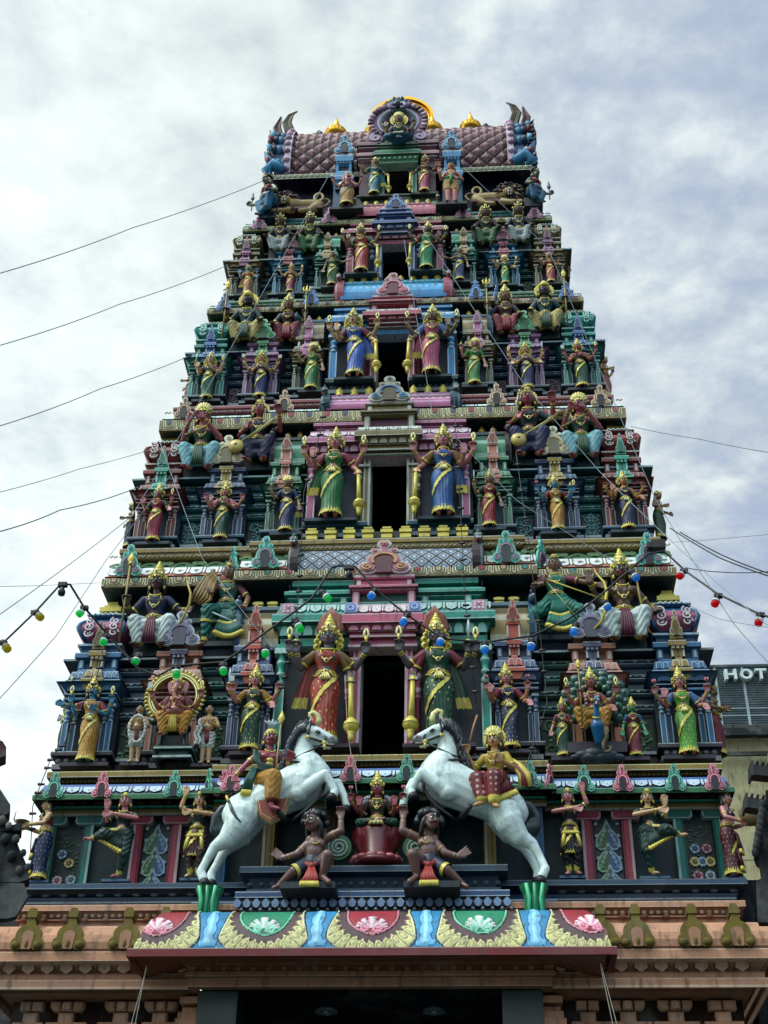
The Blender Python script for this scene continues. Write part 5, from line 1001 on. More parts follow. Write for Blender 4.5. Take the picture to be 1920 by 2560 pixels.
ARMS = {  # elbow, wrist, hand direction, curl
 'up': ((.205, .03, .675), (.25, -.05, .785), (.02, -.15, 1), .9), 'upw': ((.23, .03, .69), (.305, -.05, .79), (.05, -.15, 1), .9),
 'abh': ((.185, .02, .645), (.205, -.10, .715), (0, -.1, 1), .1), 'var': ((.19, .02, .645), (.25, -.11, .60), (.12, -.35, -1), .15),
 'mace': ((.185, .03, .635), (.205, -.09, .545), (.0, -.35, -1), .7), 'macew': ((.20, .03, .66), (.27, -.06, .55), (.1, -.3, -1), .7),
 'down': ((.165, .03, .635), (.20, -.02, .50), (.08, -.05, -1), .35), 'hip': ((.215, .05, .65), (.125, -.07, .585), (-.8, -.3, -.3), .5),
 'fwd': ((.17, .02, .64), (.15, -.16, .70), (-.3, -.8, .4), .6), 'chest': ((.175, .02, .65), (.05, -.12, .69), (-.9, -.3, .1), .25),
 'hold': ((.17, .0, .64), (.07, -.15, .64), (-.5, -.7, .1), .5), 'knee': ((.19, -.02, .64), (.19, -.16, .56), (.0, -.7, -.7), .3),
 'raise': ((.20, .02, .86), (.17, -.02, 1.0), (0, -.1, 1), .15), 'out': ((.215, .02, .75), (.33, -.06, .745), (1, -.3, .1), .2)}
class Fig:
 def __init__(s, name, label, cat, feet, top, Y, legs='stand', crown='kirita', skin=SKINB, sex='f', yaw=0., group=None, voxel=.0075, lean=0., fat=1., root=None, height=None):
  P0 = at(feet[0], feet[1], Y) if root is None else Vector(root)
  Hh = (at(top[0], top[1], Y).z-P0.z) if height is None else height
  s.cr = {'kirita': .175, 'fan': .12, 'band': .06, 'hair': .03, 'none': .0, 'flame': .26, 'turban': .10, 'plume': .16, 'small': .10}[crown]
  s.crown = crown; s.legs = legs; base = legs if not isinstance(legs, str) else {'stand': 1., 'sit': .74, 'cross': .535, 'dance': .97, 'ride': .60, 'squat': .72, 'kneel': .72}[legs]
  s.dz = base-1.; s.s = Hh/(base+s.cr); s.root = P0; s.skin = skin; s.sex = sex; s.yaw = yaw; s.lean = lean; s.fat = fat; s.tilt = .22 if legs in ('sit', 'cross') else .06
  s.R = Matrix.Rotation(yaw, 3, 'Z'); s.t = thing(name, label, cat, P0, group); s.vx = voxel*s.s
  s.body = MB(); s.gold = MB('g'); s.arms = []; s.J = {}
 def W(s, p): return s.root+s.R @ (Vector(p)*s.s)
 def U(s, p):                      # upper body point (sits with the pelvis, leans sideways)
  return s.W((p[0]+s.lean*(p[2]-.53), p[1]-s.tilt*(p[2]-.53), p[2]+s.dz))
 def cap(s, a, ra, b, rb, mb=None, up=False):
  f = s.U if up else s.W; capsule(mb or s.body, f(a), ra*s.s, f(b), rb*s.s)
 def ell(s, c, r, mb=None, up=False, col=WHITE, seg=12, rings=8):
  f = s.U if up else s.W; (mb or s.body).ell(f(c), tuple(q*s.s for q in r), col, seg, rings, rot=s.R)
 def trunk(s):
  f = s.fat; B = s.body
  s.ell((0, 0, .535), (.090*f, .066*f, .062), up=True); s.cap((0, -.005*f, .575), .066*f, (0, 0, .66), .064*f, up=True)
  s.ell((0, .0, .735), (.092, .064, .078), up=True); s.cap((-.09, .005, .787), .036, (.09, .005, .787), .036, up=True)
  if f > 1.1: s.ell((0, -.035*f, .60), (.085*f, .075*f, .085), up=True)
  if s.sex == 'f':
   for q in (-1, 1): s.ell((q*.042, -.052, .738), (.037, .036, .037), up=True)
  else:
   for q in (-1, 1): s.ell((q*.042, -.045, .752), (.044, .026, .032), up=True)
  s.cap((0, .006, .80), .036, (0, -.004, .89), .031, up=True)
 def head(s, eyes=True, moust=False, tilak=RED, hairc=BLACK, beard=False, turn=0.):
  k = 1.05; zc = .885
  q = lambda x, y, z: (x*k*math.cos(turn)-y*k*math.sin(turn), x*k*math.sin(turn)+y*k*math.cos(turn), zc+(z-zc)*k)
  E = lambda c, r, mb=None, col=WHITE, g=10: s.ell(q(*c), tuple(a*k for a in r), mb, True, col, g, 6)
  E((0, -.008, .937), (.052, .060, .066)); E((0, -.028, .905), (.040, .038, .040)); E((0, -.046, .885), (.018, .016, .014))
  s.cap(q(0, -.064, .945), .007*k, q(0, -.077, .92), .011*k, up=True)
  for sx in (-1, 1):
   E((sx*.054, .004, .925), (.010, .016, .024)); E((sx*.026, -.052, .917), (.016, .012, .016))
  F_ = MB()
  for sx in (-1, 1):
   E((sx*.023, -.0605, .944), (.0165, .0085, .0098), F_, H('ece8de'), 8); E((sx*.022, -.068, .944), (.0078, .004, .0084), F_, BLACK, 8)
   F_.tube([s.U(q(sx*.007, -.068, .957)), s.U(q(sx*.022, -.0665, .9625)), s.U(q(sx*.039, -.054, .955))], .0046*k*s.s, BLACK, 5)
   F_.tube([s.U(q(sx*.008, -.066, .944)), s.U(q(sx*.022, -.0675, .9515)), s.U(q(sx*.038, -.055, .944))], .0032*k*s.s, BLACK, 5)
  E((0, -.0655, .898), (.0175, .009, .0058), F_, H('9c2a34'), 8); E((0, -.063, .891), (.012, .008, .0045), F_, H('a83a42'), 8)
  if tilak: E((0, -.0665, .972), (.005, .004, .008), F_, tilak, 8)
  if moust:
   for sx in (-1, 1): F_.tube([s.U(q(0, -.072, .909)), s.U(q(sx*.016, -.069, .9085)), s.U(q(sx*.032, -.056, .912)), s.U(q(sx*.040, -.046, .921))], [.006*k*s.s, .0065*k*s.s, .004*k*s.s, .001*s.s], BLACK, 6)
  if beard: E((0, -.036, .885), (.036, .034, .030), F_, BLACK, 10)
  sub(s.t, F_, 'facial_features')
  Hm = MB('e')
  E((0, .014, .95), (.058, .058, .064), Hm, hairc, 14)
  for sx in (-1, 1): Hm.tube([s.U(q(sx*.048, -.01, .965)), s.U(q(sx*.062, .012, .92)), s.U(q(sx*.066, .02, .86)), s.U(q(sx*.06, .03, .80))], [.016*s.s, .022*s.s, .022*s.s, .008*s.s], hairc, 7)
  sub(s.t, Hm, 'hair'); s.q = q; s.hc = hairc
 def headgear(s, halo=None, col=GOLD, gem=RED, curls=False):
  q = s.q; C = MB('g'); k = 1.05; S = s.s; c0 = s.U(q(0, .006, .975)); lo = S*k
  R = s.R
  L = lambda prof, c=c0, sg=16: C.lathe(c, [(a*lo, b*lo)+tuple(x[2:3]) for x in prof for a, b in (x[:2],)], col, sg, rot=R)
  dk = S_(col, .45)
  if s.crown in ('kirita', 'flame', 'small', 'fan', 'plume', 'band'):
   L([(.061, -.022), (.066, -.016), (.066, .004), (.058, .010, dk), (.060, .016)])
   for a in range(-3, 4): C.ell(s.U(q(.062*math.sin(a*.42), .006-.064*math.cos(a*.42), .972)), .0085*lo, gem if a % 2 == 0 else dk, 7, 5)
  if s.crown in ('kirita', 'flame', 'small'):
   h = 1. if s.crown != 'small' else .55
   L([(.058, .010), (.060, .03*h, dk), (.056, .035*h), (.054, .06*h), (.056, .065*h, dk), (.048, .075*h), (.046, .092*h), (.048, .097*h, dk), (.036, .112*h), (.03, .125*h), (.032, .13*h, dk), (.02, .145*h), (.02, .15*h), (.011, .165*h), (.013, .172*h), (0, .185*h)])
   m = s.U(q(0, -.068, 1.005)); C.ell(m, (.020*lo, .008*lo, .026*lo), E_(col, .25), 10, 6, rot=R); C.ell(m+R @ Vector((0, -.006*lo, 0)), (.009*lo, .006*lo, .011*lo), gem, 8, 5, rot=R)
   for sx in (-1, 1): C.ell(s.U(q(sx*.046, -.048, .998)), (.013*lo, .008*lo, .02*lo), E_(col, .2), 8, 5, rot=R); C.ell(s.U(q(sx*.07, .0, .985)), (.014*lo, .012*lo, .022*lo), col, 8, 5, rot=R)
  if s.crown == 'fan':
   for a in range(-4, 5):
    t = a*.33; C.tube([s.U(q(.02*math.sin(t), -.02, .985)), s.U(q(.085*math.sin(t), -.01, .99+.085*math.cos(t)))], [.012*lo, .016*lo], col if a % 2 else E_(col, .3), 6)
   C.ell(s.U(q(0, .01, 1.01)), (.075*lo, .03*lo, .065*lo), col, 12, 8, rot=R)
  if s.crown == 'plume':
   C.ell(s.U(q(0, .0, .99)), (.058*lo, .06*lo, .04*lo), col, 12, 7, rot=R)
   for a in range(-2, 3): C.tube([s.U(q(.005*a, -.03, 1.02)), s.U(q(.016*a, -.03, 1.07)), s.U(q(.036*a, -.035, 1.11-.012*abs(a)))], [.008*lo, .013*lo, .004*lo], H('b8bcc0'), 6, mat='p')
  if s.crown == 'turban': C.ell(s.U(q(0, .0, 1.0)), (.066*lo, .07*lo, .05*lo), col, 14, 8, rot=R); C.ell(s.U(q(0, .0, 1.045)), (.03*lo, .03*lo, .03*lo), E_(col), 10, 6, rot=R)
  if s.crown == 'hair':
   C.tube([s.U(q(0, -.052, 1.0)), s.U(q(0, -.067, .975))], .006*lo, col, 6); C.ell(s.U(q(0, -.04, 1.012)), (.03*lo, .012*lo, .016*lo), col, 10, 6, rot=R)
   for sx in (-1, 1): C.tube([s.U(q(0, -.055, 1.0)), s.U(q(sx*.035, -.045, .99)), s.U(q(sx*.056, -.01, .955))], .0045*lo, col, 5)
  for sx in (-1, 1): C.ell(s.U(q(sx*.062, -.006, .893)), (.012*lo, .012*lo, .020*lo), col, 8, 6, rot=R)
  sub(s.t, C, 'crown' if s.crown not in ('hair', 'none') else 'head_ornament')
  if s.crown == 'flame':
   Fm = MB()
   hc = H('a25a48')
   for a in range(-4, 5):
    t = a*.20; Fm.tube([s.U(q(.05*math.sin(t*1.6), .035, .96)), s.U(q(.092*math.sin(t*1.5), .035, 1.03+.03*math.cos(t*2))), s.U(q(.075*math.sin(t*1.3), .03, 1.13+.03*math.cos(t*2))), s.U(q(.03*math.sin(t), .025, 1.225-.05*abs(t)))], [.022*lo, .030*lo, .022*lo, .004*lo], hc if a % 2 else S_(hc, .25), 6, flat=.6)
   sub(s.t, Fm, 'flame_hair')
  if halo:
   Hm = MB('g'); r = halo*lo; cz = s.U(q(0, .05, .975)); X = R @ Vector((1, 0, 0))
   Hm.plate(circ(0, 0, r, 36, sc_=18, amp=.10), cz, X, Z3, 0, .012*lo, col, dk, back=True)
   Hm.plate(circ(0, 0, r*.82, 24), cz, X, Z3, 0, .018*lo, S_(col, .35)); Hm.plate(circ(0, 0, r*.70, 24), cz, X, Z3, 0, .023*lo, E_(col, .2)); sub(s.t, Hm, 'halo')
  if curls:
   for sx in (-1, 1):
    Hm = MB('g')
    for i, (x, z, r) in enumerate(((.085, .955, .026), (.098, .915, .03), (.095, .868, .032), (.075, .828, .026))):
     Hm.ell(s.U(q(sx*x*.93, .012, z)), (r*lo, .02*lo, r*lo), col, 10, 6, rot=R); Hm.ell(s.U(q(sx*x*.93, -.004, z)), (r*.5*lo, .014*lo, r*.5*lo), dk, 8, 5, rot=R)
    sub(s.t, Hm, 'ear_ornament')
 def arm(s, side, pose, item=None, sleeve=None, hand=True, wmul=1., skin2=None, front=False):
  if isinstance(pose, str): e, w, d, curl = ARMS[pose]
  else: e, w, d, curl = pose
  m = lambda v: Vector((v[0]*side, v[1], v[2]))
  sh = s.U((side*.105, .008, .785)); E = s.U(m(e)); Wp = s.U(m(w)); S = s.s; f = .8+.2*s.fat
  capsule(s.body, sh, .035*S*f, sh.lerp(E, .55), .033*S*f); capsule(s.body, sh.lerp(E, .55), .033*S*f, E, .025*S*f); capsule(s.body, E, .026*S*f, E.lerp(Wp, .3), .0285*S*f); capsule(s.body, E.lerp(Wp, .3), .0285*S*f, Wp, .0180*S)
  D = (s.R @ m(d)).normalized(); s.arms.append((sh, E, Wp, D))
  N = s.R @ Vector((0, -1, 0)); N = (N-D*N.dot(D)); N = N.normalized() if N.length > .1 else (s.R @ Vector((0, 0, 1)))
  Lt = D.cross(N).normalized(); k = S*1.2
  for i in range(4):
   o = (i-1.5); b0 = Wp+Lt*(o*.009*k); b1 = Wp+D*(.046*k)+Lt*(o*.0155*k); capsule(s.body, b0, .0125*k, b1, .0105*k, 7)
   fl = (.036, .043, .041, .031)[i]*k; t = curl*.8; d1 = (D*math.cos(t)+N*math.sin(t)); d2 = (D*math.cos(t*2.3)+N*math.sin(t*2.3)); b2 = b1+d1*fl*.55+Lt*(o*.002*k); capsule(s.body, b1, .0078*k, b2, .0074*k, 7); capsule(s.body, b2, .0074*k, b2+d2*fl*.5, .0062*k, 7)
  th = Lt*(-side if d[2] >= 0 else side)*1.; tb = Wp+D*.014*k+th*.012*k; t2 = Wp+D*.034*k+th*.032*k+N*.008*k; capsule(s.body, tb, .011*k, t2, .0085*k, 7); capsule(s.body, t2, .0085*k, t2+D*.022*k+th*.004*k+N*.01*k, .007*k, 7)
  G = s.gold
  def ring(p, dr, r, w=.007):
   dr = dr.normalized(); G.tube([p-dr*w*S, p+dr*w*S], r*S, GOLD, 9, cap=False)
  ring(E.lerp(Wp, .86), Wp-E, .0245); ring(E.lerp(Wp, .72), Wp-E, .0255, .004)
  ring(sh.lerp(E, .62), E-sh, .036*f, .009)
  if sleeve is not None:
   q = MB(); capsule(q, sh, .040*S*f, sh.lerp(E, .72), .037*S*f); q.c = [sleeve]*len(q.c); sub(s.t, q, 'sleeve')
   G.tube([sh.lerp(E, .69), sh.lerp(E, .78)], .0395*S*f, GOLD, 9, cap=False)
  H_ = Wp+D*.06*k+N*.014*k; s.hand = H_
  if item: s.item(item, H_, D, side)
  return H_
 def item(s, kind, P, D, side):
  S = s.s; z = Vector((0, 0, 1)); X = s.R @ Vector((1, 0, 0)); N = s.R @ Vector((0, -1, 0)); I = MB('g'); nm = kind
  if kind == 'mace':
   gz = s.root.z+.012*S; B = Vector((P.x-side*.02*S*(-1), P.y-.02*S, gz)); d = (B-P)
   I.tube([P+z*.03*S, P.lerp(B, .35), P.lerp(B, .74)], [.020*S, .021*S, .026*S], GOLD, 10)
   I.ell(P.lerp(B, .83), (.062*S, .062*S, .058*S), GOLD, 16, 10); I.tube([P.lerp(B, .83)-X*.0, P.lerp(B, .84)], .066*S, S_(GOLD, .4), 16); I.lathe(P.lerp(B, .83)-z*.055*S, [(.035*S, 0), (.022*S, -.02*S), (.026*S, -.03*S), (.022*S, -.055*S), (.016*S, -.075*S)], GOLD, 10); I.lathe(P.lerp(B, .73), [(.03*S, -.01*S), (.038*S, 0), (.03*S, .012*S)], GOLD, 10)
  elif kind == 'flame':
   I.tube([P-z*.01*S, P+z*.03*S, P+z*.05*S], [.008*S, .01*S, .018*S], GOLD, 7); I.tube([P+z*.05*S, P+z*.075*S-X*.02*S, P+z*.115*S-X*.012*S, P+z*.14*S], [.008*S, .011*S, .011*S, .004*S], E_(GOLD, .3), 7); I.tube([P+z*.05*S, P+z*.075*S+X*.02*S, P+z*.115*S+X*.012*S, P+z*.14*S], [.008*S, .011*S, .011*S, .004*S], E_(GOLD, .3), 7); I.ell(P+z*.055*S, (.02*S, .014*S, .012*S), GOLD, 8, 5)
  elif kind == 'disc':
   I.tube([P-z*.01*S, P+z*.05*S], .008*S, GOLD, 7); c = P+z*.08*S
   I.plate(circ(0, 0, .042*S, 20, .05*S, sc_=8, amp=.15), c, X, Z3, -.006*S, .008*S, E_(GOLD, .2), GOLD, back=True); I.plate(circ(0, 0, .018*S, 12), c, X, Z3, 0, .014*S, DKOCHRE)
  elif kind == 'sword': I.tube([P-z*.03*S, P+z*.02*S], .010*S, GOLD, 7); I.tube([P+z*.018*S-X*.022*S, P+z*.018*S+X*.022*S], .008*S, GOLD, 6); I.tube([P+z*.02*S, P+z*.16*S, P+z*.23*S], [.013*S, .013*S, .003*S], H('b8c0c4'), 6, flat=.4)
  elif kind == 'lotus':
   I.mat = 'p'; I.tube([P-z*.01*S, P+z*.05*S], .006*S, H('4a5a5c'), 6); c = P+z*.055*S
   for a in range(7): t = 2*PI*a/7; I.tube([c, c+Vector((.016*math.cos(t), .016*math.sin(t), .018))*S, c+Vector((.024*math.cos(t), .024*math.sin(t), .045))*S], [.006*S, .012*S, .003*S], H('b85464') if a % 2 else H('d88a94'), 6)
   I.ell(c+z*.018*S, .016*S, H('b04a5a'), 8, 6)
  elif kind in ('spear', 'trident', 'staff'):
   b = Vector((P.x, P.y, s.root.z+.02*S)); t = Vector((P.x, P.y, s.root.z+(1.02+s.dz+.06)*S)); I.tube([b, P, t], .0105*S, OCHRE if kind != 'trident' else H('9c8f62'), 7)
   if kind == 'spear': I.tube([t, t+z*.03*S, t+z*.06*S, t+z*.13*S], [.014*S, .016*S, .036*S, .003*S], GOLD, 8, flat=.5); I.lathe(t, [(.018*S, 0), (.022*S, .01*S), (.012*S, .03*S)], GOLD, 8)
   elif kind == 'trident':
    I.tube([t, t+z*.06*S, t+z*.14*S], [.012*S, .022*S, .003*S], GOLD, 7, flat=.5)
    for q in (-1, 1): I.tube([t+z*.02*S, t+z*.03*S+X*q*.035*S, t+z*.08*S+X*q*.048*S, t+z*.12*S+X*q*.035*S], [.010*S, .012*S, .012*S, .003*S], GOLD, 7)
    I.ell(t-z*.03*S, (.03*S, .02*S, .02*S), H('6a7a60'), 8, 5)
  elif kind == 'axe': I.tube([P-z*.04*S, P+z*.12*S], .008*S, OCHRE, 6); I.plate([(0, .05*S), (.05*S, .04*S), (.06*S, .09*S), (.05*S, .13*S), (0, .11*S)], P, X*side, Z3, -.006*S, .006*S, H('a8b0b0'), back=True)
  elif kind == 'bell': I.lathe(P+z*.01*S, [(.03*S, 0), (.026*S, .02*S), (.016*S, .045*S), (.006*S, .055*S), (.004*S, .09*S)], GOLD, 10)
  nm = {'flame': 'conch_flame', 'disc': 'discus'}.get(kind, kind); sub(s.t, I, nm)
 def legs_stand(s, sp=.045):
  for q in (-1, 1):
   s.cap((q*sp, 0, .52), .056, (q*sp, -.012, .285), .041); s.cap((q*sp, -.012, .285), .040, (q*sp, .008, .06), .025)
   s.foot((q*sp, .0, .022), (q*.2, -1, 0))
 def foot(s, a, d):
  d = Vector(d).normalized(); a = Vector(a); l = Vector((-d.y, d.x, 0))
  s.cap(a, .022, a+d*.055, .019)
  for i in range(5): o = (i-2)*.0095; s.cap(a+d*.055+l*o, .009, a+d*(.082-.004*abs(i-1.5))+l*o*1.15-Vector((0, 0, .006)), .0075)
 def limb(s, hip, knee, ank, toe, r=(.056, .042, .025), up=False):
  s.cap(hip, r[0], knee, r[1]); s.cap(knee, r[1], ank, r[2]); a, t = Vector(ank), Vector(toe); d = (t-a); s.foot(a+d*.15-Vector((0, 0, .012)), (d.x, d.y, d.z))
 def finish(s, mat='e'):
  s.o = fuse(s.body, 'body', s.t, s.vx, s.skin, mat, 3)
  if s.gold.v: sub(s.t, s.gold, 'jewellery')
  return s
 # ---- clothing
 def blouse(s, col, neck=True):
  B = MB(); rings = []
  prof = ((.605, .072, .058), (.64, .070, .060), (.69, .082, .067), (.725, .098, .072), (.76, .104, .070), (.79, .100, .050), (.805, .075, .040))
  vs = []; n = 28; f = 1+.9*(s.fat-1)
  for z, rx, ry in prof:
   for k in range(n):
    t = 2*PI*k/n; x, y = rx*math.cos(t), ry*math.sin(t)
    if s.sex == 'f' and y < 0: y -= .030*max(0, 1-((z-.738)/.05)**2)*max(0, 1-((abs(x)-.042)/.045)**2)
    vs.append(s.U((x*f, y*f, z)))
  m = len(prof); B.add(vs, [(j*n+k, j*n+(k+1) % n, (j+1)*n+(k+1) % n, (j+1)*n+k) for j in range(m-1) for k in range(n)]+[tuple((m-1)*n+k for k in range(n))], col, True)
  sub(s.t, B, 'blouse')
 def sari(s, col, border=GOLD, motif=None, sash=GOLD, sway=0., pleat=1., zt=.625, zb=.018, flare=1.):
  B = MB(); n = 72; m = 34; rng = np.random.default_rng(int(sum(col)*1e5) % 9999); S = []
  zs = np.linspace(zt, zb, m+1); th = np.linspace(0, 2*PI, n+1)[:-1]
  kz = [zt, .58, .53, .46, .36, .24, .12, .02]; rx = [.074, .088, .112, .120, .108, .100, .102, .116]; ry = [.060, .070, .086, .092, .086, .082, .086, .100]
  g = np.zeros((m+1, n+1, 3))
  kx = .05 if rng.random() < .5 else -.05
  for j, z in enumerate(zs):
   a = np.interp(-z, [-q for q in kz], rx); b = np.interp(-z, [-q for q in kz], ry)*s.fat; fl = 1+(flare-1)*max(0, (.45-z)/.45); a *= fl*s.fat; b *= fl
   dn = min(1, max(0, (zt-z)/.35)); fr = np.exp(-((th-1.5*PI-.15)/.55)**2)
   w = 1+pleat*(.018*dn*np.sin(14*th+9*z)*(1-fr)+.075*dn*fr*np.sin(th*22)+.020*np.sin(4*th+30*z)*dn*(1-fr)+.010*np.sin(9*th-41*z)*dn)
   cx = sway*math.sin((zt-z)/zt*PI)*.5
   x = cx+a*w*np.cos(th); y = b*w*np.sin(th)-.012*dn; y = y-.030*np.exp(-((x-kx)/.042)**2-((z-.31)/.13)**2)*(np.sin(th) < 0)
   g[j, :n, 0], g[j, :n, 1], g[j, :n, 2] = x, y, z
   if j == m: g[j, :n, 2] += .012*np.cos(th*22)*fr
  g[:, n] = g[:, 0]
  c = np.zeros((m, n, 3)); c[:] = col
  if motif is not None:
   for j in range(3, m-4, 3):
    for k in range((j//3) % 2*2, n, 6):
     if rng.random() < .8: c[j, k] = motif
  ph = np.abs(((np.arange(n)+.5)/n*22) % 1-.5)
  c[m-2:] = border; c[m-3, ph > .25] = border; c[m-4, ph > .4] = border
  for j in range(m): c[j, :] = c[j, :]*(.9+.1*np.cos(22*th))[:, None] if False else c[j, :]
  W = g.reshape(-1, 3); R = np.array(s.R); W = np.array(s.root)[None]+(R @ ((W+np.array([0, 0, s.dz]))*s.s).T).T
  B.grid(W.reshape(g.shape), c); sub(s.t, B, 'sari')
  if sash is not None:       # gilt edge of the cloth wound across the hips
   Q = MB('g'); pts = []; L = []; Rr = []
   nn = 16
   for i in range(nn):
    t = i/(nn-1); z = .575-.33*t**1.1; a = 1.5*PI+1.0-2.15*t; j = (zt-z)/(zt-zb)*m; j0 = min(int(j), m-1)
    for lst, dz in ((L, .026), (Rr, -.026)):
     jj = min(max((zt-z-dz)/(zt-zb)*m, 0), m-.001); j0 = int(jj); kk = (a % (2*PI))/(2*PI)*n; k0 = int(kk) % n
     p = g[j0, k0]*(1-jj+j0)+g[j0+1, k0]*(jj-j0); q = Vector((p[0]*1.09, p[1]*1.09-.006, p[2]+s.dz)); lst.append(s.W(q))
   Q.add(L+Rr, [(i, i+1, nn+i+1, nn+i) for i in range(nn-1)], sash, True); sub(s.t, Q, 'sash')
 def belt(s, tassel=True):
  G = s.gold; S = s.s; f = s.fat
  ring = lambda z, rx, ry, r: G.tube([s.U((rx*math.cos(t)*f, ry*math.sin(t)*f, z)) for t in np.linspace(0, 2*PI, 25)], r*S, GOLD, 6, cap=False)
  ring(.615, .077, .064, .009); ring(.592, .090, .072, .007)
  G.ell(s.U((0, -.082*f, .60)), (.024*S, .012*S, .022*S), E_(GOLD, .2), 10, 6, rot=s.R); G.ell(s.U((0, -.092*f, .60)), (.010*S, .006*S, .010*S), RED, 8, 5, rot=s.R)
  if tassel:
   for a in range(-2, 3): G.tube([s.U((.006*a, -.092*f, .585)), s.U((.016*a, -.102*f, .545)), s.U((.020*a, -.105*f, .515))], [.007*S, .010*S, .008*S], GOLD if a % 2 else E_(GOLD, .3), 6)
   for q in (-1, 1): G.tube([s.U((q*.03, -.085*f, .60)), s.U((q*.065, -.085*f, .555)), s.U((q*.10, -.03*f, .585))], .006*S, GOLD, 6)
 def necklace(s, long=True):
  G = s.gold; S = s.s; b = .022 if s.sex == 'f' else .0
  def U_(w, z0, z1, r): G.tube([s.U((w*math.sin(t), -.052-b*1.2*max(0, math.cos(t*.9))-.02*math.cos(t), z0+(z1-z0)*max(0, math.cos(t))**.8)) for t in np.linspace(-1.5, 1.5, 17)], r*S, GOLD, 6)
  U_(.048, .815, .785, .0075)
  if long: U_(.054, .81, .69, .007); G.ell(s.U((0, -.088-b, .682)), (.022*S, .010*S, .022*S), E_(GOLD, .2), 10, 6, rot=s.R); G.ell(s.U((0, -.098-b, .682)), (.011*S, .006*S, .011*S), RED, 8, 5, rot=s.R)
 def pallu(s, col, side=1, border=GOLD, z1=.33):
  B = MB(); nj, ni = 14, 7; g = np.zeros((nj+1, ni+1, 3)); c = np.zeros((nj, ni, 3)); c[:] = col; c[-3:] = border
  for j in range(nj+1):
   t = j/nj
   for i in range(ni+1):
    u = i/ni-.5; x = side*(.10+.095*t**.7+u*(.05+.07*t)); y = .035+.025*math.sin(i*2.6)*(.4+t); z = .77-(.77-z1)*t+.01*math.sin(i*2.6)*t
    p = s.U((x, y, z)); g[j, i] = p
  B.grid(g, c); sub(s.t, B, 'shawl')
 def dhoti(s, col, caps, border=GOLD, fold=1., extra=None, zb=.05):
  """loose cloth over the legs: fused limbs swollen into folds"""
  mb = MB()
  for a, ra, b, rb in caps: s.cap(a, ra, b, rb, mb)
  if extra: extra(mb)
  S = s.s; r0 = s.root.copy(); z_b = r0.z+zb*S
  def post(co, no, c):
   u = (co-np.array(r0))/S; w = fold*.0065*S*np.sin(u[:, 2]*95+u[:, 0]*38+8*np.sin(u[:, 0]*26))*(np.abs(no[:, 2]) < .8)
   co = co+no*w[:, None]; c[co[:, 2] < z_b] = border; return co, c
  fuse(mb, 'dhoti', s.t, s.vx*1.05, col, 'p', 3, post)
 def legs_sit(s, col, border=GOLD, spread=1., cloth=True, feet=True, panel=None, asym=0.):
  """royal seat: knees out and forward, shins hanging"""
  spread *= .92; caps = [((-.05, 0, .27), .085, (.05, 0, .27), .085), ((-.06*spread, -.085, .235), .065, (.06*spread, -.085, .235), .065), ((-.05*spread, -.075, .13), .05, (.05*spread, -.075, .13), .05)]
  for q in (-1, 1):
   k = (q*.135*spread, -.115, .275+.02*q*asym); a = (q*(.115*spread-.03), -.10, .06)
   if not cloth: s.cap((q*.05, 0, .265), .062, k, .048); s.cap(k, .046, a, .027)
   else: s.cap((q*.05, 0, .265), .05, k, .04); s.cap(k, .04, a, .024)
   caps += [((q*.055, 0, .27), .078, k, .064), (k, .063, (a[0], a[1]+.01, a[2]+.03), .058)]
   if feet: s.foot((a[0], a[1]-.01, .022), (q*.5, -1, 0))
  s.dhoti(col, caps, border, .62 if s.vx/s.s < .008 else .3) if cloth else None
  if panel is not None:
   B = MB(); n = 9
   for i in range(5):
    x = (i-2)*.016; B.tube([s.W((x*.7, -.085, .33)), s.W((x, -.16, .24)), s.W((x*1.3, -.165, .12)), s.W((x*1.5, -.155, .04))], [.010*s.s, .012*s.s, .013*s.s, .013*s.s], panel if i % 2 else S_(panel, .15), 6)
   sub(s.t, B, 'waist_cloth')
 def legs_cross(s, col, border=GOLD):
  caps = [((-.05, 0, .075), .085, (.05, 0, .075), .085)]
  for q in (-1, 1):
   k = (q*.20, -.09, .055); a = (-q*.04, -.165, .055-.012*q)
   s.cap((q*.05, 0, .075), .05, k, .038); s.cap(k, .036, a, .022); s.foot(a, (-q, -.25, 0)); caps += [((q*.05, 0, .075), .076, k, .056), (k, .055, (q*.05, -.155, .05), .040)]
  s.dhoti(col, caps, col, .6)
  B = MB('g')
  for a in range(-3, 4): B.tube([s.W((.008*a, -.15, .07)), s.W((.02*a, -.20, .03)), s.W((.026*a, -.215, -.01))], [.01*s.s, .012*s.s, .014*s.s], border if a % 2 else E_(col, .3), 6)
  sub(s.t, B, 'cloth_pleats')
def plinth(f, w, h=.06, col=PURPLE, d0=.035, d1=.40):
 mb = MB(); r = f.root; mb.box(r.x-w/2, r.x+w/2, r.y-d0, r.y+d1, r.z-h, r.z-.001, col, E_(col, .2)); sub(f.t, mb, 'plinth')
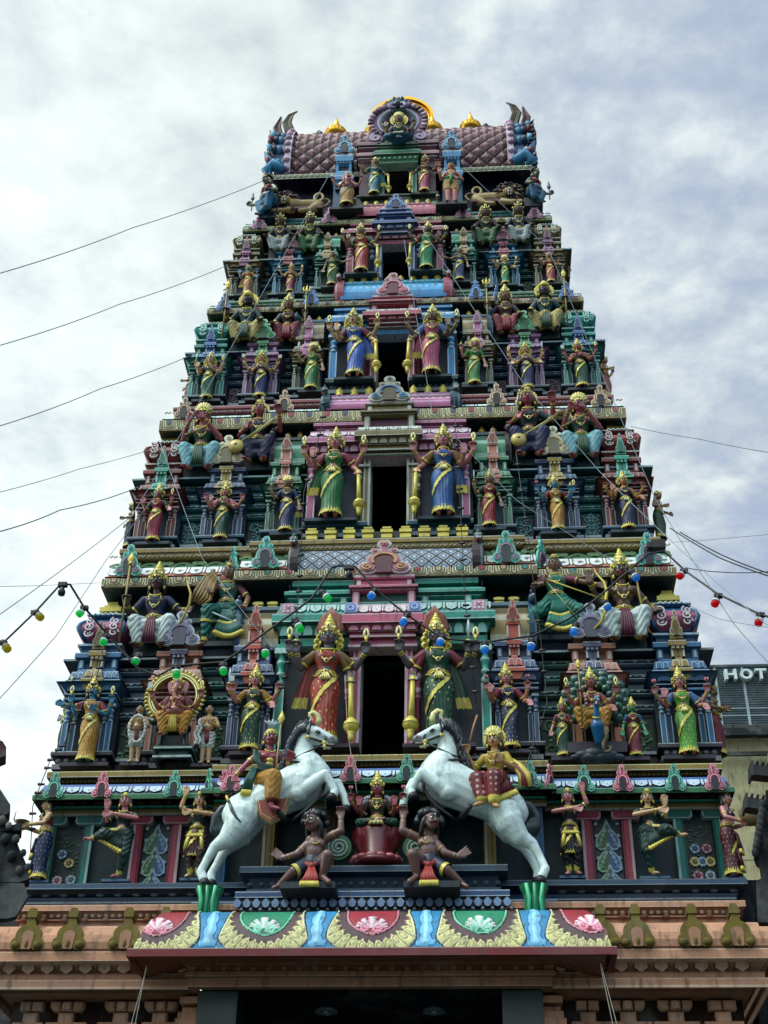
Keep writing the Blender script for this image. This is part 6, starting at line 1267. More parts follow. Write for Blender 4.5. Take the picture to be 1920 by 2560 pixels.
# ------------------------------------------------------------------ standing figures in the niches and beside the doors
GN = 'painted statues on the temple tower'
def stand(label, feet, top, Y, skin, sari, sleeve, arms, crown='kirita', name='goddess_statue', sex='f', halo=None, motif=None, sash=GOLD, pallu=None, curls=False, tilak=RED, moust=False, beard=False, pl=(.5, .06, PURPLE), vx=.0085, sway=0., blouse=None, yaw=0., border=GOLD, fat=1., hairc=BLACK, dhoti=None, fin=True):
 ln = RNG.uniform(-.07, .07); yaw = yaw+RNG.uniform(-.10, .10); sway = sway-ln*.35
 f = Fig(name, label, 'statue', feet, top, Y, 'stand', crown, skin, sex, yaw, GN, vx, fat=fat, lean=ln)
 f.trunk(); f.legs_stand(); f.head(moust=moust, beard=beard, tilak=tilak, hairc=hairc, turn=RNG.uniform(-.16, .16))
 for a in arms: f.arm(a[0], a[1], a[2] if len(a) > 2 else None, sleeve)
 f.headgear(halo, curls=curls)
 if sari is not None:
  f.sari(sari, border, motif, sash, sway); f.belt()
 if blouse is not None or sex == 'f': f.blouse(blouse or sari)
 f.necklace()
 if pallu: f.pallu(sari, pallu if isinstance(pallu, int) else 1)
 if pl: plinth(f, *pl)
 return f.finish() if fin else f
M4 = lambda a, b: [(-1, 'up', a), (-1, 'abh'), (1, 'var'), (1, 'up', b)]
HI = .0068
T1, T2, T3, T4 = .60, 1.04, 1.40, 1.70
D1 = H('151d28')
# tier 1
stand('blue skinned statue in yellow sari with red sleeves in the large left corner niche', (211, 1908), (231.5, 1691), T1, SKINBL, H('b8862e'), H('8a2438'), [(-1, 'up', 'flame'), (-1, 'out'), (1, 'hold'), (1, 'up', 'flame')], motif=DKBROWN, halo=.085, vx=HI, pl=(.62, .05, PURPLE))
stand('four armed statue in dark green sari with mustard sleeves beside the left door guardian', (622, 1879.5), (639.5, 1662.5), T1-.1, SKINP, H('0f4a34'), H('a8782c'), [(-1, 'upw', 'sword'), (-1, 'up', 'axe'), (1, 'var'), (1, 'upw')], motif=GOLD, halo=.085, vx=HI, pl=(.5, .05, PURPLE))
stand('statue in dark blue dotted sari holding two lotus buds beside the right door guardian', (1277, 1875), (1275, 1657), T1-.1, SKINP, H('12284e'), H('8c2f3e'), [(-1, 'up', 'lotus'), (-1, 'abh'), (1, 'var'), (1, 'up', 'lotus')], motif=H('b8a860'), vx=HI, pl=(.5, .05, PURPLE))
stand('statue in light green sari with blue sleeves in the large right corner niche', (1723.5, 1889.6), (1708, 1666), T1, SKINP, H('5c9638'), H('4a6f9c'), [(-1, 'upw', 'lotus'), (-1, 'abh'), (1, 'var'), (1, 'upw', 'lotus')], motif=H('d8e080'), halo=.08, vx=HI, pl=(.62, .05, PURPLE))
stand('grey faced door guardian in orange red sari leaning on a golden mace', (806, 1862), (793, 1515), .42, H('6a6068'), H('a03a22'), H('7c5a24'), [(-1, 'upw', 'flame'), (-1, 'up', 'sword'), (1, 'mace', 'mace'), (1, 'upw', 'flame')], crown='flame', name='guardian_statue', motif=H('e0b87a'), pallu=-1, curls=True, vx=.006, pl=(.9, .05, PURPLE), sway=.02)
stand('grey faced door guardian in bottle green sari leaning on a golden mace', (1098, 1860), (1106, 1511), .42, H('5c5258'), H('0d4f34'), H('7a2436'), [(-1, 'upw', 'flame'), (-1, 'mace', 'mace'), (1, 'up', 'sword'), (1, 'upw', 'flame')], crown='flame', name='guardian_statue', motif=H('d8c890'), pallu=1, curls=True, vx=.006, pl=(.9, .05, PURPLE), sway=-.02)
def side(label, feet, top, Y, skin, low, yaw, sleeve, arms, crown='kirita', sex='m', vx=.0085):
 return stand(label, feet, top, Y, skin, low, sleeve, arms, crown, 'corner_statue', sex, pl=None, vx=vx, yaw=yaw, sash=None, blouse=sleeve if sex == 'f' else None)
side('brown statue in red leg cloth facing out above the woman with the pot', (1796, 1892), (1790, 1703), 1.0, H('8a6238'), H('7c1c26'), 1.2, None, [(1, 'chest'), (-1, 'hold')], 'small')
side('teal statue with raised golden hands facing out above the dancer in blue dotted sari', (158, 1906), (165, 1705), 1.0, H('2c5a62'), H('16342e'), -1.2, None, [(-1, 'out'), (-1, 'up', 'flame'), (1, 'upw', 'flame')], 'small')
# tier 2
stand('statue in crimson sari with dark green sleeves in the red corner niche left', (381, 1356), (392, 1210), T2, SKINR, H('8c1c34'), H('1c4c3c'), M4(None, 'flame'), halo=.085, curls=False, pl=(.5, .05, H('123848')))
stand('four armed statue in deep green sari in the slate blue niche on the left', (550, 1351), (559, 1206), T2, SKINP, H('0d4c3c'), H('c06a74'), [(-1, 'upw'), (-1, 'abh'), (1, 'hold'), (1, 'upw')], halo=.09, pl=(.5, .05, H('123848')))
stand('small statue in navy blue sari holding a sword beside the green clad guardian', (713, 1332), (719.6, 1188.7), T2-.1, SKINBR, H('142a5a'), H('1c3a6a'), [(-1, 'up', 'sword'), (1, 'down')], pallu=1, pl=(.45, .05, H('123848')), crown='fan')
stand('tall guardian statue in bright green sari resting on a golden mace', (826, 1297), (847.6, 1069), .90, SKINP, H('22703a'), H('8a2040'), [(-1, 'upw', 'flame'), (-1, 'abh'), (1, 'macew', 'mace'), (1, 'upw', 'flame')], name='guardian_statue', halo=.085, pallu=-1, vx=HI, pl=(.75, .05, H('123848')), sway=.02)
stand('tall guardian statue in royal blue sari resting on a golden mace', (1109.7, 1292), (1088, 1062), .90, SKINP, H('1c5a90'), H('8a6028'), [(-1, 'upw', 'flame'), (-1, 'macew', 'mace'), (1, 'abh'), (1, 'upw', 'flame')], name='guardian_statue', halo=.085, pallu=1, vx=HI, pl=(.75, .05, H('123848')), sway=-.02)
stand('small statue in dark red sari holding a sword beside the blue clad guardian', (1224.7, 1320), (1228, 1172.5), T2-.1, SKINBR, H('8a1226'), H('1f4a34'), [(-1, 'up', 'sword'), (1, 'down')], pl=(.45, .05, H('123848')))
stand('blue skinned statue in golden yellow sari in the slate blue niche on the right', (1396, 1329), (1391.6, 1185.6), T2, SKINBL, H('b07a26'), H('8a2030'), [(-1, 'upw', 'lotus'), (-1, 'abh'), (1, 'up', 'bell'), (1, 'upw', 'flame')], halo=.08, pl=(.5, .05, H('123848')))
stand('statue in midnight blue sari with ochre sleeves in the red corner niche right', (1572, 1325.5), (1567.6, 1178), T2, H('b8764c'), H('14244e'), H('9c7434'), [(-1, 'upw'), (-1, 'abh'), (1, 'var'), (1, 'upw')], halo=.09, pl=(.5, .05, H('123848')))
side('small dark statue with golden crown facing out at the left corner of the second tier', (320, 1372), (325, 1256), 1.45, H('5a4030'), H('122a3c'), -1.1, None, [(-1, 'out'), (1, 'hold')], 'small')
side('small green clad statue with outstretched arm at the right corner of the second tier', (1652, 1350), (1649.6, 1223), 1.45, H('8a5a3c'), H('1c4a30'), 1.1, None, [(1, 'out'), (-1, 'hold')], 'small')
# tier 3
stand('statue in sea green sari in the turquoise corner niche on the left', (515, 1000), (523, 880), T3, SKINT, H('14604e'), H('7a2430'), [(-1, 'up', 'sword'), (-1, 'abh'), (1, 'hold'), (1, 'up', 'flame')], pl=(.45, .05, H('12303a')), curls=True, vx=.0095)
stand('four armed statue in navy sari holding two spears crosswise in the left pink niche', (648, 996.7), (653, 875), T3, SKINT, H('12285c'), H('16284c'), [(-1, 'upw', 'axe'), (-1, 'hold'), (1, 'hold'), (1, 'upw', 'axe')], pl=(.45, .05, H('12303a')), curls=True, vx=.0095)
stand('small statue in leaf green sari left of the blue clad guardian', (776.4, 976.4), (774.7, 856.6), T3-.1, SKINBR, H('2c7a3c'), H('6a3430'), [(-1, 'up', 'sword'), (1, 'down')], crown='fan', halo=.10, pl=(.4, .05, H('12303a')), vx=.0095)
stand('striding guardian statue in blue sari with a golden club by the third door', (884, 944.4), (867.6, 772), 1.22, SKINT, H('2a5ca8'), H('7c2a3a'), [(-1, 'upw', 'flame'), (-1, 'abh'), (1, 'macew', 'mace'), (1, 'upw', 'flame')], name='guardian_statue', halo=.10, pallu=1, curls=True, pl=(.62, .05, H('12303a')), sway=.03)
stand('striding guardian statue in rose pink sari with a golden club by the third door', (1080, 938.6), (1092, 761.5), 1.22, H('7a624e'), H('b0506c'), H('3c6aa0'), [(-1, 'upw', 'flame'), (-1, 'macew', 'mace'), (1, 'abh'), (1, 'upw', 'flame')], name='guardian_statue', halo=.10, pallu=-1, curls=True, pl=(.62, .05, H('12303a')), sway=-.03)
stand('small statue in green sari right of the pink clad guardian', (1187, 964), (1189, 845), T3-.1, SKINP, H('2f7838'), H('2c7a3c'), [(-1, 'up', 'bell'), (1, 'down')], crown='fan', halo=.10, pl=(.4, .05, H('12303a')), vx=.0095)
stand('many armed statue in navy sari in the right pink niche', (1320, 975), (1318, 854), T3, SKINT, H('14285a'), H('1c3468'), [(-1, 'upw', 'flame'), (-1, 'hold'), (1, 'hold'), (1, 'upw', 'sword'), (1, 'var'), (-1, 'var')], pl=(.45, .05, H('12303a')), curls=True, vx=.0095)
stand('statue in dark green sari with pale halo in the turquoise corner niche on the right', (1456, 971), (1452, 847), T3, SKINR, H('125038'), H('9a5a40'), [(-1, 'up', 'axe'), (-1, 'hold', 'bell'), (1, 'chest'), (1, 'upw', 'flame')], pl=(.45, .05, H('12303a')), halo=.095, vx=.0095)
side('red brown statue facing out at the left corner of the third tier', (470, 1012), (474, 922.4), 1.8, H('8c5a3c'), H('7c2c24'), -1.1, None, [(-1, 'out'), (1, 'hold')], 'small')
side('pinkish statue with a raised hand facing out at the right corner of the third tier', (1516, 996), (1517, 889), 1.8, H('a87a54'), H('a05a58'), 1.1, None, [(1, 'up'), (-1, 'hold')], 'small')
# tier 4
GP4 = H('2a3c3c')
stand('blue skinned statue in peach sari in the brown corner niche on the left', (616, 736.7), (618.8, 664), T4, SKINBL, H('b87a4c'), H('b87a4c'), M4(None, None), 'small', pl=(.42, .04, GP4), vx=.011, pallu=-1)
stand('statue in crimson sari with dark shawl in the blue niche on the left', (724, 733), (726.8, 657.4), T4, SKINT, H('8c1430'), H('5a3428'), [(-1, 'upw', 'axe'), (-1, 'hold'), (1, 'hold'), (1, 'upw', 'flame')], pl=(.42, .04, GP4), vx=.011)
stand('small statue in green sari left of the red clad guardian', (828.7, 716.5), (835.5, 633.8), T4-.1, SKINBR, H('2a6434'), H('243a34'), [(-1, 'down'), (1, 'out')], 'hair', pl=(.36, .04, GP4), vx=.011)
stand('guardian statue in coral red sari with crossed leg by the fourth door', (902, 682.7), (903.3, 558), 1.52, H('80604e'), H('a83c38'), H('3c5a44'), [(-1, 'upw', 'flame'), (-1, 'abh'), (1, 'macew', 'mace'), (1, 'upw', 'flame')], name='guardian_statue', pl=(.55, .04, GP4), vx=.0095)
stand('guardian statue in emerald sari with crossed leg by the fourth door', (1066, 675), (1071.7, 553.6), 1.52, H('5a463c'), H('0f8a58'), H('6a2030'), [(-1, 'upw', 'flame'), (-1, 'macew', 'mace'), (1, 'abh'), (1, 'upw', 'flame')], name='guardian_statue', pl=(.55, .04, GP4), vx=.0095)
stand('small statue in grey violet sari right of the emerald clad guardian', (1149.6, 703.4), (1147.4, 624.5), T4-.1, SKINBR, H('3a4468'), H('8a6a2c'), [(-1, 'out'), (1, 'down')], 'hair', pl=(.36, .04, GP4), vx=.011)
stand('statue in jade green sari with fan shaped crown in the blue niche on the right', (1263.8, 711.8), (1260.4, 638), T4, SKINT, H('0f8050'), H('232a34'), [(-1, 'upw'), (-1, 'abh'), (1, 'var'), (1, 'upw', 'flame')], 'fan', halo=.10, pl=(.42, .04, GP4), vx=.011)
stand('statue in brick red sari in the brown corner niche on the right', (1377.8, 708.4), (1373.5, 632.4), T4, SKINBR, H('a03430'), H('8a5a34'), M4(None, None), 'small', pl=(.42, .04, GP4), vx=.011)
side('dark little statue facing out at the left corner of the fourth tier', (569, 745), (574, 696), 2.05, H('4a3c30'), H('30342c'), -1.1, None, [(-1, 'out'), (1, 'hold')], 'small', vx=.012)
side('tan little statue facing out at the right corner of the fourth tier', (1422, 694), (1426, 665), 2.05, H('6a5040'), H('50382c'), 1.1, None, [(1, 'hold'), (-1, 'hold')], 'small', vx=.012)
# top storey
stand('statue in turquoise sari with a golden mace left of the topmost door', (935, 489), (934, 391.4), 1.92, SKINBR, H('1f7080'), H('1c4a3c'), [(-1, 'upw'), (-1, 'up'), (1, 'macew', 'mace')], name='guardian_statue', pallu=1, pl=(.5, .05, H('20342e')), vx=.010)
stand('statue in magenta sari with a golden mace right of the topmost door', (1061, 482.8), (1062.5, 386.4), 1.92, H('a0564e'), H('9c3050'), H('203848'), [(-1, 'macew', 'mace'), (1, 'up'), (1, 'upw')], name='guardian_statue', pl=(.5, .05, H('20342e')), vx=.010, blouse=H('7c4a40'))
# ------------------------------------------------------------------ seated figures on the ledges between the shrines
def seated(label, feet, top, Y, skin, cloth, tunic, arms, crown='kirita', name='seated_statue', sex='f', sleeve=None, panel=None, halo=None, moust=False, beard=False, vx=.0085, spread=1., border=GOLD, yaw=0., fin=True, fat=1., pallu=None, stool=True):
 f = Fig(name, label, 'statue', feet, top, Y, 'sit', crown, skin, sex, yaw, GN, vx, fat=fat)
 f.trunk(); f.head(moust=moust, beard=beard)
 for a in arms: f.arm(a[0], a[1], a[2] if len(a) > 2 else None, sleeve or tunic)
 f.headgear(halo); f.legs_sit(cloth, border, spread, panel=panel)
 if tunic is not None: f.blouse(tunic)
 f.belt(False); f.necklace()
 if stool:
  mb = MB(); r = f.root; S = f.s; mb.box(r.x-.16*S, r.x+.16*S, r.y+.0, r.y+.32, r.z-.02, r.z+.19*S, DARKTEAL); sub(f.t, mb, 'seat_block')
 return f.finish() if fin else f
TUN = H('16233f')
f = seated('seated king in dark blue coat and white leg cloth holding a spear', (377, 1636), (386.6, 1416.6), .86, H('5a3c3c'), H('c9ccc8'), H('1a2a50'), [(-1, ((.215, .02, .67), (.235, -.11, .69), (.1, -.3, .9), .9), 'spear'), (1, ((.21, .0, .69), (.29, -.08, .64), (.8, -.4, -.2), .4))], 'kirita', 'king_statue', 'm', panel=H('6a2440'), moust=True, vx=HI, spread=1.25)
f = seated('seated man in white leg cloth and maroon waist sash beside the archer', (1568, 1622), (1562, 1385), .86, H('6a4a3a'), H('c9ccc8'), None, [(-1, ((.20, .02, .70), (.27, -.10, .80), (0, -.1, 1), .1)), (1, ((.21, .03, .66), (.25, -.06, .60), (.2, -.3, -.9), .8))], 'kirita', 'king_statue', 'm', sleeve=None, panel=H('6a2440'), vx=HI, spread=1.25, halo=.08)
def tube_part(par, name, pts, r, col, mat='g', seg=7, flat=None):
 mb = MB(mat); mb.tube(pts, r, col, seg, flat=flat); return sub(par, mb, name)
def px(*a): return [at(x, y, Y) for x, y, Y in a]
tube_part(f.t, 'bow', px((1590, 1440, 0.66), (1599, 1490, 0.62), (1608, 1530, 0.64), (1618, 1570, 0.66), (1632, 1588, 0.66)), [.012, .018, .018, .016, .008], OCHRE)
f = seated('flute player in green tunic and pale blue leg cloth on the left ledge', (497, 1192), (517.8, 1022), 1.28, SKINR, H('8ab4bc'), H('17523a'), [(-1, ((.19, -.02, .67), (.115, -.15, .80), (-.4, -.5, .5), .8)), (1, ((.20, -.04, .66), (.03, -.15, .835), (-.8, -.3, .3), .8))], 'fan', 'musician_statue', 'm', panel=H('1f5a3c'), moust=True, spread=1.2)
tube_part(f.t, 'flute', px((462, 1087, 1.07), (500, 1072, 1.04), (533, 1060, 1.04)), .014, H('b89a60'))
f = seated('flute player in green tunic and pale blue leg cloth on the right ledge', (1458, 1162), (1452, 996), 1.28, SKINR, H('8ab4bc'), H('17523a'), [(-1, ((.19, -.02, .67), (.115, -.15, .80), (-.4, -.5, .5), .8)), (1, ((.20, -.04, .66), (.03, -.15, .835), (-.8, -.3, .3), .8))], 'fan', 'musician_statue', 'm', panel=H('1f5a3c'), moust=True, spread=1.2)
tube_part(f.t, 'flute', px((1406, 1066, 1.07), (1440, 1048, 1.04), (1468, 1034, 1.04)), .014, H('b89a60'))
def veena(par, a, b):
 mb = MB('g'); A, B = Vector(a), Vector(b); d = (B-A).normalized(); c = H('c2a860')
 mb.tube([A, A.lerp(B, .5), B], [.032, .026, .026], c, 8, flat=.6); mb.ell(A-d*.06, (.12, .06, .12), c, 16, 8); mb.ell(A-d*.06+Vector((0, -.055, 0)), (.03, .01, .02), DKBROWN, 8, 5)
 mb.ell(B+d*.05, (.06, .05, .06), OCHRE, 10, 6); mb.tube([A+Vector((0, -.03, 0)), B+Vector((0, -.03, 0))], .008, PALEGOLD, 5)
 for i in range(3): mb.tube([B-d*.05*i-Vector((0, 0, .03)), B-d*.05*i-Vector((0, 0, .09))], .012, DKOCHRE, 6)
 sub(par, mb, 'stringed_instrument')
for lab, fe, to, a, b, cl, tu in (('woman in dark tunic playing a long necked golden lute on the left ledge', (641, 1172), (639, 1024), (598, 1110, 1.04), (704, 1036, 1.12), H('122248'), H('10303c')), ('woman in dark tunic playing a long necked golden lute on the right ledge', (1326.5, 1160), (1332.5, 994), (1304, 1094, 1.04), (1394, 1036, 1.12), H('142450'), H('123038'))):
 f = seated(lab, fe, to, 1.28, SKINR, cl, tu, [(-1, ((.20, .0, .66), (.10, -.16, .655), (-.5, -.5, -.2), .7)), (1, ((.22, -.01, .70), (.22, -.14, .82), (-.1, -.4, .9), .9))], 'hair', 'musician_statue', 'f', halo=.085)
 veena(f.t, at(*a), at(*b))
seated('seated bearded king in dark teal robe holding a spear on the left ledge', (612, 872), (621, 741.8), 1.62, H('3c3432'), H('b09a60'), H('12444c'), [(-1, ((.215, .02, .67), (.235, -.10, .69), (.1, -.3, .9), .9), 'spear'), (1, 'knee')], 'turban', 'king_statue', 'm', panel=H('1c5038'), moust=True, beard=True, halo=.11, spread=1.2)
seated('seated goddess in dark red robe holding a trident on the left ledge', (717, 869), (719, 743.5), 1.62, SKINBR, H('7c1026'), H('4a1220'), [(-1, 'knee'), (1, ((.215, .02, .67), (.235, -.10, .69), (.1, -.3, .9), .9), 'trident')], 'kirita', 'seated_statue', 'f', sleeve=H('16443c'), panel=H('8c1c30'), halo=.10)
seated('seated goddess in dark red robe holding a trident on the right ledge', (1267, 849), (1264, 722), 1.62, SKINBR, H('7c1026'), H('4a1220'), [(-1, ((.215, .02, .67), (.235, -.10, .69), (.1, -.3, .9), .9), 'trident'), (1, 'knee')], 'kirita', 'seated_statue', 'f', sleeve=H('142028'), panel=H('8c1c30'), halo=.09)
seated('dark faced seated king in teal robe holding a spear on the right ledge', (1367, 844), (1369.6, 717), 1.62, H('3a3638'), H('b09a60'), H('12444c'), [(-1, 'knee'), (1, ((.215, .02, .67), (.235, -.10, .69), (.1, -.3, .9), .9), 'spear')], 'turban', 'king_statue', 'm', panel=H('1c5038'), moust=True, halo=.11, spread=1.2)
for lab, fe, to, cl, tu, sl, sx, nm in (('seated man in navy coat high on the left below the lion', (697, 643.6), (700, 547), H('9a9c9a'), H('121a38'), H('121a38'), 'm', 'king_statue'), ('seated woman in green dress high on the left beside the vault', (773, 643.6), (772, 543.6), H('1c5a2c'), H('26421c'), H('5a1a30'), 'f', 'seated_statue'), ('seated woman in green dress high on the right beside the vault', (1217.4, 625.7), (1218, 525), H('1c5a2c'), H('26421c'), H('5a1a30'), 'f', 'seated_statue'), ('seated man in navy coat high on the right below the lion', (1300, 621.5), (1298, 519), H('9a9c9a'), H('121a38'), H('121a38'), 'm', 'king_statue')):
 seated(lab, fe, to, 1.90, H('5a4a3c'), cl, tu, [(-1, 'knee'), (1, 'knee')], 'small', nm, sx, sleeve=sl, vx=.011)
# top goddess in the great gable
f = Fig('goddess_statue', 'small goddess sitting cross legged inside the great horseshoe gable at the top', 'statue', (997, 357), (999.8, 293), 1.82, 'cross', 'fan', SKINBR, 'f', 0, GN, .012)
f.trunk(); f.head(); [f.arm(a, b, None, H('6a4a58')) for a, b in ((-1, 'up'), (1, 'up'), (-1, 'abh'), (1, 'knee'))]; f.headgear(.14); f.legs_cross(H('2f6080'), H('c8c890')); f.blouse(H('4a6a58')); f.necklace(); f.finish()
# ------------------------------------------------------------------ dancers of the ground storey
def dancer(label, feet, top, sg, cloth, skin, motif):
 """one leg lifted sideways, both hands swung to the same side (sg = -1 towards the left)"""
 f = Fig('dancer_statue', label, 'statue', feet, top, .28, 'dance', 'hair', skin, 'f', 0, GN, .006)
 f.trunk(); f.head(); f.headgear(halo=None); m = lambda x, y, z: (sg*x, y, z)
 L = [(m(-.045, 0, .50), m(-.06, -.05, .28), m(-.02, .01, .06), m(.06, -.09, .03)), (m(.05, -.02, .50), m(.16, -.15, .475), m(.29, -.13, .435), m(.42, -.15, .44))]
 for h, k, a, t in L: f.limb(h, k, a, t)
 f.arm(sg, ((.18, -.03, .70), (.175, -.10, .82), (.05, -.2, 1), .1), None, cloth); f.arm(-sg, ((.17, -.09, .71), (-.10, -.17, .735), (-1, -.1, -.25), .3), None, cloth)
 caps = [((-.05, 0, .52), .095, (.05, 0, .52), .095)]
 for (h, k, a, t), e in zip(L, (.55, .92)):
  k2 = Vector(a).lerp(Vector(k), .25); caps += [(h, .085, k, .075), (k, .072, tuple(k2), .042)]
 def post_extra(mb): pass
 f.dhoti(cloth, caps, cloth, .7)
 B = MB('p'); n = 9            # fan of pleats with gilt hem between the legs
 for i in range(n):
  t = i/(n-1); x0 = sg*(-.02+.09*t); a = f.W((x0, -.09-.05*t, .47)); b = f.W((sg*(-.03+.26*t), -.13, .26+.15*t)); d = (b-a)
  B.tube([a, a+d*.80], [.012*f.s, .024*f.s], cloth if i % 2 else S_(cloth, .2), 6, flat=.7); B.tube([a+d*.80, b], [.024*f.s, .027*f.s], GOLD, 6, flat=.7)
 for i in range(7):
  t = i/6; B.tube([f.W((sg*(.02+.15*t), -.115-.05*t, .555-.03*t)), f.W((sg*(.035+.16*t), -.15-.05*t, .515-.03*t))], [.013*f.s, .018*f.s], GOLD if i % 2 else E_(GOLD, .25), 6, flat=.7)
 sub(f.t, B, 'pleated_fan')
 G = f.gold
 for h, k, a, t in L: A = f.W(a); K = f.W(k); G.tube([A.lerp(K, .02), A.lerp(K, .2)], [.033*f.s, .038*f.s], GOLD, 9, cap=False)
 f.blouse(S_(cloth, .3)); f.belt(False); f.necklace(False); plinth(f, .34, .03, H('46627a'), .035, .3); return f.finish()
dancer('dancer in dark green costume with her leg kicked out to the left', (290, 2199.7), (298.7, 1988.5), -1, H('0e3c36'), SKINP, GOLD)
dancer('dancer in dark green costume with her leg kicked out to the right', (1637, 2192.4), (1622.8, 1978.4), 1, H('0e3c36'), SKINT, GOLD)
def dancer2(label, feet, top, sg, cloth, blouse, skin):
 f = Fig('dancer_statue', label, 'statue', feet, top, .26, 'stand', 'hair', skin, 'f', 0, GN, .006)
 f.trunk(); f.head(); f.headgear()
 L = [((-.045, 0, .52), (-.075, -.06, .29), (-.03, .0, .06), (-.07, -.08, .02)), ((.045, 0, .52), (.075, -.06, .29), (.045, .0, .06), (.09, -.08, .02))]
 for l in L: f.limb(*l)
 f.arm(sg, ((.215, -.01, .86), (.17, -.03, 1.0), (-.05, -.1, 1), .12), None, blouse); f.arm(-sg, ((.18, -.07, .74), (-.06, -.17, .74), (-1, -.2, -.35), .3), None, blouse)
 f.dhoti(S_(cloth, .3), [((-.05, 0, .5), .085, (.05, 0, .5), .085)]+[(h, .075, k, .06) for h, k, a, t in L]+[(k, .058, tuple(Vector(k).lerp(Vector(a), .75)), .036) for h, k, a, t in L], GOLD, .6)
 f.sari(cloth, GOLD, None, GOLD, 0, 1.9, zt=.60, zb=.235, flare=1.35)
 B = MB('g');
 for q in (-1, 1): B.tube([f.U((q*.05, -.10, .54)), f.U((q*.085, -.14, .40)), f.U((q*.10, -.15, .30))], [.016*f.s, .022*f.s, .02*f.s], GOLD, 7, flat=.5)
 for i in range(9): B.tube([f.U(((i-4)*.018, -.112, .50)), f.U(((i-4)*.024, -.128, .455))], [.012*f.s, .015*f.s], GOLD, 6, flat=.6)
 sub(f.t, B, 'gilt_tassels')
 for h, k, a, t in L: A = f.W(a); K = f.W(k); f.gold.tube([A.lerp(K, .02), A.lerp(K, .28)], [.032*f.s, .038*f.s], GOLD, 9, cap=False)
 f.blouse(blouse); f.belt(False); f.necklace(False); plinth(f, .30, .03, H('46627a'), .035, .3); return f.finish()
dancer2('dancer with raised arm in pleated maroon skirt behind the left horse', (482, 2196.8), (505, 1985.6), -1, H('4c1a20'), H('0e3428'), SKINT)
dancer2('dancer with raised arm in pleated black skirt behind the right horse', (1431.8, 2191), (1405, 1977), 1, H('16181a'), H('102c24'), SKINP)
for lab, fe, to, sg, cl, bl, sk in (('woman in dark blue dotted sari holding out a dish at the far left corner', (96, 2202.6), (107.7, 1997), -1, H('10244a'), H('6c1c22'), H('c49a70')), ('woman in maroon sari and black blouse at the far right corner carrying a round pot', (1833, 2193.9), (1831, 1979.8), 1, H('501820'), H('0e1a1e'), SKINP)):
 f = Fig('dancer_statue', lab, 'statue', fe, to, .35, 'stand', 'hair', sk, 'f', sg*1.15, GN, .006)
 f.trunk(); f.legs_stand(); f.head(); f.headgear()
 if sg < 0: f.arm(1, ((.16, -.06, .65), (.06, -.22, .64), (-.3, -.8, .1), .3)); f.arm(-1, ((.16, -.06, .65), (.06, -.22, .64), (-.3, -.8, .1), .3))
 else: f.arm(1, ((.17, -.04, .65), (.06, -.20, .62), (-.3, -.8, .1), .3)); f.arm(-1, ((.17, -.04, .65), (.10, -.20, .60), (-.3, -.8, .1), .3))
 f.sari(cl, GOLD, H('8fa0b8') if sg < 0 else H('b8908c'), GOLD, 0, 1., zt=.60); f.belt(False); f.necklace(False)
 B = MB(); prof = ((.68, .078, .064), (.70, .092, .07), (.735, .100, .072), (.765, .100, .066)); n = 24; vs = []
 for z, rx, ry in prof:
  for k in range(n):
   t = 2*PI*k/n; x, y = rx*math.cos(t), ry*math.sin(t)
   if y < 0: y -= .034*max(0, 1-((z-.738)/.06)**2)*max(0, 1-((abs(x)-.042)/.045)**2)
   vs.append(f.U((x, y, z)))
 B.add(vs, [(j*n+k, j*n+(k+1) % n, (j+1)*n+(k+1) % n, (j+1)*n+k) for j in range(3) for k in range(n)], bl, True); sub(f.t, B, 'blouse')
 B = MB()                       # hanging sash ends
 for i in range(4):
  for a, b in ((.50, .30), (.33, .10)): B.tube([f.U((-.03+.02*i, -.11, a)), f.U((-.04+.028*i, -.15, b))], [.014*f.s, .018*f.s], cl, 6, flat=.7); B.tube([f.U((-.04+.028*i, -.15, b)), f.U((-.042+.03*i, -.155, b-.05))], [.018*f.s, .02*f.s], GOLD, 6, flat=.7)
 sub(f.t, B, 'sash_ends')
 B = MB(); p = f.U((0, -.29, .66))
 if sg < 0: B.lathe(p, [(.02, -.02), (.05, -.015), (.10, .02), (.095, .025), (.03, .0)], H('5a4630'), 14); B.tube([p+Vector((-.06, 0, .0)), p+Vector((-.11, 0, .06)), p+Vector((-.10, 0, .16))], [.012, .010, .004], H('7a6a4c'), 6)
 else: B.lathe(f.U((.02, -.29, .62)), [(.03, -.04), (.11, .0), (.15, .07), (.155, .12), (.12, .17), (.10, .20), (.085, .19), (.10, .15)], H('8a704c'), 18, rot=Matrix.Rotation(.9, 3, 'X'))
 sub(f.t, B, 'dish' if sg < 0 else 'pot'); plinth(f, .26, .03, H('46627a'), .035, .3); f.finish()
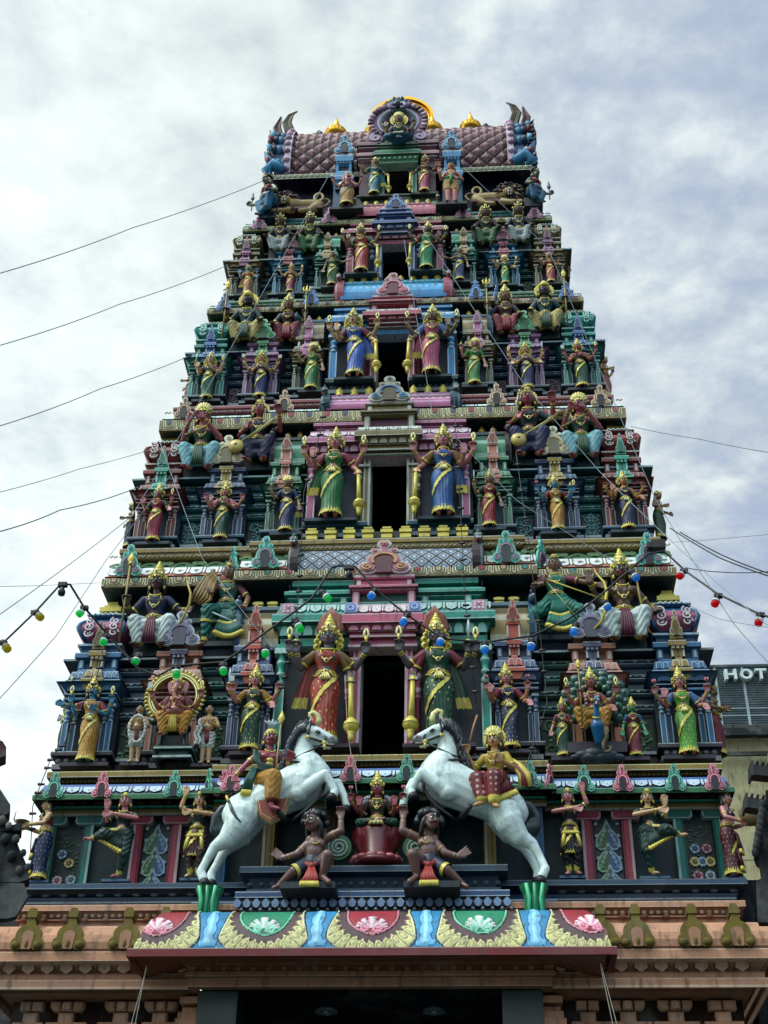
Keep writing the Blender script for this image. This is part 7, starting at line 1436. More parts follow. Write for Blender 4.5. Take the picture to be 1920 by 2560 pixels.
# ------------------------------------------------------------------ archer and the woman with the sword, on the first ledge
def ledge_woman(label, feet, top, base, legs, arms, cloth, skin, hairc=BLACK, fan=None, Y=.84):
 f = Fig('heroine_statue', label, 'statue', feet, top, Y, base, 'hair', skin, 'f', 0, GN, .006)
 f.trunk(); f.head(); f.headgear()
 for l in legs: f.limb(*l)
 hp = [f.arm(*a) for a in arms]
 f.dhoti(cloth, [((-.05, 0, .53+f.dz), .09, (.05, 0, .53+f.dz), .09)]+[(h, .082, k, .07) for h, k, a, t in legs]+[(k, .066, tuple(Vector(k).lerp(Vector(a), .8)), .04) for h, k, a, t in legs], GOLD, .8, zb=-1)
 B = MB(); n = 11; (x0, z0), (xa, xb), zb = fan
 for i in range(n):
  t = i/(n-1); a = f.W((x0+.06*(t-.5), -.10, z0)); b = f.W((xa+(xb-xa)*t, -.14, zb-.05*math.sin(t*PI))); d = b-a
  for q0, q1 in ((.0, .5), (.52, .92)):
   B.tube([a+d*q0, a+d*(q1-.06)], [.016*f.s*(1+q0), .022*f.s*(1+q0)], cloth if i % 2 else S_(cloth, .25), 6, flat=.6); B.tube([a+d*(q1-.06), a+d*(q1+.04)], .024*f.s*(1+q0*.8), GOLD, 6, flat=.6)
 sub(f.t, B, 'pleated_fan')
 for h, k, a, t in legs: A = f.W(a); K = f.W(k); f.gold.tube([A.lerp(K, .05), A.lerp(K, .16)], .036*f.s, GOLD, 9, cap=False); f.gold.tube([A.lerp(K, .62), A.lerp(K, .7)], .062*f.s, GOLD, 9, cap=False)
 f.blouse(cloth); f.belt(False); f.necklace(); f.finish(); return f, hp
LT = H('1d7a6a')
f, hp = ledge_woman('archer woman in teal costume drawing a golden bow on the right ledge', (1398, 1611), (1400, 1396), .93, [((-.05, 0, .45), (-.21, -.08, .29), (-.30, -.02, .07), (-.40, -.08, .03)), ((.05, 0, .45), (.20, -.10, .30), (.22, .02, .06), (.28, -.07, .03))],
 [(1, ((.24, -.03, .735), (.40, -.08, .66), (1, -.1, -.1), .8), None, H('7c3048')), (-1, ((.22, -.02, .69), (.06, -.15, .67), (.9, -.4, .1), .9), None, H('7c3048'))], LT, SKINBR, fan=((.0, .42), (-.10, .17), .10))
bow = px((1484, 1420, 0.68), (1492, 1436, 0.60), (1510, 1455, 0.56), (1517, 1478, 0.53), (1514, 1500, 0.50), (1513, 1530, 0.53), (1503, 1555, 0.58), (1485, 1573, 0.64), (1475, 1582, 0.68))
tube_part(f.t, 'bow', bow, [.006, .013, .018, .02, .024, .02, .018, .013, .006], H('c8b04c')); tube_part(f.t, 'bowstring', [bow[0], hp[1], bow[-1]], .0045, PALEGOLD, 'p', 5); tube_part(f.t, 'arrow', [hp[1], hp[1].lerp(Vector(bow[4]), 1.04)], .009, H('c8b04c'))
f, hp = ledge_woman('woman in teal costume with loose golden veil gripping a sword on the left ledge', (556, 1632), (541, 1418), .95, [((-.05, 0, .46), (-.15, -.16, .38), (-.17, -.08, .07), (-.21, -.15, .03)), ((.05, 0, .46), (.15, -.04, .27), (.20, .0, .06), (.27, -.06, .03))],
 [(-1, ((.20, -.04, .66), (.12, -.17, .64), (.5, -.5, -.3), .9), None, H('7c3048')), (1, ((.21, -.02, .64), (.20, -.12, .50), (-.2, -.5, -.8), .9), None, H('7c3048'))], H('17685e'), SKINBR, fan=((.02, .42), (-.06, .20), .12))
sw = px((515, 1524, 0.58), (560, 1543, 0.56), (606, 1563, 0.58)); tube_part(f.t, 'sword', sw, [.012, .013, .006], H('a8b4b8'), 'p', 6, .5)
mb = MB()
for i in range(6): mb.tube(px((536+i, 1426+3*i, 0.78), (515+4*i, 1440+4*i, 0.68), (490+7*i, 1475+5*i, 0.64), (478+5*i, 1503+2*i, 0.64)), [.02, .03, .028, .008], (H('8a6a34'), H('a4844c'))[i % 2], 6, flat=.6)
sub(f.t, mb, 'veil')
b2 = px((465, 1440, 0.68), (470, 1462, 0.62), (477, 1484, 0.58), (474, 1510, 0.58), (462, 1535, 0.60), (447, 1560, 0.64), (444, 1574, 0.66))
mb = MB('g'); mb.tube(b2, [.006, .014, .018, .02, .016, .013, .005], H('b49a50'), 7)
KG = [o for o in sc.objects if o.get('label', '').startswith('seated king in dark blue coat')][0]
sub(KG, mb, 'bow')
# ------------------------------------------------------------------ elephant headed figures
def elephant_head(f, skin=H('b87c84'), crown=True):
 q = lambda x, y, z: (x, y, .885+(z-.885)*1.14); B = f.body; S = f.s
 f.ell(q(0, -.01, .94), (.066, .062, .068), up=True); f.ell(q(0, -.04, .965), (.045, .035, .035), up=True); f.cap((0, 0, .80), .045, (0, 0, .89), .045, up=True)
 tr = [(0, -.065, .925), (-.01, -.095, .87), (-.02, -.11, .80), (.005, -.135, .735), (.06, -.15, .72), (.09, -.15, .745)]
 for i in range(len(tr)-1): f.cap(tr[i], .036-.0045*i, tr[i+1], .0315-.0045*i, up=True)
 for sx in (-1, 1): f.ell(q(sx*.03, -.05, .91), (.03, .03, .03), up=True)
 E = MB('e')
 for sx in (-1, 1):
  n = 14; pts = [(sx*(.055+.075*a), .02, .935+.075*b) for a, b in ((0, .6), (.3, .95), (.75, .9), (1.05, .45), (1.0, -.1), (.75, -.7), (.45, -1.1), (.2, -.75), (.05, -.2))]
  for dy, cc, k in ((.0, skin, 1.), (-.012, H('d8949c'), .8)):
   c0 = Vector(q(sx*.10, .02, .93)); P = [f.U(tuple(c0+(Vector(q(*p))-c0)*k+Vector((0, dy, 0)))) for p in pts]
   P2 = [p+f.R @ Vector((0, .016*S, 0)) for p in P]; m = len(P); E.add(P+P2, [tuple(range(m))]+[(i, (i+1) % m, m+(i+1) % m, m+i) for i in range(m)], cc)
 sub(f.t, E, 'ears')
 T = MB();
 for sx in (-1, 1): T.tube([f.U(q(sx*.034, -.07, .895)), f.U(q(sx*.05, -.10, .875)), f.U(q(sx*.055, -.12, .88))], [.010*S, .009*S, .003*S], CREAM, 7); T.ell(f.U(q(sx*.04, -.055, .945)), (.011*S, .008*S, .008*S), H('e8e4da'), 8, 5); T.ell(f.U(q(sx*.041, -.062, .945)), (.006*S, .004*S, .006*S), BLACK, 6, 4)
 for k in range(3): T.tube([f.U(q(-.025, -.072, .968+.008*k)), f.U(q(0, -.079, .966+.008*k)), f.U(q(.025, -.072, .968+.008*k))], .003*S, WHITE, 5)
 sub(f.t, T, 'tusks_and_eyes'); f.q = q; f.hc = BLACK
f = Fig('elephant_god_statue', 'elephant headed figure in mustard leg cloth seated inside a big golden ring', 'statue', (434, 1850), (437, 1697), .42, 'sit', 'small', H('a8645c'), 'm', 0, GN, .0065, fat=1.45)
f.trunk(); elephant_head(f); f.headgear(None)
f.arm(-1, 'upw', 'axe', H('7a3840')); f.arm(1, 'upw', 'flame', H('7a3840')); f.arm(-1, 'hold', None, H('7a3840')); f.arm(1, 'hold', None, H('7a3840'))
f.legs_sit(H('b8822c'), GOLD, 1.35, panel=H('b89a34')); f.belt(False); f.necklace(); f.finish()
mb = MB('g'); c0 = at(437, 1744, .54)
ring = lambda r0, r1, n=48: [(r0*math.cos(a), r0*math.sin(a)*1.03) for a in np.linspace(0, 2*PI, n)]+[(r1*math.cos(a), r1*math.sin(a)*1.03) for a in np.linspace(2*PI, 0, n)]
mb.plate(ring(.345, .275), c0, X3, Z3, -.03, .03, H('b89a34'), back=True); mb.plate(ring(.325, .31), c0, X3, Z3, 0, .045, PALEGOLD); mb.plate(ring(.295, .28), c0, X3, Z3, 0, .045, PALEGOLD)
for i in range(40):
 a = 2*PI*i/40
 mb.ell(c0+Vector((.30*math.cos(a), -.03, .31*math.sin(a))), .012, DKOCHRE, 6, 4)
 if math.sin(a) > -.75: mb.tube([c0+Vector((.335*math.cos(a), 0, .345*math.sin(a))), c0+Vector((.375*math.cos(a), -.012, .386*math.sin(a))), c0+Vector((.405*math.cos(a+.05), 0, .417*math.sin(a+.05)))], [.022, .026, .005], GOLD if i % 2 else E_(GOLD, .2), 6)
sub(f.t, mb, 'ring_halo')
mb = MB(); p = at(434, 1905, .5); c = H('14504a')
block(mb, p.x, .24, .36, [(-.04, p.z-.01, S_(c)), (0, p.z, c), (0, p.z+.03, E_(c)), (-.02, p.z+.035, c), (-.06, p.z+.05, S_(c)), (-.06, p.z+.11, c), (0, p.z+.12, c), (0, p.z+.145, E_(c)), (0, p.z+.16, c), (-.25, p.z+.163, c)], .8)
sub(f.t, mb, 'pedestal')
mb = MB()                # the mouse he rides
for a, ra, b, rb in ((px((405, 1822, .5))[0], .09, px((462, 1822, .5))[0], .085), (px((408, 1825, .45))[0], .05, px((398, 1862, .42))[0], .025), (px((462, 1825, .45))[0], .045, px((468, 1862, .42))[0], .025), (px((385, 1805, .5))[0], .05, px((362, 1795, .5))[0], .022)): capsule(mb, a, ra, b, rb)
fuse(mb, 'mouse_mount', f.t, .012, H('16343c'), 'e')
def boy(label, feet, top, sg):
 f = Fig('attendant_statue', label, 'statue', feet, top, .48, 'stand', 'none', H('c49a72'), 'm', 0, GN, .0075, fat=1.12)
 f.trunk(); f.head(); f.cr = 0
 for q in (-1, 1): f.limb((q*.048, 0, .5), (q*.05, -.02, .28), (q*.052, 0, .05), (q*.07, -.07, .02), (.06, .048, .03))
 f.arm(-1, 'hold'); f.arm(1, 'hold')
 f.dhoti(H('b8b8b0'), [((-.05, 0, .5), .085, (.05, 0, .5), .085), ((-.05, 0, .5), .08, (-.055, -.02, .31), .07), ((.05, 0, .5), .08, (.055, -.02, .31), .07)], H('8a1c30'), 1.)
 B = MB(); B.tube([f.U((.09*math.cos(t), .075*math.sin(t), .565)) for t in np.linspace(0, 2*PI, 17)], .028*f.s, H('7c1a2c'), 8, cap=False); B.tube([f.U((.0, -.09, .55)), f.U((.01, -.11, .42)), f.U((.015, -.10, .33))], [.03*f.s, .035*f.s, .03*f.s], H('7c1a2c'), 8, flat=.5); sub(f.t, B, 'waist_sash')
 G = MB(); n = 46       # flower garland
 for i in range(n):
  t = 2*PI*i/n
  p = (-.0+.13*math.sin(t)+.03, -.175-.02*math.cos(t), .52+.22*math.cos(t)) if sg < 0 else ((-.16 if i % 2 else -.10)+.02*math.sin(t*2)+(.06 if i > n*.7 else 0), -.15, .30+.40*i/n)
  G.ell(f.U(p), .024*f.s*(1+.25*(i % 2)), (H('c9c0b8'), H('d8d0cc'), H('b8a8a4'))[i % 3], 7, 5)
 sub(f.t, G, 'flower_garland'); f.necklace(False); plinth(f, .34, .04, PURPLE); f.finish()
boy('bare chested boy carrying a looped white garland left of the golden ring', (334.5, 1908), (345, 1768), -1)
boy('bare chested boy with a hanging white garland right of the golden ring', (512, 1911), (521, 1768), 1)
# peacock rider
f = Fig('peacock_rider_statue', 'figure with golden spear riding a blue peacock before its spread green tail', 'statue', (1485, 1838), (1488, 1674), .40, 'sit', 'kirita', H('a8605a'), 'm', 0, GN, .0065)
f.trunk(); f.head(); [f.arm(*a) for a in ((-1, 'upw', 'flame'), (1, 'upw', 'flame'), (-1, ((.19, .0, .66), (.15, -.15, .70), (0, -.3, .9), .8), 'spear'), (1, 'var'))]; f.headgear(); f.legs_sit(H('b07c22'), GOLD, 1.45); f.belt(False); f.necklace(); f.blouse(H('7a343c'))
mb = MB()
for q in (-1, 1):
 for i in range(12): t = i/11; mb.ell(f.U((q*(.085-.02*t), -.02-.06*math.sin(t*PI), .80-.24*t)), .020*f.s, H('c8b0a4') if i % 2 else H('8a2c38'), 6, 5)
sub(f.t, mb, 'flower_garland'); f.finish()
c0 = at(1489, 1752, .56); mb = MB('e'); c = H('0f4436')
mb.plate(circ(0, 0, .36, 30), c0, X3, Z3, -.04, -.01, S_(c))
for r, n, w in ((.37, 15, .078), (.28, 13, .07), (.19, 10, .06)):
 for i in range(n):
  a = -.75+(PI+1.5)*i/(n-1); p = c0+Vector((r*math.cos(a), -.02-(.37-r)*.25, r*math.sin(a)))
  mb.ell(p, (w, .035, w), mixc(c, TEAL, .3*(i % 2)), 10, 6); mb.ell(p+Vector((0, -.03, 0)), (w*.42, .014, w*.42), H('3a6c58'), 8, 5); mb.ell(p+Vector((0, -.04, 0)), (w*.2, .01, w*.2), H('14283c'), 6, 4)
  mb.tube([c0+Vector((.1*math.cos(a), -.03, .1*math.sin(a))), p], .006, H('5a7a58'), 5)
sub(f.t, mb, 'peacock_tail')
mb = MB(); P_ = lambda x, y, Y: at(x, y, Y)
for a, ra, b, rb in ((P_(1493, 1815, .20), .085, P_(1498, 1850, .26), .06), (P_(1493, 1812, .20), .06, P_(1491, 1785, .14), .042), (P_(1491, 1785, .14), .042, P_(1491, 1765, .10), .034), (P_(1491, 1762, .09), .036, P_(1491, 1756, .05), .028), (P_(1498, 1840, .3), .06, P_(1505, 1870, .35), .02)): capsule(mb, a, ra, b, rb)
fuse(mb, 'peacock', f.t, .010, H('1c6a94'), 'e')
mb = MB('g'); mb.tube([P_(1491, 1757, .03), P_(1491, 1760, -.03)], [.014, .003], GOLD, 6); [mb.tube([P_(1491, 1752, .08), P_(1491+q*4, 1740, .08)], [.005, .008], H('3c9ab8'), 5) for q in (-1, 0, 1)]; mb.tube([P_(1481, 1793, .14), P_(1491, 1795, .10), P_(1501, 1793, .14)], .010, GOLD, 6); sub(f.t, mb, 'peacock_crest')
mb = MB(); c = H('2c3a42')
for i, (x, y, r) in enumerate(((1460, 1888, .08), (1490, 1885, .11), (1520, 1888, .09), (1475, 1894, .09), (1508, 1894, .10), (1545, 1893, .06), (1440, 1893, .05))): mb.ell(at(x, y, .42), (r*1.5, r*.9, r*.7), mixc(c, GREY, .12*(i % 3)), 10, 6)
mb.tube([P_(1512, 1880, .22), P_(1508, 1860, .22), P_(1516, 1842, .22), P_(1513, 1828, .20)], [.02, .024, .03, .035], H('7a6a4c'), 8); mb.tube([P_(1512, 1880, .22), P_(1524, 1878, .22), P_(1528, 1868, .25), P_(1518, 1866, .26)], .022, H('6a5c44'), 8); mb.ell(P_(1514, 1826, .2), (.045, .02, .05), H('8a7a54'), 10, 6)
sub(f.t, mb, 'rock_and_cobra')
mb = MB()
for x in (1449, 1547): p = at(x, 1850, .5); mb.box(p.x-.04, p.x+.04, .5, .7, p.z-.22, p.z+.17, H('a0664a'), E_(H('a0664a')))
p = at(1490, 1862, .55); mb.box(p.x-.36, p.x+.36, .42, .8, p.z-.16, p.z-.02, PURPLE, E_(PURPLE)); sub(f.t, mb, 'pedestal')
for lab, fe, to, sk, sa, sl in (('small consort statue in green sari left of the peacock', (1411, 1893), (1409.7, 1742), SKINP, H('0d4a38'), H('7a2c3c')), ('small green skinned consort statue in crimson sari right of the peacock', (1591, 1893), (1576.6, 1742), SKING, H('7c1428'), H('2c5a7c'))):
 stand(lab, fe, to, .50, sk, sa, sl, [(-1, 'down' if sa[0] > .1 else 'down'), (1, 'hold' if sa[0] < .1 else 'down')], vx=.0075, pl=(.32, .05, PURPLE), halo=.07)
# ------------------------------------------------------------------ rearing white horses with riders, crouching bearers below
HB_ = -.30
def lh(u, v, dy=0.): return at(480+u*.2893, 1900+v*.2893, HB_+dy)
def horse(sg):
 M = (lambda p: Vector((-sg*p.x, p.y, p.z))) if sg > 0 else (lambda p: p)
 g = lambda u, v, dy=0.: M(lh(u, v, dy)); t = thing('horse_statue', 'rearing white horse statue with black harness, the %s of the pair above the canopy' % ('left one' if sg < 0 else 'right one'), 'horse statue', g(110, 1100, .0), 'rearing horses over the gateway')
 mb = MB(); C = lambda a, ra, b, rb: capsule(mb, g(*a), ra*1.07, g(*b), rb*1.07, 14)
 # barrel, chest, croup
 C((430, 440, .05), .19, (560, 395, .03), .205); C((560, 395, .03), .205, (740, 310, 0), .225); C((740, 310), .225, (920, 225), .245); C((920, 225), .245, (1040, 160), .225); C((1000, 80), .20, (1060, 160), .20); C((400, 470, .05), .18, (470, 520, .05), .17)
 # neck
 N_ = lambda a, ra, b, rb: capsule(mb, g(*a), ra, g(*b), rb, 14)
 N_((985, 110, .02), .20, (962, -40, .02), .145); N_((962, -40, .02), .145, (965, -150, 0), .105); N_((965, -150, 0), .105, (985, -215, -.01), .095)
 # head
 N_((1003, -245, -.02), .092, (1075, -228, -.03), .085); N_((1075, -232, -.03), .076, (1180, -192, -.05), .054); N_((1180, -192, -.05), .054, (1232, -168, -.06), .046); N_((1000, -185, -.02), .080, (1090, -168, -.03), .058); N_((1090, -165, -.03), .050, (1185, -112, -.05), .030); N_((1210, -150, -.055), .040, (1190, -150, -.05), .04)
 for q in (-1, 1): N_((1020, -305, -.02+.05*q), .032, (1030, -372, -.03+.06*q), .008)
 for q in (-1, 1): N_((1088, -250, -.03+.065*q), .022, (1100, -236, -.03+.07*q), .016)
 # shoulder and forelegs: near one folded at the knee, far one reaching
 C((950, 200, -.12), .15, (925, 290, -.16), .105); C((925, 285, -.16), .095, (1030, 215, -.20), .080); C((1030, 215, -.20), .078, (1150, 125, -.24), .058); C((1150, 125, -.24), .056, (1195, 190, -.24), .044); C((1195, 190, -.24), .042, (1235, 265, -.24), .042); C((1235, 265, -.24), .042, (1225, 300, -.25), .048)
 C((1040, 220, .12), .14, (1130, 240, .12), .085); C((1130, 240, .12), .08, (1260, 205, .10), .056); C((1260, 205, .10), .052, (1320, 320, .08), .040); C((1320, 320, .08), .040, (1335, 395, .08), .044)
 # hind legs
 C((430, 500, -.10), .185, (400, 570, -.14), .15); C((400, 560, -.14), .155, (310, 680, -.14), .105); C((310, 680, -.14), .10, (195, 755, -.12), .060); C((195, 755, -.12), .058, (130, 860, -.12), .044); C((130, 860, -.12), .043, (75, 965, -.14), .044); C((75, 965, -.14), .046, (100, 1030, -.16), .050)
 C((500, 520, .14), .165, (430, 650, .16), .12); C((430, 650, .16), .11, (285, 780, .14), .062); C((285, 780, .14), .058, (215, 900, .12), .043); C((215, 900, .12), .042, (165, 990, .10), .045); C((165, 990, .10), .046, (165, 1040, .08), .048)
 # muscle swell
 C((360, 520, -.17), .10, (420, 470, -.17), .09); C((1000, 150, -.17), .10, (1010, 60, -.14), .10)
 xs_ = None
 Pm = np.array(g(1228, -155, -.06))
 def post(co, no, c):
  d = np.linalg.norm(co-Pm[None], axis=1); m = d < .075; c[m] = mixc(H('c9d2d2'), H('6a5a60'), .7); return co, c
 fuse(mb, 'body', t, .0105, H('e0e4e0'), 'h', 7, post)
 K = MB('k')
 def hoof(a, b, r): A, B = g(*a), g(*b); K.tube([A, A.lerp(B, .4), B], [r, r*1.25, r*1.35], H('10161a'), 12)
 hoof((1222, 300, -.25), (1195, 350, -.27), .046); hoof((1335, 400, .08), (1325, 455, .07), .044); hoof((100, 1035, -.16), (115, 1095, -.18), .048); hoof((165, 1045, .08), (170, 1095, .07), .046)
 sub(t, K, 'hooves')
 Mn = MB('e'); c = H('1c2c36')
 crest = [(1030, -312, -.03), (985, -300, -.03), (935, -240, -.02), (898, -165, -.02), (862, -75, -.02), (838, 10, -.01), (815, 100, .02)]
 for i in range(46):
  s_ = i/45*(len(crest)-1.001); j = int(s_); w = s_-j; a = [crest[j][k]*(1-w)+crest[j+1][k]*w for k in range(3)]
  for q in (-1, 0, 1):
   jx = RNG.uniform(-12, 12); p0 = g(a[0]+20, a[1]+10, a[2]+.035*q); p1 = g(a[0]-38+jx, a[1]-14+jx, a[2]+.05*q); p2 = g(a[0]-62+jx, a[1]+26, a[2]-.03+.06*q); p3 = g(a[0]-42+jx, a[1]+72, a[2]-.04+.05*q)
   Mn.tube([p0, p1, p2, p3], [.022, .030, .024, .003], (c, S_(c, .4), mixc(c, GREY, .18))[(i+q) % 3], 5)
 for i in range(8): p = (1020+8*i, -300+7*i, -.06+.012*i); Mn.tube([g(*p), g(p[0]+14, p[1]-14, p[2]-.02), g(p[0]+42, p[1]+8, p[2]-.03)], [.015, .016, .003], c if i % 2 else S_(c, .4), 5)
 sub(t, Mn, 'mane')
 Tl = MB('e'); c = H('143238')
 for i in range(9):
  o = (i-4)*9; Tl.tube([g(345, 400, .08), g(275+o*.5, 420, .10), g(235+o, 500, .10+.01*i), g(225+o*1.3, 600, .10), g(235+o*1.2, 690, .1)], [.035, .045, .045, .038, .008], (c, S_(c, .3), mixc(c, TEAL, .2))[i % 3], 7)
 sub(t, Tl, 'tail')
 Hn = MB('k'); bk = H('12181e')
 def strap(pts, w=.017): Hn.tube([g(*p) for p in pts], w, bk, 7, flat=.55)
 strap([(820, 25, -.10), (870, 15, -.17), (940, 18, -.19), (1010, 35, -.18), (1090, 80, -.13), (1115, 110, -.03)], .016)
 strap([(830, 0, -.1), (890, -20, -.15), (960, -55, -.16), (1050, -95, -.12), (1143, -145, -.10)], .012)
 strap([(715, 400, -.27), (745, 450, -.26), (785, 500, -.22), (835, 548, -.12)], .036)
 strap([(835, 545, -.12), (900, 495, -.17), (1000, 420, -.20), (1080, 340, -.19), (1130, 260, -.17), (1150, 180, -.14)], .021)
 strap([(1003, -200, -.115), (1060, -180, -.115), (1110, -162, -.105), (1143, -150, -.10)], .017); strap([(1143, -218, -.09), (1160, -185, -.105), (1143, -150, -.10)], .015); strap([(1030, -315, -.09), (1008, -255, -.125), (1003, -200, -.115)], .014)
 sub(t, Hn, 'harness')
 G = MB('g'); G.ell(g(1143, -150, -.12), (.028, .018, .028), GOLD, 10, 6); G.ell(g(1003, -200, -.135), (.026, .016, .026), GOLD, 8, 5); G.tube([g(1143, -142, -.12), g(1148, -95, -.12)], [.013, .020], GOLD, 7)
 G.tube([g(1085, -305, -.07), g(1100, -345, -.07), g(1088, -385, -.07), g(1050, -412, -.07), g(1018, -400, -.07), g(1016, -375, -.07), g(1042, -372, -.07)], [.034, .036, .034, .032, .026, .02, .014], E_(GOLD, .25), 8, flat=.5); sub(t, G, 'bridle_ornament')
 Ey = MB('k'); Ey.ell(g(1090, -238, -.122), (.026, .012, .018), BLACK, 10, 6); Ey.tube([g(1062, -246, -.118), g(1088, -256, -.122), g(1112, -240, -.118)], .007, H('3a4a50'), 5); Ey.ell(g(1218, -190, -.105), (.013, .010, .011), H('7a4a50'), 8, 5); Ey.tube([g(1150, -128, -.095), g(1195, -128, -.10), g(1232, -138, -.10)], [.010, .020, .012], H('6a2a32'), 7)
 for k in range(4): Ey.ell(g(1185+12*k, -136, -.115), .007, H('d8cfc0'), 6, 4)
 for q in (-1, 1): Ey.tube([g(1024, -325, -.05+.06*q), g(1029, -360, -.05+.065*q)], [.018, .004], H('b0707a'), 6)
 sub(t, Ey, 'eyes_and_mouth')
 return t, g
tL, gL = horse(-1); tR, gR = horse(1)
# left rider
f = Fig('rider_statue', 'moustached rider in green scarf and mustard leg cloth on the left horse', 'statue', (662, 2056), (668, 1797), -.34, .86, 'plume', SKINR, 'm', .25, GN, .006)
f.trunk(); f.head(moust=True); f.headgear()
f.limb((-.03, -.03, .38), (.03, -.20, .34), (.03, -.20, .08), (.11, -.26, .04)); f.cap((.05, .03, .38), .055, (.08, .14, .30), .045); f.cap((.08, .14, .30), .04, (.08, .16, .08), .03)
f.arm(1, ((.17, -.03, .64), (.165, -.13, .70), (.3, -.4, .6), .9)); f.arm(-1, ((.215, .0, .66), (.30, -.03, .54), (-.1, -.2, -1), .8))
f.dhoti(H('b07c2a'), [((-.05, 0, .40), .09, (.05, 0, .40), .085), ((-.03, -.03, .39), .088, (.03, -.20, .345), .082), ((.03, -.20, .345), .080, (.03, -.20, .16), .070)], H('8a3424'), .25, zb=.13)
mb = MB();
pts = [(-.16, .20), (.16, .22), (.20, 0), (.14, -.22), (0, -.30), (-.13, -.22), (-.19, 0)]
O = at(682, 1998, HB_-.15); mb.plate(pts, O, X3, (0, .12, 1), -.05, .03, H('9c3424'), PALEGOLD); mb.plate([(a*.9, b*.9) for a, b in pts], O, X3, (0, .12, 1), 0, .036, H('d8b870')); mb.plate([(a*.86, b*.86) for a, b in pts], O, X3, (0, .12, 1), 0, .04, H('8a3020')); sub(f.t, mb, 'saddle_cloth')
mb = MB(); gr = H('14564a')
for i in range(5): mb.tube([f.U((-.11-.008*i, -.0-.01*i, .80)), f.U((-.10-.01*i, -.07, .70)), f.U((-.08, -.085, .60+.012*i)), f.U((.02, -.095, .575+.012*i)), f.U((.09, -.05, .58+.01*i))], [.018*f.s, .022*f.s, .022*f.s, .02*f.s, .016*f.s], gr if i % 2 else S_(gr, .2), 7)
for i in range(4): mb.tube([f.U((-.11-.012*i, -.05, .62)), f.U((-.15-.014*i, -.07, .50)), f.U((-.16-.018*i, -.07, .40))], [.018*f.s, .022*f.s, .02*f.s], gr, 7); mb.tube([f.U((-.16-.018*i, -.07, .40)), f.U((-.162-.02*i, -.07, .35))], .022*f.s, GOLD, 7)
sub(f.t, mb, 'scarf'); f.belt(False); f.necklace(False)
for k in range(3): f.gold.ell(f.U((0, -.085+.004*k, .70-.035*k)), (.034*f.s, .012*f.s, .022*f.s), GOLD, 10, 6, rot=f.R)
f.finish()
mb = MB('g'); s0, s1 = at(687, 1955, -.62), at(702, 1812, -.58); mb.tube([s0, s1], .011, H('9a8a60'), 7); d = (s1-s0).normalized(); mb.tube([s1, s1+d*.04, s1+d*.08, s1+d*.19], [.016, .022, .045, .003], GOLD, 8, flat=.5); sub(f.t, mb, 'spear')
mb = MB('e'); mb.tube([at(566, 1990, -.55), at(571, 2004, -.58)], .016, GOLD, 7, mat='g'); mb.tube(px((571, 2000, -.58), (580, 2025, -.6), (592, 2045, -.6), (603, 2056, -.6)), [.016, .02, .016, .004], H('39434a'), 6, flat=.4); sub(f.t, mb, 'curved_sword')
# right rider
f = Fig('rider_statue', 'woman rider in gold bodice and red spotted trousers on the right horse', 'statue', (1243, 2050), (1232, 1812), -.34, .84, 'fan', H('c8966a'), 'f', -.25, GN, .006)
f.trunk(); f.head(); f.headgear(.10)
L = [((-.04, -.05, .37), (-.13, -.19, .33), (-.075, -.22, .10), (-.15, -.27, .06)), ((.04, -.05, .37), (.03, -.21, .33), (.03, -.23, .06), (.08, -.29, .02))]
for l in L: f.limb(*l)
f.arm(-1, ((.20, .0, .68), (.25, -.10, .80), (-.1, -.2, 1), .9), None, H('b89a34')); f.arm(1, ((.18, -.02, .64), (.10, -.17, .66), (-.6, -.6, .3), .7), None, H('b89a34'))
RP = H('7c1a22'); Rd = np.random.default_rng(3); dots = None
def dotpost(root, S):
 def post(co, no, c):
  u = (co-np.array(root))/S/.058; a = u-np.round(u); m = (a**2).sum(1) < .07; c[m] = (.62, .42, .38); lo = co[:, 2] < root.z+.13*S; c[lo] = GOLD; return co, c
 return post
mb = MB()
for a, ra, b, rb in [((-.05, 0, .39), .09, (.05, 0, .39), .09)]+[(h, .085, k, .082) for h, k, a, t in L]+[(k, .08, tuple(Vector(k).lerp(Vector(a), .85)), .055) for h, k, a, t in L]: f.cap(a, ra, b, rb, mb)
fuse(mb, 'trousers', f.t, f.vx, RP, 'p', 4, dotpost(f.root, f.s))
mb = MB('g')
for i in range(9): a = f.W((.06+.005*i, -.12, .36)); b = f.W((-.02+.03*i, -.20+.012*i, .10+.016*abs(i-3))); mb.tube([a, a.lerp(b, .75)], [.018*f.s, .024*f.s], RP if i % 2 else S_(RP), 6, flat=.5, mat='p'); mb.tube([a.lerp(b, .75), b], .026*f.s, GOLD, 6, flat=.5)
sub(f.t, mb, 'pleated_fan')
mb = MB();
for i in range(5): mb.tube([f.U((.13, .02, .76)), f.U((.19+.012*i, -.01, .66)), f.U((.25+.014*i, -.03, .56)), f.U((.24+.022*i, -.04, .44))], [.02*f.s, .032*f.s, .034*f.s, .02*f.s], GOLD if i in (0, 4) else H('8a3c2c'), 6, flat=.5, mat='g' if i in (0, 4) else 'p')
sub(f.t, mb, 'shawl'); f.blouse(H('a8862c')); f.belt(False); f.necklace(); f.finish()
tube_part(f.t, 'riding_stick', px((1175, 1852, -.60), (1184, 1815, -.58), (1193, 1788, -.56)), .012, H('b07c5a'), 'p')
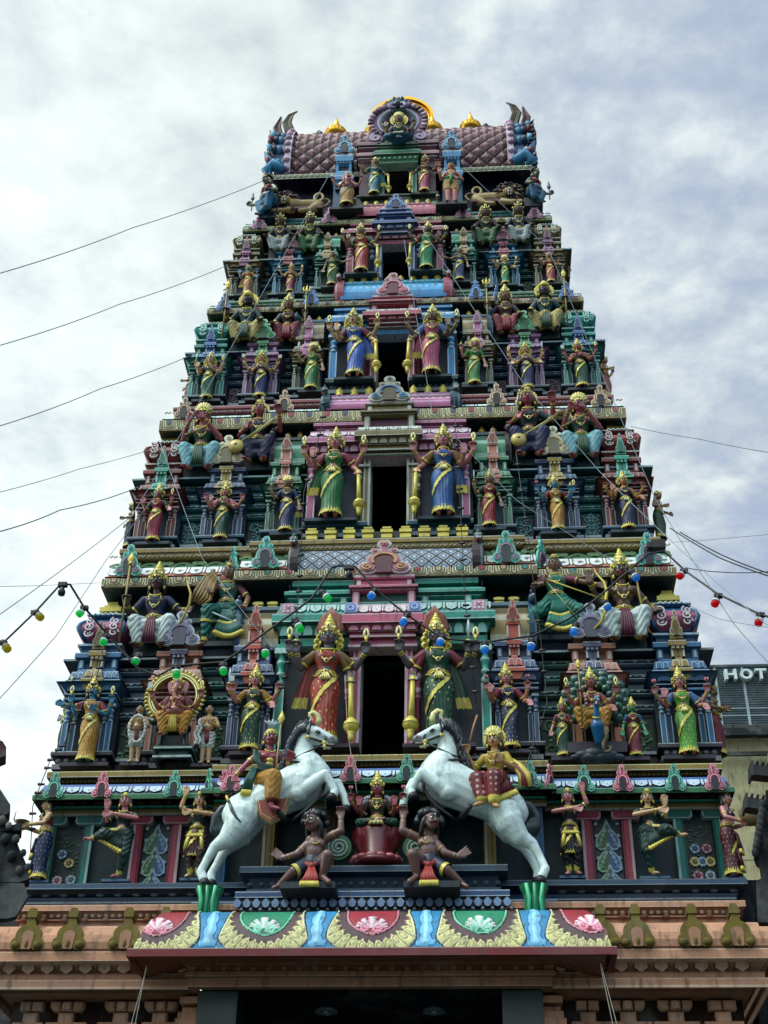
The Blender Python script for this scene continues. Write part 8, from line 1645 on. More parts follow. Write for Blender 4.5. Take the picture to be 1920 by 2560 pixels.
# crouching bearers
def dwarf(sg):
 G = lambda x, y, Y: (at(x, y, Y) if sg < 0 else Vector((-at(x, y, Y).x, Y, at(x, y, Y).z)))
 root = G(781, 2219, -.56); f = Fig('bearer_statue', 'brown crouching bearer with bushy black hair holding up a hoof of the %s horse' % ('left' if sg < 0 else 'right'), 'statue', None, None, 0, .70, 'none', H('7c5850'), 'm', .0, GN, .0062, root=root, height=.84, fat=1.12)
 B = f.body; S = f.s
 for a, ra, b, rb in ((G(781, 2160, -.52), .115, G(786, 2135, -.52), .11), (G(786, 2135, -.53), .115, G(789, 2112, -.52), .11), (G(776, 2102, -.52), .062, G(803, 2098, -.52), .062), (G(778, 2112, -.58), .055, G(780, 2114, -.58), .055), (G(800, 2110, -.58), .055, G(802, 2111, -.58), .055), (G(789, 2098, -.52), .05, G(788, 2080, -.54), .045)): capsule(B, a, ra, b, rb, 14)
 for a, ra, b, rb in ((G(797, 2165, -.56), .085, G(819, 2138, -.74), .066), (G(819, 2138, -.74), .066, G(806, 2192, -.66), .042), (G(806, 2192, -.66), .036, G(822, 2205, -.76), .03),
      (G(768, 2165, -.56), .088, G(735, 2178, -.66), .062), (G(735, 2178, -.66), .060, G(700, 2211, -.60), .036), (G(700, 2213, -.60), .032, G(684, 2220, -.64), .026)): capsule(B, a, ra, b, rb, 12)
 def dwarm(sh, el, wr, dr, curl):
  capsule(B, sh, .055, el, .044, 12); capsule(B, el, .044, wr, .030, 12); D = dr.normalized(); N = Vector((0, -1, 0)); N = (N-D*N.dot(D)).normalized(); Lt = D.cross(N)
  for i in range(4):
   o = i-1.5; b1 = wr+D*.07+Lt*(o*.024); capsule(B, wr+Lt*o*.012, .021, b1, .016, 8); d1 = D*math.cos(curl)+N*math.sin(curl); b2 = b1+d1*.035+Lt*o*.004; capsule(B, b1, .0125, b2, .0115, 8); capsule(B, b2, .0115, b2+(D*math.cos(2*curl)+N*math.sin(2*curl))*.03, .0095, 8)
  capsule(B, wr+D*.02, .016, wr+D*.05-Lt*.05*sg*-1, .012, 8)
  for q in (.62, .9): f.gold.tube([el.lerp(wr, q), el.lerp(wr, q+.05)], .040-.008*q, GOLD if q < .8 else H('a88c84'), 10, cap=False)
  f.gold.tube([sh.lerp(el, .55), sh.lerp(el, .64)], .053, H('a8845c'), 10, cap=False)
 dwarm(G(812, 2098, -.53), G(852, 2078, -.58), G(852, 2044, -.56), G(852, 2036, -.56)-G(852, 2044, -.56), .6)
 dwarm(G(769, 2112, -.55), G(742, 2136, -.60), G(708, 2145, -.62), G(694, 2136, -.62)-G(708, 2145, -.62), .1)
 # head turned outwards
 f.dz = 0.; hz = G(787, 2061, -.56); f.root = hz-Vector((0, 0, .935*S)); f.R = Matrix.Rotation(.55*sg, 3, 'Z'); f.s = S*1.18; f.root = hz-Vector((0, 0, .935*f.s)); f.head(moust=True, tilak=H('d8d0c0'), turn=0.); f.root = root;
 Hr = MB('e')
 for i in range(110):
  a, b = RNG.uniform(0, 6.28), RNG.uniform(.05, 1.5); d = Vector((math.cos(a)*math.cos(b), abs(math.sin(a)*math.cos(b))*.9 if math.sin(a) < 0 and b < .7 else math.sin(a)*math.cos(b)*.9, math.sin(b)))
  p = hz+Vector((0, .03, .015))+Vector((d.x*.135, d.y*.11, d.z*.135)); Hr.ell(p, RNG.uniform(.04, .056), H('10161c') if i % 3 else H('1c262e'), 7, 5)
 sub(f.t, Hr, 'curly_hair'); f.s = S; f.R = Matrix.Identity(3)
 mb = MB()
 for a, ra, b, rb in ((G(781, 2166, -.54), .125, G(783, 2155, -.53), .12), (G(768, 2165, -.56), .098, G(742, 2176, -.64), .082), (G(795, 2166, -.56), .095, G(805, 2158, -.62), .088)): capsule(mb, a, ra, b, rb, 12)
 fuse(mb, 'short_trousers', f.t, f.vx, H('14243e'), 'p', 3); A, Bv = G(742, 2176, -.64), G(733, 2180, -.66); f.gold.tube([A, Bv], .082, GOLD, 12, cap=False)
 R = MB(); c = H('9c2c24')
 R.tube([G(758, 2157, -.62), G(772, 2163, -.68), G(786, 2163, -.69), G(800, 2155, -.64)], .030, c, 8); R.ell(G(779, 2165, -.70), (.045, .035, .045), c, 10, 6)
 for i in range(8): x = (i-3.5)*5.5; R.tube([G(779+x*.25, 2168, -.71), G(778+x*.7, 2190, -.75), G(767+x+6, 2206, -.77)], [.016, .019, .020], c if i % 2 else H('b8402c'), 6); R.tube([G(767+x+6, 2204, -.77), G(767+x*1.08+6, 2215, -.78)], .021, GOLD, 6)
 sub(f.t, R, 'red_waist_sash')
 f.gold.tube([G(776, 2098, -.60), G(783, 2108, -.645), G(790, 2110, -.65), G(797, 2107, -.645), G(803, 2096, -.60)], .009, H('a8904c'), 6)
 mb = MB(); p = G(772, 2213, -.6); mb.box(p.x-.30, p.x+.30, -.72, -.35, p.z-.075, p.z-.005, H('23303a'), H('33424c')); sub(f.t, mb, 'plinth'); f.finish()
dwarf(-1); dwarf(1)
# goddess on the lotus
f = Fig('lotus_goddess_statue', 'goddess in green sitting cross legged on a big red lotus between the two horses', 'statue', (943, 2076), (943, 1934), -.14, 'cross', 'kirita', SKINR, 'f', 0, GN, .006)
f.trunk(); f.head(); [f.arm(*a) for a in ((-1, 'upw', 'lotus', H('4a2a34')), (1, 'upw', 'lotus', H('4a2a34')), (-1, 'abh', None, H('4a2a34')), (1, 'abh', None, H('4a2a34')))]; f.headgear(); f.legs_cross(H('0e4a34')); f.blouse(H('3c4a1c')); f.belt(); f.necklace()
for k in range(3): f.gold.ell(f.U((0, -.105, .74-.03*k)), (.016*f.s, .01*f.s, .014*f.s), GOLD, 8, 5)
mb = MB()
for sx in (-1, 1):
 for i in range(60):
  t = i/59; p = f.U((sx*(.09+.075*math.sin(min(1, t*1.6)*PI*.5)+.02*t), -.0-.02*t, .84-.10*t)) if t < .45 else None
  pts = [(.085, .86), (.135, .84), (.155, .76), (.14, .66)] if t < .5 else [(.215, .50), (.225, .42), (.225, .30), (.22, .22)]
  s_ = (t*2 % 1)*2.999; j = int(s_); w = s_-j; x = pts[j][0]*(1-w)+pts[j+1][0]*w; z = pts[j][1]*(1-w)+pts[j+1][1]*w
  for q in (0, 1): mb.ell(f.U((sx*x+RNG.uniform(-.016, .016), .02 if t < .5 else -.04, z)) , .017*f.s, (H('b8bcc4'), H('8a8f9c'), H('d4d6d8'))[(i+q) % 3], 6, 4)
 mb.ell(f.U((sx*.222, -.05, .17)), .04*f.s, H('8a4a22'), 8, 6)
sub(f.t, mb, 'flower_garland'); f.finish()
mb = MB('e'); L0 = at(943, 2078, -.12); zb = 7.33; c = H('7c1424'); hL = L0.z-zb
for ring_, (r0, r1, n, za, zb_, cc) in enumerate(((.19, .285, 10, .30, 1.0, c), (.20, .27, 10, .30, .97, S_(c, .25)))):
 for i in range(n):
  a = 2*PI*(i+.5*ring_)/n; d = Vector((math.cos(a), math.sin(a)*.7, 0)); tn = Vector((-math.sin(a), math.cos(a)*.7, 0))
  g = np.zeros((7, 7, 3))
  for j in range(7):
   t = j/6; w = .092*math.sin(PI*(.25+.62*t))**.8; r = r0+(r1-r0)*math.sin(t*PI*.62)
   for k in range(7): u = k/3-1; p = Vector((L0.x, L0.y, zb+hL*(za+(zb_-za)*t)))+d*(r-.02*u*u)+tn*(w*u); g[j, k] = p
  mb.grid(g, np.tile(np.array(cc), (6, 6, 1)))
for i in range(14):
 a = 2*PI*i/14; d = Vector((math.cos(a), math.sin(a)*.75, 0)); mb.ell(Vector((L0.x, L0.y, zb+hL*.20))+d*.245, (.065, .055, .038), H('b05c66') if i % 2 else H('c07078'), 10, 6)
mb.lathe((L0.x, L0.y, zb), [(.24, 0), (.29, .05*hL), (.24, .18*hL), (.19, .3*hL), (.22, .9*hL), (.20, hL)], S_(c, .3), 20); sub(f.t, mb, 'lotus_seat')
for sx in (-1, 1):
 mb = MB('e'); p = at(943+sx*96, 2118, -.16); c = H('2c6a3a'); mb.plate(circ(0, 0, .145, 26, .15), p, X3, Z3, -.06, .0, c, S_(c)); mb.ribbon(spiral(0, 0, .125, 2.6, PI/2, 44, -sx), .022, p, X3, Z3, 0, .022, E_(c, .35)); mb.ribbon(spiral(0, 0, .10, 2.2, PI/2, 40, -sx), .012, p, X3, Z3, 0, .016, S_(c, .5)); sub(f.t, mb, 'scroll_bolster')
# ------------------------------------------------------------------ lions, corner figures and two standing figures at the top
def lion(sg):
 def g(u, v, Y=2.0): p = at(1160+u*.1688, 440+v*.1688, Y); return p if sg > 0 else Vector((-p.x, p.y, p.z))
 t = thing('lion_statue', 'tan reclining lion with looped tail on the %s side of the top terrace' % ('right' if sg > 0 else 'left'), 'lion statue', g(400, 410), 'reclining lions under the barrel roof')
 mb = MB(); C = lambda a, ra, b, rb: capsule(mb, g(*a), ra, g(*b), rb, 12)
 C((200, 365, 2.02), .13, (320, 350, 2.0), .125); C((320, 350, 2.), .125, (450, 345, 1.98), .125); C((450, 345, 1.98), .125, (570, 320, 1.95), .14); C((570, 320, 1.95), .13, (660, 260, 1.92), .12)
 C((200, 375, 1.95), .10, (290, 400, 1.88), .06); C((290, 405, 1.88), .045, (400, 400, 1.82), .038); C((400, 405, 1.82), .04, (440, 405, 1.8), .04); C((570, 380, 1.88), .07, (680, 380, 1.78), .045); C((680, 380, 1.78), .045, (745, 380, 1.74), .05); C((640, 380, 1.98), .06, (800, 380, 1.82), .045); C((800, 380, 1.82), .045, (850, 382, 1.78), .05)
 C((655, 225, 1.84), .085, (680, 225, 1.76), .07); C((680, 245, 1.72), .05, (682, 250, 1.68), .04)
 fuse(mb, 'body', t, .013, H('a88a58'), 'p', 4)
 mb = MB(); mc = H('3c2a2c')
 for i in range(130):
  a = RNG.uniform(0, 6.28); r = RNG.uniform(.10, .21); dy = RNG.uniform(.0, .22); c0 = g(672, 230, 1.80+dy); p = c0+Vector((r*math.cos(a), 0, r*math.sin(a)*1.05)); q = p+Vector((.07*math.cos(a), .01, .07*math.sin(a)-.03))
  mb.tube([p, q, q+Vector((.02*math.cos(a), 0, -.03))], [.026, .022, .004], (mc, S_(mc, .3), mixc(mc, BROWN, .4))[i % 3], 5)
 sub(t, mb, 'mane')
 mb = MB();
 for sx in (-1, 1):
  mb.ell(g(672+sx*32, 190, 1.73), (.022, .012, .016), H('d8d0a8'), 8, 5); mb.ell(g(672+sx*32, 190, 1.715), .010, BLACK, 6, 4); mb.tube([g(672+sx*12, 172, 1.72), g(672+sx*45, 165, 1.74)], .014, mc, 6); mb.ell(g(672+sx*85, 160, 1.80), (.04, .025, .04), H('6a4c44'), 8, 5)
  for v in (215, 262): mb.tube([g(676+sx*18, v-6 if v < 240 else v+6, 1.66), g(676+sx*17, v+14 if v < 240 else v-14, 1.65)], [.010, .003], WHITE, 6)
 mb.ell(g(676, 238, 1.67), (.040, .03, .042), H('5a1418'), 10, 6); mb.ell(g(676, 198, 1.66), (.028, .02, .018), H('3a2426'), 8, 5)
 for q in (735, 750, 765, 830, 845, 860): mb.ell(g(q, 385, 1.74), (.018, .02, .025), H('5a3430'), 6, 4)
 sub(t, mb, 'face_and_claws')
 mb = MB(); mb.tube([g(130, 380, 2.05), g(70, 360, 2.08), g(20, 300, 2.1), g(60, 265, 2.1), g(150, 262, 2.1), g(190, 268, 2.08)], .022, H('8a7048'), 7); mb.tube([g(190+65*math.cos(a), 230+55*math.sin(a), 2.08) for a in np.linspace(1.2, 7.4, 22)], .026, H('b8a070'), 8); sub(t, mb, 'tail')
 mb = MB(); p = g(480, 425); x0, x1 = sorted((g(110, 420).x, g(880, 420).x)); mb.box(x0, x1, 1.86, 2.25, p.z-.05, p.z-.0, H('6a3038'), H('9c6c60')); sub(t, mb, 'plinth')
lion(1); lion(-1)
for sg, fe, to in ((-1, (672.6, 542), (672.6, 452)), (1, (1334, 512), (1331, 436))):
 f = seated('fat grey figure in blue cloth and red scarf crouching at the top %s corner' % ('left' if sg < 0 else 'right'), fe, to, 1.78, H('5a6468'), H('226a88'), None, [(sg, ((.22, .0, .68), (.30, -.08, .66), (.6, -.3, .6), .8)), (-sg, 'knee')], 'hair', 'corner_statue', 'm', border=H('3c8aa8'), yaw=sg*.75, fin=False, fat=1.45, vx=.011, moust=True)
 mb = MB(); mb.tube([f.U((-.09, -.03, .78)), f.U((0, -.09, .74)), f.U((.09, -.03, .78))], .035*f.s, H('8c2028'), 8); mb.tube([f.U((.06, -.07, .76)), f.U((.03, -.11, .66))], [.03*f.s, .02*f.s], H('8c2028'), 7); sub(f.t, mb, 'red_scarf')
 mb = MB('e')
 for i in range(14): a = i*.45; mb.tube([f.U((.05*math.cos(a), .02+.05*math.sin(a), .99)), f.U((.09*math.cos(a), .03+.08*math.sin(a), 1.03+.02*(i % 3)))], [.022*f.s, .006*f.s], BLACK, 6)
 sub(f.t, mb, 'wild_hair'); h = f.arms[0][2]; mb = MB('g'); mb.tube([h-Vector((0, 0, .15)), h+Vector((0, 0, .12))], .010, H('3a4448'), 6); mb.tube([h+Vector((0, 0, .12)), h+Vector((0, 0, .17)), h+Vector((0, 0, .34))], [.014, .04, .004], H('4a5458'), 7, flat=.5); sub(f.t, mb, 'spear'); f.finish()
f = Fig('elephant_god_statue', 'pink elephant headed figure standing with green sash left of the topmost door', 'statue', (865.7, 519), (867.9, 432), 1.62, 'stand', 'small', H('b06a72'), 'm', 0, GN, .010, fat=1.35)
f.trunk(); elephant_head(f); f.headgear(); [f.arm(*a) for a in ((-1, 'upw', 'axe'), (1, 'upw'), (-1, 'hold'), (1, 'hold'))]
for q in (-1, 1): f.limb((q*.06, 0, .5), (q*.07, -.02, .28), (q*.07, 0, .05), (q*.09, -.07, .02), (.075, .06, .04))
f.sari(H('a87a34'), GOLD, None, H('2c6a30'), 0, 1., zb=.05); f.belt(False); f.necklace(); plinth(f, .6, .06, H('2a3034')); f.finish()
f = Fig('youth_statue', 'pink skinned youth with bare legs and green sash right of the topmost door', 'statue', (1128.8, 507), (1131, 409), 1.62, 'stand', 'band', H('c0746c'), 'm', 0, GN, .010, fat=1.1)
f.trunk(); f.head(); f.headgear(); f.arm(-1, 'abh', 'lotus'); f.arm(1, 'hip')
for q in (-1, 1): f.limb((q*.06, 0, .5), (q*.065, -.02, .28), (q*.06, 0, .05), (q*.09, -.07, .02), (.075, .06, .045))
f.dhoti(H('b08850'), [((-.05, 0, .5), .1, (.05, 0, .5), .1), ((-.06, 0, .5), .09, (-.065, -.01, .33), .085), ((.06, 0, .5), .09, (.065, -.01, .33), .085)], H('b08850'), .8); f.necklace()
mb = MB(); mb.tube([f.U((0, -.10, .66)), f.U((0, -.13, .52)), f.U((0, -.11, .40))], [.03*f.s, .028*f.s, .02*f.s], H('1f7a34'), 8, flat=.5); mb.tube([f.U((-.09, -.05, .62)), f.U((0, -.10, .60)), f.U((.09, -.05, .62))], .025*f.s, H('1f7a34'), 7); sub(f.t, mb, 'green_sash'); plinth(f, .55, .06, H('2a3034')); f.finish()
finish_fused()
# ------------------------------------------------------------------ strings of lamps and wires
def cable(label, pts, r, sag=0., col=BLACK, n=14, cat='cable', name='cable', group='wires strung from the tower'):
 P = []
 for i in range(len(pts)-1):
  a, b = Vector(pts[i]), Vector(pts[i+1])
  for k in range(n): t = k/n; P.append(a.lerp(b, t)-Vector((0, 0, sag*(b-a).length*4*t*(1-t))))
 P.append(Vector(pts[-1])); c = P[0]; mb = MB('k'); mb.tube(P, r*.52, col, 6)
 o = mb.build(name, None, c); tag(o, label, cat, group); return o
GW = H('768084'); FR = -6.
A2 = lambda x, y, Y: at(x, y, Y)
cable('topmost grey wire running left from the lion terrace', [A2(672, 446, 1.9), A2(330, 570, -1), A2(-60, 700, -4)], .012, .01, GW)
cable('second grey wire from the top running left off the tower', [A2(585, 656, 1.9), A2(300, 760, -1), A2(-60, 880, -4)], .011, .01, GW)
cable('third grey wire from the top running left off the tower', [A2(495, 880, 1.5), A2(250, 972, -1), A2(-60, 1082, -4)], .011, .01, GW)
cable('thin grey wire meeting the tower at the flute player on the left', [A2(390, 1120, 1.1), A2(200, 1172, -1), A2(-60, 1245, -4)], .008, .005, GW)
cable('thick grey wire meeting the tower at the red corner niche on the left', [A2(345, 1218, 1.0), A2(150, 1275, -2), A2(-60, 1342, -5)], .013, .01, GW)
cable('thin level wire behind the left lamp string', [A2(252, 1457, .6), A2(100, 1464, -2), A2(-60, 1468, -5)], .006, 0, GW)
cable('long slanting wire from the upper vault down to the far left edge', [A2(835, 415, 1.4), A2(560, 900, .5), A2(330, 1290, .2), A2(-50, 1570, -4)], .010, .006, H('8a9296'))
cable('steep slanting wire from the left flank to the left edge', [A2(440, 1170, .6), A2(262, 1405, -1), A2(140, 1590, -3), A2(-50, 1800, -5)], .009, .002, GW)
cable('pale wire from the left veil up past the sword bearing woman', [A2(398, 1100, .75), A2(505, 1395, .45), A2(640, 1570, .4), A2(705, 1640, .45)], .008, .004, H('a8aeb0'))
cable('long wire from the pink fourth vault across the right front to the right edge', [A2(1010, 500, 1.2), A2(1150, 720, 1.0), A2(1310, 960, .6), A2(1500, 1180, .2), A2(1750, 1420, -2), A2(1990, 1620, -5)], .009, .004, H('8a9296'))
cable('second long wire across the right front ending at the lower right lamp string', [A2(1010, 600, 1.1), A2(1080, 1030, .8), A2(1290, 1250, .5), A2(1560, 1420, .2)], .009, .004, H('8a9296'))
cable('wire from the right end of the top eave running down the right flank', [A2(1160, 420, 1.3), A2(1370, 620, 1.2), A2(1520, 970, .9), A2(1640, 1250, .4), A2(1725, 1390, -.5), A2(1835, 1560, -2), A2(1960, 1700, -4)], .010, .003, GW)
cable('wire from the right side cornice level with the flute player to the right edge', [A2(1578, 1066, 1.1), A2(1750, 1098, -1), A2(1990, 1140, -4)], .009, .005, GW)
cable('upper dark twin wire sweeping to the right edge', [A2(1700, 1330, -.5), A2(1810, 1390, -2), A2(1980, 1452, -4)], .014, .006, H('2c3438'))
cable('lower dark twin wire sweeping to the right edge', [A2(1675, 1320, -.5), A2(1800, 1395, -2), A2(1980, 1458, -4)], .014, .006, H('2c3438'))
cable('thin wire from the right cornice over to the right edge', [A2(1680, 1356, .5), A2(1770, 1350, -1), A2(1990, 1330, -4)], .006, 0, GW)
cable('thin sagging wire from the right dome to the right edge', [A2(1720, 1512, .5), A2(1800, 1548, -1), A2(1990, 1576, -4)], .006, .004, GW)
cable('black wire hanging level from the gilt bulb at the right corner', [A2(1714, 1419, .2), A2(1800, 1430, -1), A2(1990, 1420, -4)], .011, .008, H('2c3438'))
cable('pale rope hanging from the left door guardian mace past the horse', [A2(862, 1690, .15), A2(869, 1830, -.2), A2(893, 1985, -.3)], .008, 0, H('a89a8c'))
for q, nm in ((0, 'left'), (1, 'right')):
 a = [(366, 2415), (333, 2560)] if q == 0 else [(1500, 2408), (1532, 2560)]
 for k in (0, 1): cable('twisted pale rope hanging from the %s corner of the canopy, %s strand' % (nm, ('left', 'right')[k]), [A2(a[0][0]+2*k, a[0][1], -1.1), A2(a[1][0]+(10 if q else -10)*k+(5 if q == 0 else 0), a[1][1], -1.35), A2(a[1][0]+(12 if q else -12)*k+(0 if q else 0), a[1][1]+90, -1.4)], .007, 0, H('9a8e84'), group='ropes under the canopy')
LY = -1.2
strings = [('left lamp string rising over the sky at the far left', [(-40, 1620), (10, 1605), (88, 1530), (151, 1461), (175, 1461), (210, 1518), (268, 1585), (345, 1670), (395, 1690), (441, 1664), (560, 1655), (655, 1587), (735, 1530), (780, 1495), (830, 1418), (850, 1414), (873, 1415)]),
           ('right lamp string dropping from the green vault to the right edge', [(873, 1415), (890, 1418), (940, 1475), (1014, 1535), (1105, 1596), (1210, 1606), (1330, 1590), (1420, 1548), (1494, 1495), (1545, 1450), (1620, 1385), (1660, 1378), (1717, 1430), (1795, 1485), (1898, 1535), (1980, 1560)])]
SP = {}
for lab, pts in strings:
 P = []
 for i, (x, y) in enumerate(pts):
  Y = LY if 300 < x < 1700 else LY-(abs(x-1000)-700)*.004
  P.append(at(x, y, Y))
 Q = []
 for i in range(len(P)-1):
  for k in range(4): Q.append(P[i].lerp(P[i+1], k/4))
 Q.append(P[-1]); mb = MB('k'); mb.tube(Q, .013, H('14191e'), 6); o = mb.build('lamp_string', None, Q[0]); tag(o, lab, 'string light', 'black lamp strings across the front')
def bulb(label, x0, y0, x1, y1, col, size=1., Y=None):
 Y = Y if Y is not None else (LY if 300 < x0 < 1700 else LY-(abs(x0-1000)-700)*.004)
 a = at(x0, y0, Y); b = at(x1, y1, Y-.02); d = (b-a); L = max(d.length, .12)*.85; d.normalize()
 rot = Vector((0, 0, 1)).rotation_difference(d).to_matrix()
 t = thing('festoon_lamp', label, 'lamp', a, 'coloured festoon lamps on the black strings')
 mb = MB('k'); mb.lathe(a-d*.02, [(.034, 0), (.036, .03), (.026, .045), (.032, .06), (.036, L*.46)], H('14181c'), 12, rot=rot); mb.box(a.x-.045, a.x+.045, a.y-.025, a.y+.025, a.z-.022, a.z+.022, H('14181c')); sub(t, mb, 'socket')
 mb = MB('e'); mb.lathe(a+d*(L*.44), [(.043, 0), (.047, .01), (.047, L*.15), (.042, L*.16)], WHITE if col != 'yellow_glass' else H('a8a890'), 14, rot=rot); sub(t, mb, 'collar')
 mb = MB(col); mb.lathe(a+d*(L*.55), [(.040, 0), (.044, .01), (.045, L*.30), (.040, L*.40), (.026, L*.45), (.0, L*.46)], H('19e868'), 14, rot=rot); sub(t, mb, 'glass_bulb')
for lab, a, b, c in (
  ('yellow lamp at the far left edge of the lamp string', (7, 1607), (24, 1630), 'yellow_glass'), ('yellow lamp against the sky, higher of the two yellow ones', (88, 1532), (108, 1549), 'yellow_glass'),
  ('green lamp against the sky beside the left dome', (211, 1520), (191, 1543), 'green_glass'), ('green lamp hanging in front of the left pink dome', (266, 1590), (253, 1614), 'green_glass'),
  ('green lamp in front of the white leg cloth of the left king', (347, 1638), (334, 1664), 'green_glass'), ('green lamp directly above the elephant headed figure', (441, 1666), (441, 1697), 'green_glass'),
  ('green lamp between the golden ring and the left slate niche', (558, 1662), (559, 1689), 'green_glass'), ('green lamp beside the small red gable left of the door guardian', (664, 1618), (663, 1644), 'green_glass'),
  ('green lamp touching the flame hair of the left door guardian', (738, 1550), (757, 1583), 'green_glass'), ('green lamp in front of the green brow left of the pink gable', (806, 1481), (828, 1504), 'green_glass'),
  ('blue lamp in front of the neck of the pink door brow', (939, 1477), (921, 1498), 'blue_glass'), ('blue lamp on the right end of the pink door brow', (1019, 1538), (1002, 1565), 'blue_glass'),
  ('blue lamp in front of the face of the right door guardian', (1107, 1592), (1096, 1614), 'blue_glass'), ('blue lamp at the raised hand of the right door guardian', (1213, 1608), (1211, 1635), 'blue_glass'),
  ('blue lamp at the foot of the archer woman', (1330, 1601), (1326, 1627), 'blue_glass'), ('blue lamp beside the grey gable below the bow', (1440, 1562), (1431, 1590), 'blue_glass'),
  ('blue lamp at the hand holding the golden bow', (1511, 1506), (1525, 1526), 'blue_glass'), ('blue lamp at the shoulder of the seated man on the right ledge', (1578, 1430), (1597, 1453), 'blue_glass'),
  ('red lamp in front of the dark eave at the right corner', (1710, 1428), (1694, 1447), 'red_glass'), ('red lamp against the sky right of the right dome', (1796, 1490), (1783, 1519), 'red_glass'), ('red lamp nearest the right edge of the sky', (1901, 1538), (1894, 1567), 'red_glass')):
 bulb(lab, *a, *b, c)
mb = MB('k'); p = at(157, 1463, LY-.6); mb.box(p.x-.05, p.x+.05, p.y-.03, p.y+.03, p.z-.02, p.z+.03, H('14181c')); mb.lathe(p, [(.02, 0), (.025, -.04), (.045, -.09), (.04, -.13), (.0, -.15)], H('1c2024'), 12); o = mb.build('festoon_lamp', None, p); tag(o, 'unlit dark bulb at the peak of the left lamp string', 'lamp', 'coloured festoon lamps on the black strings')
mb = MB('k'); p = at(873, 1424, LY); mb.box(p.x-.06, p.x+.06, p.y-.03, p.y+.03, p.z, p.z+.05, H('14181c')); mb.lathe(p, [(.02, 0), (.03, -.04), (.05, -.09), (.0, -.14)], H('1c2024'), 12); o = mb.build('festoon_lamp', None, p); tag(o, 'unlit dark bulb in front of the diamond patterned vault', 'lamp', 'coloured festoon lamps on the black strings')
mb = MB('k'); p = at(1645, 1366, .2); mb.box(p.x-.09, p.x+.09, p.y-.08, p.y+.08, p.z-.06, p.z+.06, H('101418')); mb.box(p.x-.14, p.x-.08, p.y-.06, p.y+.06, p.z-.04, p.z+.04, H('1a1e24')); o = mb.build('floodlight', None, p); tag(o, 'small black floodlight on the right corner of the second cornice', 'floodlight')
# fairy wires with tiny unlit bulbs down the front
for lab, pts in (('dark fairy light wire down the left edge of the tower', [(262, 1560), (255, 1640), (240, 1700), (206, 1760), (160, 1860), (130, 1890), (106, 1950), (82, 2015), (76, 2130)]), ('dark fairy light wire down the left of the second vault', [(812, 960), (806, 1060), (760, 1230), (750, 1420), (742, 1540), (715, 1680), (690, 1760)]), ('dark fairy light wire down the right of the second vault', [(1134, 950), (1140, 1090), (1150, 1250), (1156, 1380), (1162, 1500), (1172, 1580), (1190, 1760)]), ('dark fairy light wire across the right wall and down to the right horse', [(1290, 1130), (1318, 1330), (1352, 1600), (1368, 1760), (1290, 1990), (1316, 2080)])):
 Y = (.25 if pts[0][0] < 400 else .30)
 P = [at(x, y, Y-(.45 if y > 1900 and x > 400 else 0)) for x, y in pts]; mb = MB('k'); mb.tube(P, .006, H('20262c'), 5)
 for i in range(len(P)-1):
  for k in range(3 if (P[i+1]-P[i]).length > .6 else 2):
   q = P[i].lerp(P[i+1], (k+.5)/3); mb.tube([q-Vector((.03, 0, 0)), q+Vector((.05, -.02, -.01))], [.022, .014], H('14181c'), 6)
 o = mb.build('fairy_light_wire', None, P[0]); tag(o, lab, 'string light', 'dark fairy light wires on the tower')
# ------------------------------------------------------------------ street, neighbours
mb = MB('b'); mb.box(-400, 400, -300, 600, -.3, 0, H('4a4846')); o = mb.build('ground'); o['kind'] = 'structure'
mb = MB('b'); mb.box(-60, 60, -12, -4.5, 0, .006, H('2c2c2e')); o = mb.build('road'); o['kind'] = 'structure'
mb = MB('b'); mb.box(-60, 60, -4.5, -1.6, 0, .13, H('6a665f')); o = mb.build('pavement'); o['kind'] = 'structure'
YH = 34.
tp = at(1790, 1667, YH); bt = at(1820, 1840, YH); b2 = at(1900, 1965, YH); hx0 = at(1745, 1667, YH).x
hb = thing('hotel_building', 'grey panelled hotel block with beige lower wall rising behind the right corner of the tower', 'building', (hx0+6, YH+5, 0))
mb = MB('b'); G1 = H('6a7478')
mb.box(hx0, hx0+14, YH, YH+14, bt.z, tp.z, G1, H('8a9498'));
n = 30
for i in range(n): z = bt.z+(tp.z-bt.z)*(i+.5)/n; mb.box(hx0-.01, hx0+14, YH-.03, YH, z-.02, z+.02, H('565f63'))
for x in (1796, 1866, 1938): p = at(x, 1750, YH); mb.box(p.x-.05, p.x+.05, YH-.05, YH, bt.z, tp.z, H('a8b0b4'))
for y in (1772, 1790): p = at(1850, y, YH); mb.box(hx0, hx0+14, YH-.045, YH-.0, p.z-.02, p.z+.03, H('98a0a4'))
mb.box(hx0-.05, hx0+14, YH-.08, YH+.02, tp.z-.06, tp.z+.05, H('4a5256')); mb.build('panel_wall', hb)
mb = MB('b'); c = H('57534c'); mb.box(hx0-.3, hx0+14.3, YH-.5, YH+14, b2.z+2.3, bt.z-.02, c, E_(c)); mb.box(hx0-.3, hx0+14.3, YH-.8, YH-.5, bt.z-.35, bt.z-.05, H('2a2c2e')); mb.box(hx0-.3, hx0+14.3, YH-.62, YH-.5, bt.z-1.1, bt.z-.95, H('3a3834'))
for i in range(16): mb.box(hx0+i*.9, hx0+i*.9+.03, YH-.52, YH-.5, b2.z+2.3, bt.z-.4, H('2a2826'))
mb.build('concrete_cornice', hb)
mb = MB('b'); c = H('b8a888'); mb.box(hx0, hx0+14, YH-.2, YH+14, 0, b2.z+2.3, c); q = at(1896, 1800, YH); mb.box(q.x-.0, q.x+12, YH-2.2, YH-.2, 0, at(1896, 1905, YH).z, E_(c, .15))
for i in range(12): mb.box(hx0, hx0+14, YH-.215, YH-.2, 3+i*1.6, 3.03+i*1.6, S_(c, .2))
mb.build('beige_wall', hb)
